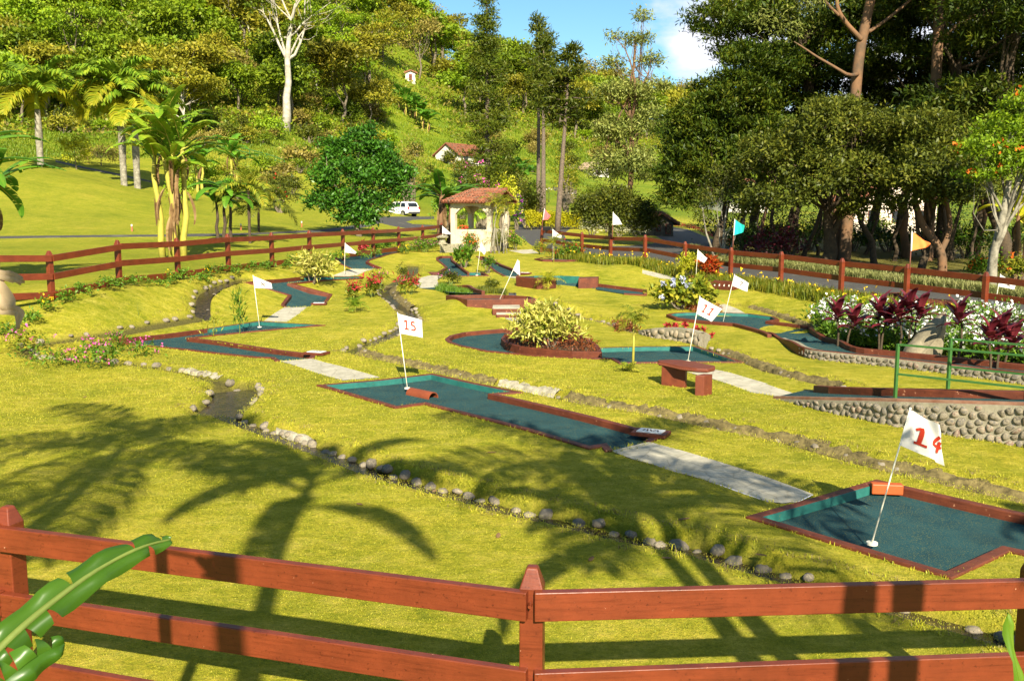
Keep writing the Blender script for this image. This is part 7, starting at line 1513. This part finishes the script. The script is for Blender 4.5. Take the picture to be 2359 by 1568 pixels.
# ------------------------------------------------------------------ hillside forest
PROTO = {}
def proto(kind):
    ps = []
    for v in range(3):
        rng_s = 1
        if kind == 'round': B = [(rng.uniform(-2.5, 2.5), rng.uniform(-2, 2), 5 + rng.uniform(0, 3.4), 2.7, 2.5, 2.0) for _ in range(6)]; nc, per, l, w, flat, lm, r = 190, 17, .62, .34, .7, 'forest1', .26
        elif kind == 'olive': B = [(rng.uniform(-3, 3), rng.uniform(-2.4, 2.4), 5.5 + rng.uniform(0, 3), 2.5, 2.3, 1.3) for _ in range(7)]; nc, per, l, w, flat, lm, r = 190, 16, .58, .30, .5, 'forest2', .24
        elif kind == 'bright': B = [(rng.uniform(-3.2, 3.2), rng.uniform(-2.5, 2.5), 5 + rng.uniform(0, 4), 2.4, 2.2, 1.2) for _ in range(7)]; nc, per, l, w, flat, lm, r = 200, 16, .60, .34, .45, 'forest3', .24
        elif kind == 'dry': B = [(rng.uniform(-2.2, 2.2), rng.uniform(-2, 2), 5 + rng.uniform(0, 4), 1.9, 1.8, 1.2) for _ in range(6)]; nc, per, l, w, flat, lm, r = 90, 13, .50, .22, .6, 'forest4', .2
        t = tree('hillside_tree', 'x', (0, -50 - v * 20, 0), B, nc, per, .55, l, w, LF[lm], BARKW if kind in ('dry', 'bright') and v == 0 else BARK, r, top=(0, 0, 6), ntw=26, flat=flat); ps.append(t)
    return ps
KINDS = {'round': 'rounded dark green tree of the hillside forest', 'olive': 'olive green spreading tree of the hillside forest', 'bright': 'bright green layered tree of the hillside forest', 'dry': 'thin brownish half bare tree of the hillside forest'}
for kd in KINDS: PROTO[kd] = proto(kd)
def edge_v(u):   # lowest image row where the forest starts on the hill
    return np.interp(u, [-500, 0, 120, 300, 450, 560, 640, 700, 780, 860, 890, 940, 1000, 1045, 1100, 1180, 1260, 1330, 1420, 1560, 1800, 2400, 3000], [300, 296, 282, 296, 300, 288, 280, 296, 300, 300, 245, 226, 250, 300, 322, 268, 305, 330, 360, 380, 400, 400, 400])
used_p = set(); nplaced = 0; pos = []
tries = 0
while nplaced < 292 and tries < 60000:
    tries += 1; d = 118 * (520 / 118) ** random.random() ** .85; u = random.uniform(-160, 1760 if d > 170 else 1400); x = (u - 1179) / FPX * d; y = d; z = tz(x, y); vv_ = 784 + FPX * ((sp * 0 + (-(z - CAM_H) * cp - y * sp)) / (y * cp - (z - CAM_H) * sp)) 
    if vv_ > edge_v(u) or vv_ < -150: continue
    s = random.uniform(.75, 1.25) * np.interp(d, [118, 200, 350, 520], [.85, 1.2, 1.55, 1.75])
    if any((x - a) ** 2 + (y - b) ** 2 < (3.1 * (s + q)) ** 2 * .38 for a, b, q in pos): continue
    kd = random.choices(list(KINDS), (.34, .30, .24, .12) if u > 500 else (.44, .22, .26, .08))[0]; pr = random.choice(PROTO[kd]); pos.append((x, y, s)); sc_ = (s * random.uniform(.9, 1.15), s * random.uniform(.9, 1.15), s * random.uniform(.8, 1.15))
    if pr.name not in used_p: o = pr; used_p.add(pr.name); o.location = (x, y, z - .3); o.rotation_euler.z = random.uniform(0, 6.3); o.scale = sc_
    else: o = dup(pr, (x, y, z - .3), random.uniform(0, 6.3), sc_)
    tag(o, KINDS[kd], 'tree', 'trees of the hillside forest'); nplaced += 1
print('forest', nplaced, tries)
for kd in KINDS:
    for p_ in PROTO[kd]:
        if p_.name not in used_p:
            for ch in list(p_.children): bpy.data.objects.remove(ch)
            bpy.data.objects.remove(p_)
# shrubs of the rough slope below the forest
SP = []
for j, lm in enumerate(('forest1', 'forest2', 'olive', 'forest3', 'forest4')):
    SP.append(bush('hillside_shrub', 'leafy shrub on the rough slope below the forest', (0, -60, 0), 2.0, 1.7, 2.2, 900, .34, .16, LF[lm], group='shrubs on the rough slope', nb=7))
ns = 0; fst = set()
for (ua, ub, va, vb, n_) in ((430, 640, 290, 345, 20), (690, 890, 250, 400, 34), (1040, 1560, 320, 430, 34), (400, 720, 385, 470, 12), (900, 1000, 360, 440, 8), (640, 880, 240, 310, 22), (120, 420, 284, 308, 12)):
    for _ in range(n_):
        u, v = random.uniform(ua, ub), random.uniform(va, vb); g = G(u, v)
        if not 74 < g[1] < 330 or (1180 < u < 1340 and v > 400): continue
        pr = random.choice(SP); s_ = random.uniform(.6, 1.25) * np.interp(g[1], [80, 200, 320], [.75, 1.25, 1.9])
        if pr.name not in fst: fst.add(pr.name); pr.location = g; pr.scale = (s_,) * 3
        else: dup(pr, tuple(g), random.uniform(0, 6.3), (s_ * random.uniform(.8, 1.3), s_, s_ * random.uniform(.75, 1.2)))
        ns += 1
print('shrubs', ns)
# undergrowth that covers the forest floor: one mass of leaf clumps
Q = []
while len(Q) < 11000:
    d = 95 * (540 / 95) ** random.random(); u = random.uniform(-260, 1800); x = (u - 1179) / FPX * d; z = tz(x, d); v_ = 784 + FPX * ((-(z - CAM_H) * cp - d * sp) / (d * cp - (z - CAM_H) * sp))
    if v_ < edge_v(u) + 22 + random.uniform(-20, 12): Q.append((x, d, z))
Q = np.array(Q); s = np.interp(Q[:, 1], [95, 540], [.7, 2.6]); per = 16; sel = rng.uniform(0, 1, len(Q)); 
for lo, hi, lm, nm, lb in ((0, .5, 'forest1', 'undergrowth', 'dense green undergrowth covering the forested hillside'), (.5, .8, 'forest2', 'olive_undergrowth', 'olive green undergrowth covering the forested hillside'), (.8, 1, 'forest4', 'dry_undergrowth', 'dry brownish scrub between the hillside trees')):
    q = Q[(sel >= lo) & (sel < hi)]; ss = s[(sel >= lo) & (sel < hi)]; P = np.repeat(q, per, 0) + rng.normal(size=(len(q) * per, 3)) * (np.repeat(ss, per)[:, None] * np.array([1.0, 1.0, .55])) + np.array([0, 0, .5]); P[:, 2] = np.maximum(P[:, 2], np.repeat(q[:, 2], per))
    V, F = leaves(P, np.tile([0, -.2, .5], (len(P), 1)), .62 * np.repeat(ss, per) ** .6, .34, up=.5); tag(link(nm, np_mesh(nm, V, F, LF[lm])), lb, 'undergrowth', kind='stuff')

# rough grass on the meadows of the hill
Q = []
while len(Q) < 16000:
    d = 78 * (300 / 78) ** random.random(); u = random.uniform(-200, 1560); x = (u - 1179) / FPX * d; z = tz(x, d); v_ = 784 + FPX * ((-(z - CAM_H) * cp - d * sp) / (d * cp - (z - CAM_H) * sp))
    if 225 < v_ < (400 if u > 430 else 365): Q.append((x, d, z))
Q = np.array(Q); s = np.repeat(np.interp(Q[:, 1], [78, 300], [.28, .9]), 4); P = np.repeat(Q, 4, 0) + rng.normal(size=(len(Q) * 4, 3)) * np.array([.4, .4, 0]); V, F = blades(P, s, s * .22, .8); tag(link('meadow_grass', np_mesh('meadow_grass', V, F, leafmat('meadow_blade', [(.07,.14,.006),(.13,.20,.010),(.22,.24,.02)], .3, nscale=.05))), 'rough tussock grass on the open hillside meadow', 'grass', kind='stuff')

# ------------------------------------------------------------------ palms behind the camera whose shadows fall on the lawn, and the leaves that reach into view
def shadow_palm(label, us, vs_, H, FLn, nf, kind='palm', droop=1.5):
    g = G(us, vs_); kk = H / math.tan(SUN_EL); hx = sd.x / math.hypot(sd.x, sd.y); hy = sd.y / math.hypot(sd.x, sd.y); x = g[0] + hx * kk; y = g[1] + hy * kk
    if kind == 'palm': return royal('coconut_palm', label, (x, y, 0), H, .10, FLn, nf, LF['palm'], 'palms behind the viewpoint', shaft=False, droop=droop, ll=.62, nl=30, el=(-.35, 1.25), lw=.05)
    return banana('banana_plant', label, (x, y, 0), H, ((0, 0, 1),), nf, FLn, .55, .75, 0, 'palms behind the viewpoint', stemr=.13, el=(-.2, 1.25), droop=1.7)
shadow_palm('feather palm behind the viewpoint casting the left shadow', 275, 1035, 8.0, 3.2, 11)
shadow_palm('broad leaved palm behind the viewpoint casting the middle shadow', 728, 1088, 9.8, 3.0, 10, 'b')
shadow_palm('feather palm behind the viewpoint casting the right shadow', 1410, 1085, 7.6, 3.3, 12)
shadow_palm('broad leaved palm behind the viewpoint shading the pale path', 1420, 1160, 7.0, 2.6, 8, 'b')
shadow_palm('tall thick palm behind the viewpoint shading the nearest lane', 2540, 1215, 7.8, 1.9, 11, 'b')
# banana leaf in the lower left corner
t = local_thing('banana_plant', 'green banana leaf reaching up across the foreground fence at the left', 'banana plant', (0, 0, 0))
def screen_leaf(P, W_, tilt, torn, n=26):
    """leaf along a given 3-D midrib"""
    P = [np.array(p) for p in resample(chaikin([np.array(p) for p in P], 3), .01)]; idx = np.linspace(0, len(P) - 1, n + 1).astype(int); P = [P[i] for i in idx]; V = []; F = []
    for sg in (-1, 1):
        i = 0
        while i < n:
            run = min(n - i, max(2, int(random.expovariate(1 / torn)) + 1)) if torn else n; o = len(V); ph = random.uniform(-.25, .25)
            for j in range(run + 1):
                q = i + j; tt = q / n; d = unit(P[min(q + 1, n)] - P[max(q - 1, 0)]); s = unit(np.cross(d, np.array(tilt))); nr = np.cross(s, d); w = W_ * .5 * (max(0, math.sin(math.pi * min(1, .08 + tt * .92) ** .8))) ** .55 + .004; c_ = d * (-.012 if j == run and q < n else .012 if j == 0 and i else 0)
                for k in range(5):
                    f = k / 4; V.append(P[q] + s * sg * w * f + nr * w * (.35 * math.sin(f * 2.2 + ph) - .55 * f * f * (1 if sg > 0 else .7)) + c_ * f + nr * .012 * math.sin(q * 1.3 + sg) * f)
            for j in range(run):
                for k in range(4): F.append((o + 5 * j + k, o + 5 * j + k + 1, o + 5 * j + k + 6, o + 5 * j + k + 5))
            i += run
    return V, F, P
D0 = 2.6
nearleaf = leafmat('near_banana_leaf', [(.03,.085,.005),(.05,.125,.010),(.075,.165,.016)], .38, rough=.35, spec=.45, nscale=1.5)
mid = [at_d(u, v, d) for u, v, d in ((-60, 1560, 2.35), (20, 1470, 2.4), (120, 1385, 2.5), (230, 1305, 2.6), (330, 1255, 2.7), (392, 1242, 2.78))]
V, F, Pm = screen_leaf(mid, .088, (.25, -.75, .6), 4); soft('leaf_blade', V, F, nearleaf, t); MB().tube(Pm, [.012 * (1 - .85 * i / 26) + .001 for i in range(27)], 7).obj('midrib', GSTEM, t, sm=True)
mid = [at_d(u, v, d) for u, v, d in ((-90, 1640, 2.2), (10, 1570, 2.25), (80, 1510, 2.3), (150, 1480, 2.36))]
V, F, Pm = screen_leaf(mid, .085, (.6, -.5, .4), 6, 18); soft('leaf_blade', V, F, nearleaf, t)
st0 = at_d(-120, 1700, 2.2); MB().tube([(st0[0] - .15, st0[1] - .1, -.2), (st0[0] - .1, st0[1], 1.0), tuple(st0)], [.1, .08, .03], 9).obj('stem', GSTEM, t, sm=True)
# dry curled leaf at the left edge
t = local_thing('dry_leaf', 'curled pale dry banana leaf hanging in at the left edge', 'dry leaf', (0, 0, 0))
for pts_, w_ in ((((-60, 612), (-20, 650), (12, 690), (28, 718)), .055), (((-40, 700), (0, 716), (34, 712), (48, 722), (38, 758)), .024), (((-30, 626), (10, 634), (40, 640), (52, 652)), .026)):
    V, F, Pm = screen_leaf([at_d(u, v, 3.0) for u, v in pts_], w_, (.2, -.9, .3), 0, 14); soft('leaf_blade', V, F, leafmat('pale_dry_leaf', [(.20,.14,.075),(.36,.27,.16),(.46,.37,.24)], .25, rough=.9, nscale=5), t)
MB().tube([at_d(-260, 560, 3.0), at_d(-60, 614, 3.0)], .012, 6).obj('stalk', BARK, t)
MB().tube([(at_d(-260, 560, 3.0)[0], 3.0, -.1), at_d(-260, 560, 3.0)], .05, 8).obj('stem', BARK, t)
t = local_thing('leaf_shoot', 'narrow dark leaf tip rising at the lower right corner', 'leaf shoot', (0, 0, 0))
V, F, Pm = screen_leaf([at_d(u, v, 2.6) for u, v in ((2385, 1720), (2352, 1590), (2332, 1500), (2318, 1408))], .028, (.3, -.9, .2), 0, 12); soft('leaf_blade', V, F, LF['plant'], t)
q0 = at_d(2385, 1720, 2.6); MB().tube([(q0[0] + .02, q0[1], -.1), q0], .008, 6).obj('stalk', GSTEM, t)
# litter on the lawn: a few fallen leaves
for i in range(16):
    u, v = random.uniform(60, 2200), random.uniform(700, 1300); g = G(u, v)
    if any(inpoly(np.array([g[0]]), np.array([g[1]]), [tuple(p) for p in pl_])[0] for n_2, pl_ in POLYS): continue
    V = []; F = []; bleaf(V, F, (0, 0, .012), random.uniform(0, 6), .05, random.uniform(.10, .18), .035, .1, 0, n=4); o = MB().add(V, F).obj('fallen_leaf', LF['dry']); o.location = g; tag(o, 'small brown fallen leaf lying on the lawn', 'fallen leaf', 'fallen leaves on the lawn')
